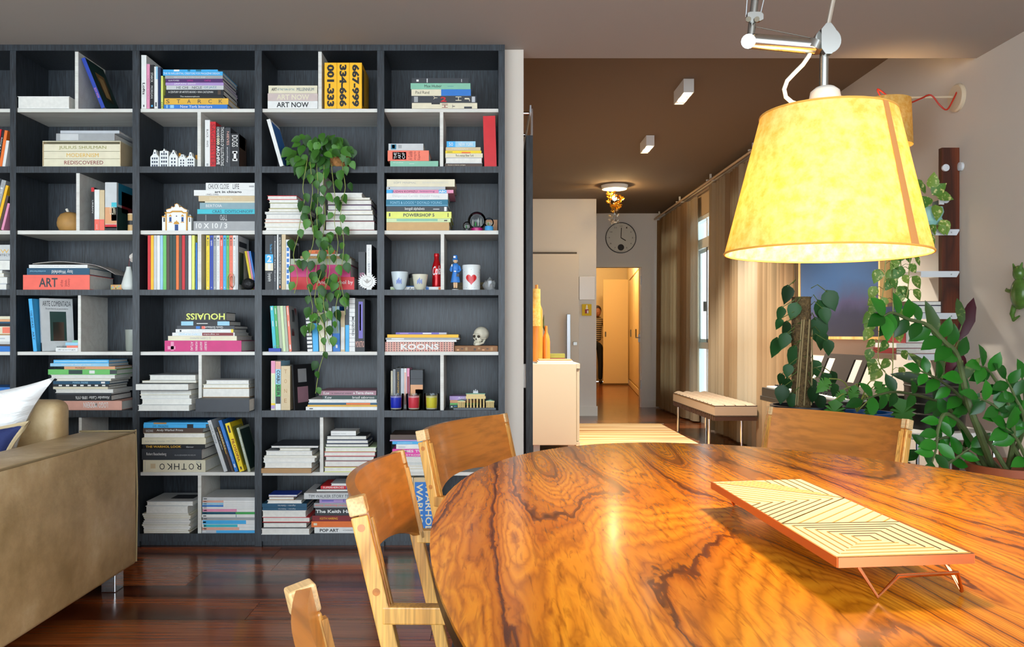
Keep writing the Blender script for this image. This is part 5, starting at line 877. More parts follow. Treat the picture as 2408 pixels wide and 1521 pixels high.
for pts in ([(X1 - .004, ya_, zt_ - .004), (X1 - .004, (ya_ + yb_) / 2, zt_ - .006), (X1 - .004, yb_ - .004, zt_ + .003), ], [(X1 - .004, yb_ - .004, zt_ + .01), (X1 + .002, yb_ - .002, .4), (X1 - .003, yb_ - .002, zb_ + .01)], [(X1 - .25, yb_ - .004, zt_ + .002), (X1 - .004, yb_ - .004, zt_ + .004)]):
    MB().tube(pts, .004, 6).build('piping', m_cord, sf, smooth=True)
for x in (X1 - .1, -3.8):
    for y in (yb_ - .12, ya_ + .05): MB().box(x, x + .06, y, y + .08, 0, zb_).build('foot', M_chrome, sf, bevel=.003)
b = MB().box(-2.55, -1.803, 3.36, 3.49, .452, .818).build('back_cushion', m_lea, sf, smooth=True, bevel=.045, seg=4)
def pillow(name, label, m, w_, h_, t_, loc, rot, piping=None, n=18, shear=0):
    t = thing(name, label, 'cushion', loc, rot)
    def fz(u, v, s):
        a = 2 * u - 1; c = 2 * v - 1; th = (max(0, 1 - a ** 4) * max(0, 1 - c ** 4)) ** .55
        pin = 1 - .16 * (1 - abs(a) ** 2) * abs(c) ** 3; pin2 = 1 - .16 * (1 - abs(c) ** 2) * abs(a) ** 3
        return (a * w_ / 2 * pin2 + shear * c, s * th * t_ / 2 * (1 + .06 * math.sin(7 * a + 5 * c)), c * h_ / 2 * pin + shear * .4 * a)
    b = MB().grid(lambda u, v: fz(u, v, -1), n, n).grid(lambda u, v: fz(u, v, 1), n, n, True)
    b.build('cover', m, t, smooth=2, local=True)
    if piping:
        ed = [fz(k / 12, 0, 0) for k in range(12)] + [fz(1, k / 12, 0) for k in range(12)] + [fz(1 - k / 12, 1, 0) for k in range(12)] + [fz(0, 1 - k / 12, 0) for k in range(12)]
        MB().tube(ed, .01, 6, True).build('piping', piping, t, smooth=True, local=True)
    return t
wl = NT('white_linen'); v = wl.coords((1, 1, 3.5)); n1 = wl.n('TexNoise', Scale=7.0, Detail=5.0, Distortion=1.0); wl.l(v, n1.inputs['Vector']); bp = wl.n('Bump', Strength=.6, Distance=.03); wl.l(n1.outputs[0], bp.inputs['Height']); wl.l(bp.outputs[0], wl.b.inputs['Normal']); wl.b.inputs['Base Color'].default_value = (*lin('dcdcda'), 1); wl.b.inputs['Roughness'].default_value = .85
pillow('cushion', 'white crumpled linen cushion leaning on sofa back', wl.m, .56, .40, .12, (-2.12, 3.27, .692), (-.04, 0, -.03), shear=.085)
pillow('cushion', 'navy blue cushion with beige edging before white one', mat('navy_canvas', '1b2757', .8, bump=.2, bscale=300), .46, .25, .08, (-2.085, 3.16, .605), (-.04, 0, -.02), shear=.05, piping=mat('beige_edging', 'b3a07c', .8))
# ---------------------------------------------------------------- wall lamp, picture, wall rack
dw = XW * FPX / (2253 - VX); zw = CH + (VY - 230) * dw / FPX
wlmp = thing('wall_lamp', 'wall-mounted swing lamp with pale shade and red cord', 'lamp', (XW, dw, zw))
MB().lathe([(.078, 0), (.078, .012), (.07, .02), (0, .02)], 36, (XW, dw, zw), Matrix.Rotation(-math.pi / 2, 3, 'Y')).build('wall_plate', mat('ivory_metal', 'c9b89c', .4), wlmp, smooth=True)
ax = XW - .425
MB().tube([(XW - .02, dw, zw + .005), (ax, dw - .02, zw - .005)], .006, 8).build('swing_arm', mat('ivory_metal', 'c9b89c', .4), wlmp, smooth=True)
zz = zw - .01; r_ = .145
red = [(XW - .02, dw - .02, zw + .025), (XW - .045, dw - .03, zw - .02), (XW - .08, dw - .03, zw - .075), (XW - .12, dw - .03, zw - .05), (XW - .16, dw - .012, zw + .012), (XW - .22, dw - .02, zw - .01), (XW - .3, dw - .03, zw - .04), (XW - .37, dw - .03, zw - .03), (XW - .44, dw - .02, zw + .03), (XW - .465, dw - .02, zw + .04), (ax - .01, dw - .02, zw - .02)]
from mathutils.geometry import interpolate_bezier
def smooth_pts(ps, k=4):
    ps = [Vector(p) for p in ps]; out = []
    for i in range(len(ps) - 1):
        p0 = ps[max(i - 1, 0)]; p1 = ps[i]; p2 = ps[i + 1]; p3 = ps[min(i + 2, len(ps) - 1)]
        for j in range(k):
            t = j / k; out.append(.5 * ((2 * p1) + (-p0 + p2) * t + (2 * p0 - 5 * p1 + 4 * p2 - p3) * t * t + (-p0 + 3 * p1 - 3 * p2 + p3) * t ** 3))
    return out + [ps[-1]]
MB().tube(smooth_pts(red), .0045, 8).build('red_cord', mat('red_cord', 'b3260f', .5), wlmp, smooth=True)
MB().lathe([(r_, zz - .27), (r_ * .93, zz - .015)], 40, (ax, dw - .02, 0), caps=False).build('lamp_shade', sh.m, wlmp, smooth=True, fix=False)
MB().lathe([(.015, zz - .16), (.026, zz - .1), (.015, zz - .05)], 14, (ax, dw - .02, 0)).build('bulb', mat('bulb_glow', 'ffe7b0', .3, emit=18), wlmp, smooth=True)
MB().tube([(ax, dw - .02, zz), (ax, dw - .02, zz - .05)], .012, 10).build('bulb_holder', M_white, wlmp, smooth=True)
lt = bpy.data.lights.new('wall_lamp_bulb', 'POINT'); lt.energy = 14; lt.color = (1, .62, .28); lt.shadow_soft_size = .03; lo = bpy.data.objects.new('wall_lamp_bulb', lt); COL.objects.link(lo); lo.location = (ax, dw - .02, zz - .1)

pc = NT('dusk_sea_canvas'); v = pc.coords((1, 1, 1)); sx = pc.n('SeparateXYZ'); pc.l(v, sx.inputs[0]); n1 = pc.n('TexNoise', Scale=3.0, Detail=5.0); pc.l(v, n1.inputs['Vector'])
ma = pc.n('Math', _operation='MULTIPLY_ADD'); ma.inputs[1].default_value = .35; pc.l(n1.outputs[0], ma.inputs[0]); pc.l(sx.outputs[2], ma.inputs[2]); mr = pc.n('MapRange'); mr.inputs[1].default_value = .12; mr.inputs[2].default_value = .72; pc.l(ma.outputs[0], mr.inputs[0])
r1 = pc.ramp([(0, '0f1326'), (.35, '141930'), (.5, '2c2a48'), (.6, '233452'), (.75, '1d3c60'), (1, '1b385a')]); pc.l(mr.outputs[0], r1.inputs[0]); pc.l(r1.outputs[0], pc.b.inputs['Base Color']); pc.b.inputs['Roughness'].default_value = .6
pt = thing('painting', 'blue dusk seascape painting in deep pale wood frame', 'painting', (XW, 6.0, 1.06))
m_fr = wood('pale_frame_wood', 'c08c48', 'd4a561', 'dab070', axis=2, freq=14, amp=.4, rough=.5).m
y0, y1, z0, z1 = 5.3, 6.7, 1.06, 2.0
MB().box(XW - .085, XW - .002, y0, y0 + .02, z0, z1).build('frame', m_fr, pt); MB().box(XW - .085, XW - .002, y1 - .02, y1, z0, z1).build('frame', m_fr, pt)
MB().box(XW - .085, XW - .002, y0 + .02, y1 - .02, z0, z0 + .02).build('frame', m_fr, pt); MB().box(XW - .085, XW - .002, y0 + .02, y1 - .02, z1 - .02, z1).build('frame', m_fr, pt)
MB().box(XW - .075, XW - .01, y0 + .02, y1 - .02, z0 + .02, z1 - .02).build('canvas', pc.m, pt)

dp = XW * FPX / (2257 - VX)
rk = thing('wall_rack', 'tall reddish wood wall post carrying folded white metal trays', 'rack', (XW, dp, 0))
m_post = wood('mahogany_post', '3a1608', '5a2610', '6e3216', axis=2, freq=10, amp=.4, rough=.4).m; m_tray = mat('white_metal', 'cfd3d6', .35)
MB().box(XW - .1, XW - .002, dp, dp + .035, .02, CH + (VY - 347) * dp / FPX).build('post', m_post, rk)
for y in (395, 470): MB().lathe([(.02, 0), (.02, .012), (0, .015)], 16, P(2222, y, dp - .001), Matrix.Rotation(math.pi / 2, 3, 'X')).build('peg', m_tray, rk, smooth=True)
MB().lathe([(.024, 0), (.024, .014), (0, .018)], 16, (XW, dp - .02, P(0, 393, dp).z), Matrix.Rotation(-math.pi / 2, 3, 'Y')).build('peg', m_tray, rk, smooth=True)
SH = [(540, 2140), (638, 2140), (736, 2125), (832, 2110)]
for y, xl in SH:
    z = P(0, y, dp).z; xa = P(xl, y, dp).x
    MB().box(xa, XW - .015, dp - .02, dp + .33, z - .003, z).build('tray_plate', m_tray, rk)
    MB().prism([(xa + .05, z - .003), (XW - .012, z - .003), (XW - .03, z - .034), (xa + .05, z - .034)], dp - .022, dp - .018).build('tray_lip', m_tray, rk)
    MB().lathe([(.004, 0), (.004, .002), (0, .002)], 10, (XW - .06, dp - .022, z - .018), Matrix.Rotation(math.pi / 2, 3, 'X')).build('screw', M_steel, rk)
z = P(0, 540, dp).z; MB().prism([(XW - .002, z), (XW - .002, z + .205), (XW - .1, z + .17), (XW - .1, z)], dp + .1, dp + .104).build('tray_back', mat('dull_metal', '8a938c', .45), rk)
MB().box(XW - .12, XW - .095, dp - .012, dp - .002, z + .14, z + .24).build('hook_plate', m_tray, rk)
# books on the wall trays
def wbook(y, x0, h, W_, L_, col, label):
    z = P(0, y, dp).z; t = raw_book('book', label, 'book', 'books on the wall trays', L_, h, W_, col)
    t.rotation_euler = (0, 0, -math.pi / 2); t.location = (P(x0, y, dp).x, dp + L_ + .0, z + .0006); return t
wbook(832, 2107, .032, .25, .27, 'dark-red', 'dark red book at bottom of lowest wall tray')
for k, (h, c, lab) in enumerate(((.026, 'white', 'white book second on lowest wall tray'), (.085, 'dark-red', 'thick maroon book on top of lowest wall tray'))):
    t = raw_book('book', lab, 'book', 'books on the wall trays', .25 - k * .02, h, .25 - k * .06, c); t.rotation_euler = (0, 0, -math.pi / 2); t.location = (P(2110 + 26 * k, 832, dp).x, dp + .26, P(0, 832, dp).z + .0335 + k * .0268)
for k, (h, c, lab) in enumerate(((.042, 'navy', 'dark blue book on third wall tray'), (.024, 'brown', 'brown book on top of dark blue one, wall tray'))):
    t = raw_book('book', lab, 'book', 'books on the wall trays', .24, h, .22 - .03 * k, c); t.rotation_euler = (0, 0, -math.pi / 2); t.location = (P(2132 + 6 * k, 736, dp).x, dp + .25, P(0, 736, dp).z + .0008 + k * .0425)
# ceramic wall creature at the edge of view
o = P(2412, 690, XW * FPX / (2412 - VX)); o.x = XW; t = thing('wall_figure', 'green glazed ceramic creature hung on wall', 'ornament', o); m_gz = mat('green_glaze', '4b6b2c', .2, var=.3, vscale=20)
MB().sphere((o.x - .03, o.y, o.z), .055, 16, 12, (.6, 1, 1.45)).build('body', m_gz, t, smooth=2); MB().sphere((o.x - .035, o.y, o.z + .1), .035, 14, 10, (.7, .9, 1.1)).build('head', m_gz, t, smooth=2)
MB().tube([o + Vector((-.03, .035, -.05)), o + Vector((-.035, .05, -.1)), o + Vector((-.04, .03, -.13)), o + Vector((-.03, 0, -.11))], [.014, .012, .009, .004], 8).build('tail', m_gz, t, smooth=True)
for s in (-1, 1):
    MB().tube([o + Vector((-.03, s * .05, .01)), o + Vector((-.04, s * .085, .02)), o + Vector((-.03, s * .1, .03))], [.012, .009, .004], 8).build('limb', m_gz, t, smooth=True)
    MB().tube([o + Vector((-.04, s * .02, .12)), o + Vector((-.04, s * .035, .15))], [.01, .003], 8).build('ear', m_gz, t, smooth=True)

# ---------------------------------------------------------------- piano, stands, pots
m_pk = mat('piano_black', '15130f', .3)
pn = thing('digital_piano', 'black digital piano against wall below painting', 'piano', (2.1, 5.0, 0))
MB().box(1.88, 2.34, 4.35, 5.6, .66, .73).build('body', m_pk, pn, bevel=.006)
MB().box(1.875, 1.9, 4.33, 5.62, .64, .672).build('key_slip', m_pk, pn, bevel=.004)
MB().box(2.06, 2.34, 4.35, 5.6, .73, .765).build('control_panel', m_pk, pn, bevel=.006)
km = MB().box(0, .14, 0, .0215, 0, .01).mesh('white_key'); kb = MB().box(.05, .14, 0, .011, .01, .019).mesh('black_key')
for k in range(52):
    o = link('white_key', km, M_white, pn); o.location = (1.91 - 2.1, 4.4 + k * .0228 - 5.0, .7302)
    if k % 7 not in (2, 6): o = link('black_key', kb, M_black, pn); o.location = (1.91 - 2.1, 4.4 + k * .0228 + .017 - 5.0, .7302)
for y in (4.45, 5.45): MB().box(1.98, 2.28, y, y + .04, .0, .66).build('leg', m_pk, pn)
a = Vector((2.2, 4.98, .765)); b_ = Vector((2.3, 0, .29))
def rest(y0_, y1_, s0, s1): # a tilted board piece
    q0 = Vector((2.22, y0_, .766)); d = Vector((.08, 0, .2)); return MB().add([q0 + d * s0, q0 + d * s0 + Vector((0, y1_ - y0_, 0)), q0 + d * s1 + Vector((0, y1_ - y0_, 0)), q0 + d * s1, q0 + d * s0 + Vector((.012, 0, 0)), q0 + d * s0 + Vector((.012, y1_ - y0_, 0)), q0 + d * s1 + Vector((.012, y1_ - y0_, 0)), q0 + d * s1 + Vector((.012, 0, 0))], [(0, 1, 2, 3), (7, 6, 5, 4), (0, 4, 5, 1), (1, 5, 6, 2), (2, 6, 7, 3), (3, 7, 4, 0)])
for y0_, y1_, s0, s1 in ((4.9, 5.55, 0, .15), (4.9, 5.55, .85, 1), (4.9, 4.97, .15, .85), (5.08, 5.36, .15, .85), (5.48, 5.55, .15, .85)): rest(y0_, y1_, s0, s1).build('music_rest', mat('rest_brown', '2e2622', .5), pn)

st = thing('plant_bench', 'dark low bench under potted plants behind chair', 'bench', (1.75, 3.95, 0)); MB().box(1.33, 1.95, 3.75, 4.2, .46, .5).build('top', mat('dark_bench', '1e1712', .5), st)
for x in (1.36, 1.89):
    for y in (3.78, 4.14): MB().box(x, x + .03, y, y + .03, 0, .46).build('leg', mat('dark_bench', '1e1712', .5), st)
m_soil = mat('soil', '2a1e14', .95, bump=.6, bscale=120)
def pot(t, c, r, h, m, taper=.8, band=0):
    MB().lathe([(r * taper, 0), (r, h * .92), (r * 1.03, h * .93), (r * 1.03, h), (r * .95, h), (r * .93, h * .85)], 36, c, caps=False).build('pot', m, t, smooth=True)
    MB().lathe([(r * .94, h * .86), (0, h * .87)], 24, c).build('soil', m_soil, t)
    MB().lathe([(r * taper, 0.001), (0, .001)], 24, c).build('pot_base', m, t)
# leaves
def leaf_mesh(kind):
    pr = {'heart': [(-.12, .0), (.05, .30), (.2, .40), (.45, .38), (.7, .24), (.88, .09), (1, 0)], 'oval': [(0, .02), (.15, .16), (.35, .26), (.55, .27), (.78, .17), (.92, .06), (1, 0)], 'lance': [(0, .02), (.2, .12), (.5, .16), (.8, .1), (1, 0)]}[kind]
    b = MB(); n = len(pr)
    for t, wd in pr:
        y = t; sag = -.16 * max(0, t) ** 2
        b.v += [(-wd, y - (.0 if t > 0 else .0), sag + wd * .28), (0, y if not (kind == 'heart' and t < 0) else .0, sag), (wd, y, sag + wd * .28)]
    for i in range(n - 1):
        for j in (0, 1): b.f.append((i * 3 + j, i * 3 + j + 1, (i + 1) * 3 + j + 1, (i + 1) * 3 + j))
    return b.mesh('leaf', smooth=2, fix=False)
LM = {k: leaf_mesh(k) for k in ('heart', 'oval', 'lance')}
lb = MB(); pts = [(0, 0)]
for k in range(6): t = .12 + k * .15; wv = .34 * math.sin(math.pi * min(1, t + .1)) + .05; pts += [(wv, t + .04), (wv * .62, t + .1)]
pts += [(.0, 1.05)]; pts += [(-x, y) for x, y in reversed(pts[1:-1])]
lb.add([(0, .5, 0)] + [(x, y, abs(x) * .25 - .14 * y * y) for x, y in pts], [(0, i + 1, (i + 1) % len(pts) + 1) for i in range(len(pts))]); LM['lobed'] = lb.mesh('leaf', smooth=2, fix=False)
def leaf_mat(name, dark, light, vein=None, rough=.45):
    l = NT(name); oi = l.n('ObjectInfo'); r = l.ramp([(0, dark), (1, light)]); l.l(oi.outputs['Random'], r.inputs[0]); src = r.outputs[0]
    if vein:
        v = l.coords((1, 1, 1), rnd=5); n = l.n('TexNoise', Scale=4.0, Detail=3.0); l.l(v, n.inputs['Vector']); rp = l.ramp([(.56, '000000'), (.66, 'ffffff')]); l.l(n.outputs[0], rp.inputs[0])
        mx = l.n('MixRGB'); mx.inputs[2].default_value = (*lin(vein), 1); l.l(rp.outputs[0], mx.inputs[0]); l.l(src, mx.inputs[1]); src = mx.outputs[0]
    l.l(src, l.b.inputs['Base Color']); l.b.inputs['Roughness'].default_value = rough; l.b.inputs['Specular IOR Level'].default_value = .28
    return l.m
m_phil = leaf_mat('philodendron_leaf', '1f4216', '477a28'); m_phd = leaf_mat('dark_heart_leaf', '123016', '2a5a2a'); m_poth = leaf_mat('pothos_leaf', '41702a', '7a963c', 'c8c682'); m_zz = leaf_mat('zz_leaf', '0c3a0c', '246a18', rough=.3); m_lob = leaf_mat('lobed_leaf', '2f6a22', '4d8a34'); m_cal = leaf_mat('calathea_leaf', '24381e', '3f5a28', '6f8040'); m_calr = leaf_mat('burgundy_leaf', '3a0a18', '52101f')
m_vine = mat('vine_stem', '8d9a4c', .6); m_vine2 = mat('green_stem', '55682e', .6)
def leaf(t, kind, m, pos, tip, nrm, size):
    y = Vector(tip).normalized(); z = Vector(nrm); z = z - y * z.dot(y); z = z.normalized() if z.length > 1e-4 else y.orthogonal().normalized(); x = y.cross(z)
    me = LM[kind]; key = (kind, m.name)
    if key not in LM: LM[key] = me.copy(); LM[key].materials.clear(); LM[key].materials.append(m)
    o = link('leaf', LM[key], None, t); M = Matrix((x, y, z)).transposed().to_4x4(); M = M @ Matrix.Scale(size, 4)
    M.translation = Vector(pos) - wloc(t); o.matrix_local = M; return o
def vine(t, pts, r, m=m_vine): MB().tube(smooth_pts(pts, 3), r, 5).build('vine', m, t, smooth=True)
# trailing philodendron
tp = thing('trailing_plant', 'heart-leaved plant trailing down from bark-covered pot', 'plant', at(780, 2, .1))
c = at(783, 2, .1); MB().lathe([(.055, 0), (.07, .025), (.074, .06), (.066, .09), (.058, .095), (.05, .085), (0, .08)], 24, c).build('pot', mat('bark_pot', 'a8733f', .8, bump=1.0, bscale=70, var=.3, vscale=40), tp, smooth=True)
dv = D - .055
for k in range(95):
    a = U(0, 2 * math.pi); rr_ = math.sqrt(R()); px = 752 + 72 * rr_ * math.cos(a); py2 = 358 + 44 * rr_ * math.sin(a)
    if 786 < px < 812 and py2 > 352: continue
    p = P(px, py2, D + U(-.06, .07)); leaf(tp, 'heart', m_phil, p, (U(-.7, .7) + (px - 752) / 90, U(-.4, .1), -1 + U(-.2, .8)), (U(-.5, .5), -1, U(.1, .9)), U(.042, .066))
STR = [[(722, 380), (712, 440), (716, 470), (706, 520), (700, 560), (690, 600), (700, 650), (692, 690)], [(730, 390), (735, 450), (730, 500), (738, 560), (726, 610), (722, 660), (735, 720), (728, 790)], [(745, 395), (748, 450), (745, 520), (752, 580), (742, 640), (750, 700), (745, 760), (762, 820), (750, 870), (742, 925)],
       [(762, 395), (760, 450), (765, 510), (758, 570), (768, 620), (765, 680), (772, 730), (765, 790)], [(780, 395), (785, 440), (790, 480), (786, 520), (795, 570), (790, 620), (800, 670), (790, 720), (794, 780)], [(805, 392), (812, 440), (805, 470), (800, 520), (808, 560), (806, 610), (800, 650), (808, 700), (812, 740)], [(755, 640), (740, 700), (760, 760), (775, 810)], [(770, 560), (775, 640), (760, 700), (768, 750)]]
for s in STR:
    dd = dv + U(-.025, .02); pts = [P(s[0][0], s[0][1] - 12, D + .04)] + [P(x, y, dd) for x, y in s]; vine(tp, pts, .0018)
    for i in range(len(s) - 1):
        (xa, ya2), (xb2, yb2) = s[i], s[i + 1]; nl = max(1, int((yb2 - ya2) / 22))
        for j in range(nl):
            f = (j + R() * .6) / nl; sd = 1 if (i + j) % 2 else -1; px = xa + (xb2 - xa) * f + sd * U(2, 14); py2 = ya2 + (yb2 - ya2) * f
            leaf(tp, 'heart', m_phil, P(px, py2, dd + U(-.02, .012)), (sd * U(-.1, .6), U(-.2, .2), -1), (U(-.6, .6), -1, U(-.1, .5)), U(.036, .062))
for x, y in ((806, 362), (820, 372), (826, 380), (812, 392), (832, 352), (690, 372)): leaf(tp, 'heart', m_phil, P(x, y, D - .03), (U(-.4, .6), 0, -1), (U(-.4, .4), -1, .3), .045)
# moss-pole philodendron
d1 = 4.0; c = Vector((P(1898, 0, d1).x, d1, .502)); p1 = thing('climbing_plant', 'heart-leaved climber on fibre pole in dark pot', 'plant', c)
pot(p1, c, .17, P(0, 952, d1).z - .502, mat('dark_blue_pot', '141b26', .3))
zz0 = P(0, 955, d1).z - .02; zz1 = P(0, 698, d1).z; MB().lathe([(.046, zz0), (.045, zz1), (0, zz1)], 20, (P(1884, 0, d1).x, d1, 0)).build('moss_pole', mat('coir_fibre', '6a5636', .95, bump=1.2, bscale=160, var=.45, vscale=60), p1, smooth=True)
px1 = P(1884, 0, d1).x
for k in range(4):
    a = U(-2.6, -.5); MB().tube([(px1 + .05 * math.cos(a + j * .12), d1 + .05 * math.sin(a + j * .12), zz0 + (zz1 - zz0) * (.05 + j * .15)) for j in range(6)], .0035, 5).build('aerial_root', mat('root', '9c8a60', .8), p1, smooth=True)
PL = [(1852, 690, 40), (1872, 730, 38), (1838, 735, 30), (1834, 760, 26), (1860, 790, 38), (1848, 800, 36), (1826, 815, 44), (1868, 835, 46), (1855, 870, 30), (1882, 868, 36), (1842, 925, 40), (1852, 905, 36), (1946, 705, 46), (1925, 730, 50), (1918, 775, 58), (1930, 800, 40), (1945, 815, 34), (1912, 865, 38), (1900, 880, 32), (1938, 893, 34), (1955, 890, 36), (1862, 940, 34), (1910, 925, 36), (1925, 945, 34), (1935, 740, 36), (1878, 800, 32), (1850, 770, 32), (1905, 905, 36), (1960, 915, 30), (1835, 890, 26)]
for x, y, s in PL:
    sd = 1 if x > 1884 else -1; p = P(x, y - s * .4, d1 + U(-.08, .05)); leaf(p1, 'heart', m_phd, p, (sd * U(0, .35), U(-.2, .1), -1), (U(-.5, .5), -1, U(0, .5)), s * d1 / FPX * 1.05)
    MB().tube([(px1 + sd * .045, d1 - .01, p.z + .02), ((px1 + p.x) / 2, d1 - .05, p.z + .035), p], .0022, 5).build('leaf_stalk', m_vine2, p1, smooth=True)
# lobed plant in blue pot
d2 = 3.9; c = Vector((P(2031, 0, d2).x, d2, .502)); p2 = thing('lobed_plant', 'plant with lobed leaves in bright blue pot', 'plant', c)
pot(p2, c, .132, P(0, 968, d2).z - .502, mat('blue_pot', '0f4a8c', .25)); o2 = P(2015, 968, d2)
for x, y, s, tx in ((1965, 938, 62, -.15), (1950, 890, 44, -.5), (2010, 905, 40, -.2), (2058, 895, 54, .2), (2045, 945, 46, .1), (2112, 935, 74, .25), (1985, 915, 36, -.4), (2080, 910, 40, .5)):
    p = P(x, y, d2 - .12 + U(-.04, .04)); leaf(p2, 'lobed', m_lob, p, (tx, U(-.2, .1), -1 if y > 900 else -.5), (U(-.3, .3), -1, .4), s * d2 / FPX)
    MB().tube(smooth_pts([o2, (o2 + p) / 2 + Vector((0, -.02, .06)), p]), .003, 5).build('leaf_stalk', mat('pale_stalk', '8f9c4a', .5), p2, smooth=True)
# side stand with black planter of prayer plants
d3 = 3.9; c = Vector((P(2225, 0, d3).x, d3 + .1, 0)); sd_ = thing('side_table', 'small white side table on thin metal legs', 'table', c)
zt3 = P(0, 1012, d3).z; MB().box(c.x - .2, c.x + .2, c.y - .2, c.y + .2, zt3 - .035, zt3).build('top', M_white, sd_, bevel=.004)
for x in (-.18, .18):
    for y in (-.18, .18): MB().tube([(c.x + x, c.y + y, 0), (c.x + x, c.y + y, zt3 - .035)], .008, 8).build('leg', M_chrome, sd_, smooth=True)
c = Vector((c.x, c.y, zt3 + .0005)); p3 = thing('prayer_plant', 'patterned and burgundy leaves rising from ribbed black planter', 'plant', c); hp_ = P(0, 893, d3).z - zt3
pot(p3, c, .137, hp_, mat('ribbed_black_pot', '17140f', .4), .95)
for z in (.3, .5, .7, .85): MB().lathe([(.138, z * hp_), (.141, z * hp_ + .004), (.138, z * hp_ + .008)], 36, c, caps=False).build('rib', mat('rib_highlight', '4a443a', .4), p3, smooth=True)
for x, y, s, tx, tz, m, k in ((2225, 815, 70, -.25, 1, m_cal, 'lance'), (2255, 770, 95, .35, 1, m_calr, 'lance'), (2238, 790, 100, .0, -1, m_calr, 'lance'), (2262, 800, 60, .1, -1, m_calr, 'lance'), (2205, 770, 85, -.3, 1, m_cal, 'lance'), (2262, 735, 60, .0, 1, m_cal, 'lance'), (2200, 880, 70, -.9, .5, m_cal, 'lance'), (2240, 880, 60, .3, .8, m_cal, 'lance'), (2180, 870, 70, -1, .3, m_cal, 'lance'), (2250, 870, 70, .5, .6, m_cal, 'lance'), (2215, 860, 60, -.2, 1, m_cal, 'lance'), (2190, 850, 66, -.6, .6, m_cal, 'lance')):
    p = P(x, y + 30, d3 + U(-.02, .08)); leaf(p3, k, m, p, (tx, U(-.2, .2), tz), (U(-.4, .4), -1, .3), s * d3 / FPX * 1.15)
    MB().tube([c + Vector((0, 0, hp_ * .85)), (c + p) / 2 + Vector((0, 0, .08)), p], .003, 5).build('leaf_stalk', m_vine2, p3, smooth=True)
# big glossy plant in terracotta pot
d4 = 3.0; c = Vector((P(2392, 0, d4).x, d4, 0)); p4 = thing('glossy_plant', 'large glossy arching plant in terracotta pot at table end', 'plant', c); zr = P(0, 1092, d4).z
st4 = thing('pot_stand', 'low dark stand under terracotta pot', 'stand', c); MB().lathe([(.15, 0), (.15, .2), (0, .2)], 24, c).build('body', mat('dark_bench', '1e1712', .5), st4)
c2 = c + Vector((0, 0, .201)); pot(p4, c2, .165, zr - .2, mat('terracotta', '8a4526', .6, var=.12, vscale=10), .8)
STM = [([(2345, 1100), (2300, 1010), (2273, 931), (2252, 838), (2220, 803), (2181, 764), (2135, 750), (2099, 735), (2078, 743)], 56, 1.0, 0), ([(2330, 1100), (2270, 1020), (2235, 965), (2199, 941), (2117, 922), (2071, 927), (2028, 941)], 50, .85, 0), ([(2320, 1100), (2270, 1010), (2224, 973), (2206, 1009), (2202, 1051), (2192, 1087)], 50, .8, 0), ([(2334, 1100), (2288, 977), (2252, 927), (2206, 892), (2165, 872)], 46, .7, 0), ([(2217, 1098), (2250, 1075), (2284, 1051)], 52, .6, 0),
       ([(2395, 1100), (2383, 1030), (2369, 945), (2327, 874), (2305, 861)], 50, .8, 0), ([(2420, 1100), (2425, 1010), (2412, 950), (2404, 890)], 50, .8, 0), ([(2370, 1100), (2360, 1010), (2345, 960), (2300, 935)], 48, .7, 0), ([(2410, 1100), (2395, 1040), (2365, 1005)], 52, .7, 0), ([(2310, 1100), (2250, 1040), (2215, 1030), (2160, 1060)], 46, .7, 0), ([(2400, 1100), (2408, 1000), (2385, 930), (2365, 890)], 50, .7, 0)]
for s, sz, r0, up_ in STM:
    dd = d4 + (U(-.16, .1) if s[-1][0] != 2028 else .34); pts = [P(x, y, dd - (.03 * i)) for i, (x, y) in enumerate(s)]; pts[0] = Vector((c.x + U(-.08, .06), c.y + U(-.08, .08), zr - .06)) if s[0][1] >= 1100 else pts[0]
    sp_ = smooth_pts(pts, 5); MB().tube(sp_, [.013 * r0 * (1 - .75 * i / len(sp_)) for i in range(len(sp_))], 7).build('stem', mat('zz_stem', '4d5a34', .5, var=.2), p4, smooth=True)
    k0 = int(len(sp_) * .3); step = 3
    for i in range(k0, len(sp_) - 1, step):
        tan = (sp_[i + 1] - sp_[i - 1]).normalized()
        for sd in ((-1, 1) if sz > 57 or i % 4 else ((-1, 1)[(i // step) % 2],)):
            sdv = tan.cross(Vector((0, -1, 0))).normalized() * sd
            leaf(p4, 'oval', m_zz, sp_[i], tan * .55 + sdv * 1.0 + Vector((0, U(-.5, .3), U(-.1, .1))), Vector((U(-.5, .5), -1, .5)), sz * d4 / FPX * U(.8, 1.1))
    leaf(p4, 'oval', m_zz, sp_[-1], sp_[-1] - sp_[-3], (0, -1, .5), sz * d4 / FPX)
# pothos on the wall tray
c = Vector((P(2200, 0, dp).x, dp + .06, P(0, 540, dp).z + .0005)); p5 = thing('pothos', 'variegated pothos in mint pot on top wall tray, trailing down', 'plant', c)
MB().lathe([(.075, .0), (.08, .025), (0, .025)], 24, c).build('cork_saucer', mat('cork', 'a08256', .8), p5, smooth=True)
MB().lathe([(.062, .025), (.075, .05), (.07, .07), (.077, .1), (.073, .13), (.066, .13), (.06, .1), (0, .1)], 28, c).build('pot', mat('mint_pot', '8fc4bc', .3), p5, smooth=True)
for x, y, tx, tz in ((2190, 440, .1, 1), (2175, 450, -.6, .4), (2205, 460, .8, -.2), (2180, 465, -.4, -.6), (2200, 485, 0, -1), (2215, 520, .3, -1), (2170, 440, -.8, .3), (2195, 455, .5, .5)): leaf(p5, 'heart', m_poth, P(x, y, dp - .03), (tx, -.3, tz), (U(-.3, .3), -1, .5), .085)
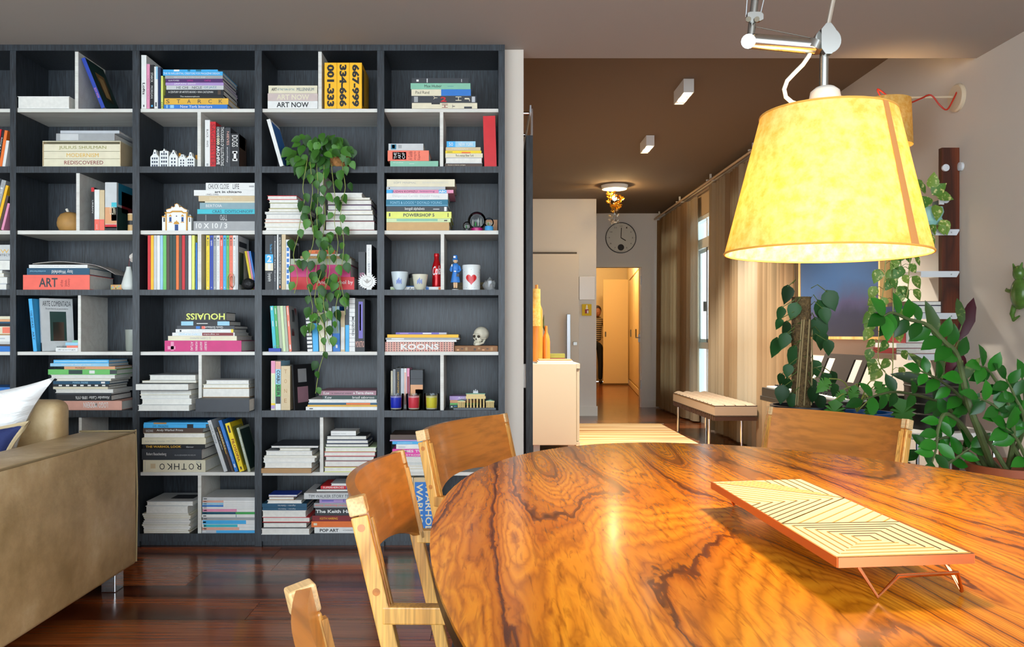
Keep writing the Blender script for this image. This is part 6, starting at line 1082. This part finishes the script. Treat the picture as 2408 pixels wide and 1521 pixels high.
for s in ([(2180, 535), (2150, 560), (2120, 600), (2118, 640), (2102, 680), (2100, 760), (2100, 830), (2098, 890)], [(2170, 535), (2110, 560), (2085, 600), (2080, 660), (2072, 720), (2068, 780), (2066, 850), (2090, 885)], [(2190, 535), (2150, 570), (2140, 610), (2135, 680), (2130, 700)]):
    pts = [P(x, y, dp - .05) for x, y in s]; vine(p5, pts, .003, mat('pale_vine', 'a3a565', .6))
    for i in range(1, len(s)):
        for j in range(3):
            f = j / 3; x = s[i - 1][0] * (1 - f) + s[i][0] * f; y = s[i - 1][1] * (1 - f) + s[i][1] * f; sd = 1 if (i + j) % 2 else -1
            if x < 2085: sd = -1 if R() < .8 else 1
            q0 = P(x, y, dp - .05); q1 = P(x + sd * U(10, 22), y - 4, dp - .06 + U(-.02, .02)); leaf(p5, 'heart', m_poth, q1, (sd * U(.3, .9), U(-.2, .2), -1), (U(-.5, .5), -1, .4), U(.055, .08))
            MB().tube([q0, (q0 + q1) / 2 + Vector((0, 0, .01)), q1], .0018, 4).build('leaf_stalk', m_vine2, p5)
# ---------------------------------------------------------------- sliding door, far room
sd = thing('sliding_door', 'dark sliding door hung from exposed steel track, seen edge-on', 'door', (.23, 5.4, 0))
MB().box(.21, .25, 4.75, 5.95, .012, 2.265).build('door_panel', m_oak, sd)
MB().box(.225, .233, 4.6, 7.0, 2.36, 2.40).build('track', M_steel, sd)
for y in (4.7, 5.2, 5.8): MB().tube([(.175, y, 2.38), (.232, y, 2.38)], .012, 10).build('standoff', M_chrome, sd, smooth=True)
for y in (4.78, 5.85): MB().box(.24, .252, y, y + .05, 2.2, 2.43).build('hanger_strap', M_chrome, sd)
MB().box(.19, .21, 4.77, 4.80, .78, .92).build('pull_handle', M_white, sd)
MB().box(.2, .26, 4.9, 4.94, 0, .012).build('floor_guide', M_steel, sd)
m_sb = mat('cream_lacquer', 'bcb19a', .4); zs_ = .828
sb = thing('sideboard', 'cream lacquered sideboard seen from its end', 'sideboard', (.5, 8.3, 0))
MB().box(.29, .79, 7.41, 9.2, .08, zs_).build('body', m_sb, sb, bevel=.004)
for k in range(3): MB().box(.794, .82, 7.43 + k * .59, 7.43 + k * .59 + .58, .115, zs_ - .05).build('door', m_sb, sb, bevel=.003)
MB().box(.79, .822, 7.41, 9.2, zs_ - .045, zs_).build('top_edge', m_sb, sb); MB().box(.79, .822, 7.41, 9.2, .08, .11).build('bottom_edge', m_sb, sb)
for y in (7.5, 9.0):
    for x in (.4, .72): MB().box(x, x + .06, y, y + .06, 0, .08).build('foot', M_white, sb)
m_ow = wood('orange_turned_wood', 'a8601c', 'c97c2a', 'd28a38', axis=2, freq=8, amp=.3, rough=.35).m
lathe_thing('wooden_bottle', 'tall orange turned-wood bottle on sideboard', 'bottle', (.44, 7.7, zs_ + .0005), [('body', [(.055, 0), (.058, .02), (.06, .3), (.058, .5), (.02, .6), (.015, .64), (.015, .74), (0, .74)], m_ow)], 28, 'turned-wood bottles')
t = lathe_thing('wooden_bottle', 'shorter orange turned-wood bottle holding a leaf blade', 'bottle', (.535, 7.75, zs_ + .0005), [('body', [(.036, 0), (.038, .02), (.038, .2), (.03, .25), (.013, .29), (.013, .35), (0, .35)], m_ow)], 28, 'turned-wood bottles')
MB().tube([(-.012, .005, .3), (-.03, .01, .36), (-.02, .01, .46)], [.004, .012, .001], 6).build('leaf_blade', mat('blade_green', '3c4f22', .5), t, local=True, smooth=True)
lathe_thing('wooden_bottle', 'orange turned-wood bottle half hidden by table lamp', 'bottle', (.36, 7.95, zs_ + .0005), [('body', [(.05, 0), (.052, .02), (.052, .3), (.02, .42), (.014, .46), (.014, .52), (0, .52)], m_ow)], 28, 'turned-wood bottles')
tl_ = thing('table_lamp', 'glowing cream table lamp half hidden by dark door', 'lamp', (.385, 7.52, zs_ + .0005))
MB().lathe([(.07, 0), (.07, .012), (.01, .02), (.008, .42), (0, .42)], 24).build('base', M_steel, tl_, smooth=True, local=True)
MB().lathe([(.085, .345), (.08, .69)], 32, caps=False).build('lamp_shade', sh.m, tl_, smooth=True, local=True, fix=False)
MB().sphere((0, 0, .5), .03, 14, 10).build('bulb', mat('bulb_glow', 'ffe7b0', .3, emit=40), tl_, smooth=2, local=True)
def plight(nm, loc, e, col=(1, .7, .38), r=.04, kind='POINT', rot=None, spot=None):
    l = bpy.data.lights.new(nm, kind); l.energy = e; l.color = col
    if kind != 'AREA': l.shadow_soft_size = r
    if spot: l.spot_size = spot; l.spot_blend = .5
    o = bpy.data.objects.new(nm, l); COL.objects.link(o); o.location = loc
    if rot: o.rotation_euler = rot
    return o
plight('table_lamp_light', (.385, 7.52, zs_ + .5), .4)
stk = [(.6, .79, .07, 'cream', 'open cream magazine lowest on sideboard'), (.58, .77, .05, 'white', 'white magazine second on sideboard'), (.57, .76, .06, 'peach', 'cream-edged magazine topmost on sideboard')]
z = zs_ + .0006
for i, (a, b_, h, c_, lab) in enumerate(stk):
    t = raw_book('magazine', lab, 'magazine', 'magazines on the sideboard', .34 - i * .02, .012, .2, c_); t.location = (.43 + i * .01, 7.44, z); z += .0125
t = raw_book('book', 'olive and red boxed books behind magazines on sideboard', 'book', None, .16, .04, .12, 'olive'); t.location = (.56, 7.8, zs_ + .0415)
t = raw_book('book', 'red book under olive one on sideboard', 'book', None, .16, .04, .12, 'dark-red', [B_(0, 1, .2, .35, 'cream')]); t.location = (.56, 7.8, zs_ + .0006)
# small pictures on the entrance wall
t = thing('acrylic_panel', 'white glossy square panel on wall above small yellow picture', 'panel', (1.32, 10.89, 1.6)); MB().box(P(1362, 0, 10.87).x, P(1399, 0, 10.87).x, 10.86, 10.899, P(0, 705, 10.87).z, P(0, 650, 10.87).z).build('panel', mat('gloss_white', 'e6e9ec', .15), t, bevel=.006)
t = thing('small_picture', 'tiny yellow canvas with red and white bottle motif', 'picture', (1.3, 10.89, 1.4)); x0, x1, z0, z1 = P(1369, 0, 10.87).x, P(1391, 0, 10.87).x, P(0, 742, 10.87).z, P(0, 715, 10.87).z
MB().box(x0, x1, 10.87, 10.899, z0, z1).build('canvas', mat('canvas_yellow', 'd6b60e', .6), t)
xm = (x0 + x1) / 2; MB().box(xm - .025, xm + .025, 10.867, 10.87, z0 + .03, z0 + .085).build('bottle_print', mat('polish_red', '8a1c30', .4), t); MB().box(xm + .002, xm + .02, 10.8655, 10.867, z0 + .032, z0 + .07).build('highlight_print', M_white, t); MB().prism([(xm - .016, z0 + .086), (xm + .016, z0 + .086), (xm + .007, z1 - .012), (xm - .007, z1 - .012)], 10.867, 10.87).build('cap_print', M_white, t)
# clock
cc = P(1460, 559, YC - .02); ck_ = thing('wall_clock', 'round white wall clock with black pendulum disc above doorway', 'clock', (cc.x, YC, cc.z)); r_ = .232
RX = Matrix.Rotation(math.pi / 2, 3, 'X'); fc = (cc.x, YC - .001, cc.z)
MB().lathe([(r_, 0), (r_, .03), (r_ * .96, .03), (r_ * .96, .022), (0, .022)], 48, fc, RX).build('rim', mat('clock_rim', '26282a', .4), ck_, smooth=True); MB().lathe([(r_ * .955, .0225), (0, .0226)], 48, fc, RX).build('dial', mat('clock_dial', 'd5d6ce', .6), ck_)
m_hand = mat('clock_hand', '1a1a1c', .5); yk = YC - .026
def hand(a, l0, l1, w_): s, c_ = math.sin(a), math.cos(a); MB().bar((cc.x + s * l0, yk, cc.z + c_ * l0), (cc.x + s * l1, yk, cc.z + c_ * l1), w_, .003, (0, 1, 0)).build('clock_hand', m_hand, ck_)
hand(math.radians(3), -.0, .15, .011); hand(math.radians(121), 0, .085, .013)
MB().lathe([(.048, 0), (.048, .004), (0, .004)], 28, (cc.x, yk + .003, cc.z - .145), RX).build('pendulum_disc', m_hand, ck_); MB().tube([(cc.x + .08 * math.sin(a), yk, cc.z - .12 - .09 * math.cos(a * .6)) for a in [(-1 + k * .25) for k in range(9)]], .0015, 5).build('pendulum_slot', m_hand, ck_)
for k in range(12):
    a = math.radians(30 * (k + 1)); o = text_mesh(str(k + 1), .018 if k < 9 else .03, .022).build('numeral', m_hand, ck_, local=True, fix=False); o.location = (math.sin(a) * .175 - .01, -.0245, math.cos(a) * .175 - .011)
    MB().box(cc.x + math.sin(a) * .21 - .003, cc.x + math.sin(a) * .21 + .003, YC - .0255, YC - .0245, cc.z + math.cos(a) * .21 - .003, cc.z + math.cos(a) * .21 + .003).build('minute_dot', m_hand, ck_)
# ceiling spots
for i, (x, d_, lab) in enumerate(((1.42, 5.78, 'white box spotlight on brown ceiling, nearer one'), (1.47, 7.42, 'white box spotlight on brown ceiling, farther one'))):
    t = thing('ceiling_spotlight', lab, 'spotlight', (x, d_ + .15, HB), group='twin box spotlights on the ceiling'); b0 = HB - .098
    MB().box(x - .037, x + .037, d_, d_ + .31, b0 + .012, HB - .001).build('housing', M_white, t)
    for a in ((x - .037, x - .033, d_, d_ + .31), (x + .033, x + .037, d_, d_ + .31)): MB().box(*a, b0, b0 + .012).build('housing_lip', M_white, t)
    for y in (d_, d_ + .306): MB().box(x - .033, x + .033, y, y + .004, b0, b0 + .012).build('housing_lip', M_white, t)
    for y in (d_ + .08, d_ + .22):
        MB().lathe([(.029, 0), (.024, .004), (0, .0045)], 20, (x, y, b0 + .0005)).build('lamp_lens', mat('spot_glow', 'fff0cf', .3, emit=30), t)
        plight('spot_light', (x, y, b0 - .012), 205, (1, .92, .8), .025, 'SPOT', (0, 0, 0), math.radians(112))
# crystal pendant
c = P(1445, 432, 9.9); c.z = HB; pl = thing('petal_pendant', 'gold glass petal pendant lamp hanging from white canopy', 'lamp', (c.x, c.y, HB))
MB().lathe([(.15, -.05), (.158, -.03), (.165, -.002), (0, -.002)], 40, c).build('canopy', M_white, pl, smooth=True); MB().lathe([(.168, -.006), (.168, -.0005)], 40, c, caps=False).build('canopy_edge', mat('dark_gap', '55504a', .5), pl)
m_gp = mat('gold_glass', 'd79a2c', .12, .7); pmesh = MB().grid(lambda u, v: ((u - .5) * .03 * math.sin(math.pi * min(1, v * .9 + .1)), .008 * math.sin(math.pi * u), .05 * v), 3, 3).mesh('petal', smooth=2); pmesh.materials.append(m_gp)
pm2 = pmesh.copy(); pm2.materials.clear(); pm2.materials.append(mat('clear_petal', 'cfc8b8', .1, .5))
for k in range(120):
    a = U(0, 6.28); z = -U(.1, .34) if k < 96 else -U(.32, .48); rr_ = (.105 * math.sin(math.pi * min(1, (-z - .0) / .36 * .8 + .2)) if k < 96 else .03 + .03 * R()) * U(.5, .95)
    o = link('petal', pmesh if k < 96 else pm2, None, pl); o.location = (rr_ * math.cos(a), rr_ * math.sin(a), z); o.rotation_euler = (U(-1.5, 1.5), U(-1.5, 1.5), a)
MB().tube([c + Vector((0, 0, -.04)), c + Vector((0, 0, -.45))], .003, 5).build('pendant_cord', M_steel, pl)
MB().sphere(c + Vector((0, 0, -.16)), .03, 12, 8).build('bulb', mat('bulb_glow', 'ffe7b0', .3, emit=40), pl, smooth=2)
plight('pendant_light', c + Vector((0, 0, -.14)), 40, (1, .66, .3), .03)
# hall: wardrobe, light, person
m_wd = mat('wardrobe_cream', 'd8bd88', .5)
wd = thing('wardrobe', 'cream built-in wardrobe in warm hallway, one door ajar', 'wardrobe', (2.9, 15.5, 0))
A0 = Vector((2.46, 12.6, 0)); A1 = Vector((3.06, 17.75, 0)); dv_ = (A1 - A0).normalized(); nv = Vector((-dv_.y, dv_.x, 0))
MB().bar(A0 - nv * .06 + Vector((0, 0, 1.4)), A1 + dv_ * 1.2 - nv * .06 + Vector((0, 0, 1.4)), .1, 2.8).build('carcass', m_wd, wd)
for k in range(3):
    a = A0 + dv_ * (.1 + 1.7 * k); b_ = a + dv_ * 1.66
    MB().bar(a + nv * .005 + Vector((0, 0, 1.2)), b_ + nv * .005 + Vector((0, 0, 1.2)), .03, 2.1).build('door', m_wd, wd); MB().bar(a + nv * .005 + Vector((0, 0, 2.56)), b_ + nv * .005 + Vector((0, 0, 2.56)), .03, .55).build('upper_door', m_wd, wd)
    p = a + dv_ * .7 + nv * .03; MB().box(p.x - .01, p.x + .01, p.y - .02, p.y + .02, 1.05, 1.2).build('handle', mat('dark_catch', '5b5a52', .4), wd)
MB().bar(A0 + nv * .0 + Vector((0, 0, .06)), A1 + nv * .0 + Vector((0, 0, .06)), .06, .1).build('plinth', m_wd, wd)
MB().box(2.445, 2.985, 17.5, 17.53, .04, 2.29).build('open_door', m_wd, wd, bevel=.003); MB().box(2.48, 2.51, 17.49, 17.5, 1.05, 1.16).build('handle', mat('dark_catch', '5b5a52', .4), wd)
pd = thing('hall_ceiling_lamp', 'plain round ceiling lamp in hallway beyond doorway', 'lamp', (2.3, 15.2, HB)); MB().lathe([(.0, -.08), (.1, -.07), (.14, -.03), (.15, -.001)], 28).build('diffuser', mat('hall_glow', 'ffdca0', .4, emit=6), pd, smooth=True, local=True)
plight('hall_light', (2.3, 15.2, HB - .16), 110, (1, .72, .36), .1)
plight('hall_light', (2.2, 18.0, HB - .3), 16, (1, .72, .36), .1)
# person half hidden behind the open door
pe = thing('person', 'person in striped top and dark trousers bending behind cream door', 'person', (2.36, 18.05, 0))
def skin(nm, verts, edges, radii, m, root=0):
    me = bpy.data.meshes.new(nm); me.from_pydata(verts, edges, []); me.update(); o = link(nm, me, m, pe)
    mo = o.modifiers.new('skin', 'SKIN')
    for i, r in enumerate(radii): me.skin_vertices[0].data[i].radius = (r if isinstance(r, tuple) else (r, r)); me.skin_vertices[0].data[i].use_root = (i == root)
    mo.use_smooth_shade = True; o.modifiers.new('sub', 'SUBSURF').levels = 2; o.modifiers['sub'].render_levels = 2; return o
st_ = NT('striped_knit'); v = st_.coords((1, 1, 1)); wv = st_.n('TexWave', Scale=7.0, _bands_direction='Z'); st_.l(v, wv.inputs['Vector']); r1 = st_.ramp([(.45, '2a2520'), (.55, 'b09a78')]); st_.l(wv.outputs[0], r1.inputs[0]); st_.l(r1.outputs[0], st_.b.inputs['Base Color'])
skin('body', [(0, 0, .92), (0, -.02, 1.12), (0, -.06, 1.3), (0, -.12, 1.42), (-.17, -.1, 1.38), (-.21, -.15, 1.15), (-.15, -.32, 1.02), (.17, -.1, 1.38), (.21, -.15, 1.15), (.12, -.32, 1.02), (0, -.18, 1.5)], [(0, 1), (1, 2), (2, 3), (3, 4), (4, 5), (5, 6), (3, 7), (7, 8), (8, 9), (3, 10)], [.15, .13, .14, .09, .07, .05, .035, .07, .05, .035, .05], st_.m)
skin('trousers', [(0, 0, .92), (-.09, 0, .86), (-.1, .02, .48), (-.1, .05, .08), (.09, 0, .86), (.1, -.02, .48), (.1, .03, .08), (0, 0, .98)], [(0, 1), (1, 2), (2, 3), (0, 4), (4, 5), (5, 6), (0, 7)], [.14, .095, .065, .05, .095, .065, .05, .14], mat('black_cloth', '141210', .8))
m_skin = mat('skin', '9a6240', .5); MB().sphere((0, -.24, 1.6), .1, 18, 14, (.8, .95, 1.15)).build('head', m_skin, pe, smooth=2, local=True); MB().sphere((0, -.215, 1.635), .105, 18, 14, (.88, .98, 1.05)).build('hair', mat('dark_hair', '2a150a', .6), pe, smooth=2, local=True)
MB().sphere((0, -.345, 1.585), .014, 8, 6).build('nose', m_skin, pe, smooth=2, local=True)
for s in (-1, 1):
    MB().sphere((s * .1, -.03, .045), .06, 14, 8, (.75, 1.9, .7)).build('shoe', mat('dark_shoe', '1c1512', .5), pe, smooth=2, local=True)
    MB().sphere((s * .13, -.37, .98), .035, 10, 8, (.7, 1.2, 1)).build('hand', m_skin, pe, smooth=2, local=True)
# bench
m_up = mat('taupe_upholstery', '98846e', .75, bump=.15, bscale=250); m_bf = mat('dark_bench_frame', '3a2418', .4)
bn = thing('daybed_bench', 'tufted taupe bench on chrome legs below curtains', 'bench', (2.3, 8.3, 0)); x0, x1, y0, y1 = 2.07, 2.46, 7.45, 9.15
MB().box(x0, x1, y0, y1, .30, .335).build('frame', m_bf, bn)
def tuft(u, v):
    a = abs(math.sin(math.pi * u * 4)); b2 = abs(math.sin(math.pi * v * 12)); e = min(1, min(u, 1 - u) * 14, min(v, 1 - v) * 40); return (x0 + (x1 - x0) * u, y0 + (y1 - y0) * v, .438 + .022 * min(a, b2) ** .5 * e)
MB().grid(tuft, 32, 96).box(x0, x1, y0, y1, .34, .4375).build('cushion', m_up, bn, smooth=True)
for z in (.345, .436): MB().tube([(x0, y0, z), (x1, y0, z), (x1, y1, z), (x0, y1, z)], .004, 6, True).build('piping', mat('dark_piping', '2c2018', .6), bn)
for k in range(1, 4): MB().tube([(x0 + (x1 - x0) * k / 4, y0 + .01, .441), (x0 + (x1 - x0) * k / 4, y1 - .01, .441)], .003, 5).build('seam', mat('dark_piping', '2c2018', .6), bn)
for k in range(1, 12): MB().tube([(x0 + .005, y0 + (y1 - y0) * k / 12, .441), (x1 - .005, y0 + (y1 - y0) * k / 12, .441)], .003, 5).build('seam', mat('dark_piping', '2c2018', .6), bn)
for k in range(22): MB().box(x0 - .004, x0 + .01, y0 + .04 + k * .075, y0 + .07 + k * .075, .295, .34).build('strap', m_bf, bn)
for x in (x0 + .03, x1 - .05):
    for y in (y0 + .3, y1 - .12): MB().tube([(x, y, .0), (x, y, .3)], .014, 10).build('leg', M_chrome, bn, smooth=True)
# rug
rg = NT('striped_rug'); v = rg.coords((.25, 1, 1)); n1 = rg.n('TexNoise', Scale=9.0, Detail=4.0, Distortion=.3); v2 = rg.coords((.03, 1, 1)); rg.l(v2, n1.inputs['Vector']); r1 = rg.ramp([(.3, '5a3220'), (.4, 'a8743c'), (.5, 'cda266'), (.58, 'd8c096'), (.64, '8a4a28'), (.72, 'c9a468')]); rg.l(n1.outputs[0], r1.inputs[0]); rg.l(r1.outputs[0], rg.b.inputs['Base Color']); rg.b.inputs['Roughness'].default_value = .9
ru = thing('striped_rug', 'flat woven rug with warm stripes before hallway', 'rug', (1.3, 8.5, 0)); MB().box(.84, 2.07, 6.6, 9.85, .0005, .012).build('weave', rg.m, ru)
fg = MB()
for k in range(90): x = .85 + k * .0142; fg.bar((x, 9.85, .005), (x + U(-.008, .008), 9.9 + U(0, .03), .004), .004, .003)
fo = fg.build('fringe', mat('fringe', 'cfc2a4', .9), ru); fo['kind'] = 'stuff'
# curtains and rail
cu = NT('linen_drape'); d1_ = cu.n('BsdfDiffuse'); d1_.inputs[0].default_value = (*lin('82694e'), 1); t1 = cu.n('BsdfTranslucent'); t1.inputs[0].default_value = (*lin('b89a70'), 1); mxx = cu.n('MixShader', Fac=.14); cu.l(d1_.outputs[0], mxx.inputs[1]); cu.l(t1.outputs[0], mxx.inputs[2]); cu.l(mxx.outputs[0], cu.t.nodes['Material Output'].inputs[0])
cs = NT('sheer_linen'); d1_ = cs.n('BsdfDiffuse'); d1_.inputs[0].default_value = (*lin('96866e'), 1); t1 = cs.n('BsdfTranslucent'); t1.inputs[0].default_value = (*lin('d8ccb6'), 1); mxx = cs.n('MixShader', Fac=.07); cs.l(d1_.outputs[0], mxx.inputs[1]); cs.l(t1.outputs[0], mxx.inputs[2]); cs.l(mxx.outputs[0], cs.t.nodes['Material Output'].inputs[0])
def drape(t, y0, y1, m, nf, nm, X=2.52, amp=.035):
    nu = nf * 8
    def f(u, v):
        ph = u * nf * 2 * math.pi; a = amp * (.45 + .55 * (1 - v)) ; return (X + a * math.sin(ph) + .012 * math.sin(ph * .37 + 2), y0 + (y1 - y0) * u + .012 * math.cos(ph) * (1 - v), .02 + (2.80 - .02) * v)
    MB().grid(f, nu, 8).build(nm, m, t, smooth=2, fix=False)
t = thing('curtain', 'gathered beige linen curtain at clock-wall end of window', 'curtain', (2.52, 10.9, 0), group='linen curtains'); drape(t, 10.35, 12.1, cu.m, 15, 'drape'); drape(t, 9.98, 10.4, cs.m, 4, 'sheer_panel', 2.55)
t = thing('curtain', 'wide beige linen curtain with sheer panels behind bench', 'curtain', (2.52, 7.8, 0), group='linen curtains')
for a, b_, m, nf in ((8.6, 9.3, cs.m, 5), (8.15, 8.6, cu.m, 4), (7.55, 8.15, cs.m, 4), (6.75, 7.55, cu.m, 7)): drape(t, a, b_, m, nf, 'drape' if m == cu.m else 'sheer_panel')
rl = thing('curtain_rail', 'long pale double curtain rail under brown ceiling', 'rail', (2.5, 9.5, 2.82))
for x in (2.47, 2.56): MB().tube([(x, 5.9, 2.83), (x, 12.15, 2.83)], .014, 10).build('rail_tube', mat('rail_beige', 'b09a80', .4), rl, smooth=True)
for y in (6.2, 7.7, 9.2, 10.7, 12.0): MB().box(2.46, XW - .002, y, y + .02, 2.845, 2.86).build('rail_bracket', M_white, rl); MB().box(2.5, 2.52, y, y + .02, 2.86, HB - .001).build('rail_bracket', M_white, rl)

# ---------------------------------------------------------------- pieces of a part go under that part
SUB = {'spine_band': 'cover', 'title_lettering': 'cover', 'cover_print': 'cover', 'cover_lettering': 'cover', 'leg_cap': 'rear_leg', 'peg': 'rear_leg', 'edge_strip': 'backrest', 'socket_lettering': 'socket_cover', 'rim_wire': 'lamp_shade', 'seam_strip': 'lamp_shade',
       'inlay_line': 'board', 'white_key': 'body', 'black_key': 'body', 'numeral': 'dial', 'minute_dot': 'dial', 'script_lettering': 'body', 'heart_print': 'body', 'speck_print': 'body', 'painted_motif': 'body', 'eye_socket': 'face', 'nose_hole': 'face', 'tooth': 'jaw',
       'hat_flower': 'hat', 'pull_handle': 'door_panel', 'lamp_lens': 'housing', 'housing_lip': 'housing', 'pulley': 'pulley_plate', 'window_pane': 'house_front', 'gable_window': 'house_front', 'church_door': 'facade', 'window_panel': 'facade', 'oculus': 'facade', 'pediment_trim': 'facade',
       'tower_window': 'tower', 'tower_cornice': 'tower', 'screw': 'tray_lip', 'rib': 'pot', 'box_print': 'body', 'groove': 'body', 'bird_wing': 'disc', 'bird_body': 'disc', 'bottle_print': 'canvas', 'cap_print': 'canvas', 'highlight_print': 'canvas', 'canopy_edge': 'canopy', 'pattern_mark': 'block', 'wick': 'wax_top', 'handle_mount': 'door_handle', 'catch': 'sash_frame'}
bpy.context.view_layer.update()
def centre(o): return o.matrix_world @ (sum((Vector(c) for c in o.bound_box), Vector()) / 8)
for root in [o for o in bpy.data.objects if o.parent is None and o.type == 'EMPTY']:
    kids = list(root.children); by = {}
    for k in kids: by.setdefault(k.name.split('.')[0], []).append(k)
    for k in kids:
        tgt = by.get(SUB.get(k.name.split('.')[0]))
        if tgt: k.parent = min(tgt, key=lambda t: (centre(t) - centre(k)).length) if len(tgt) > 1 else tgt[0]
for o in bpy.data.objects:
    if o.name.split('.')[0] == 'handle' and o.parent and o.parent.name.startswith('wardrobe'):
        ds = [k for k in o.parent.children if k.name.split('.')[0] in ('door', 'open_door')]
        o.parent = min(ds, key=lambda t: (centre(t) - centre(o)).length)
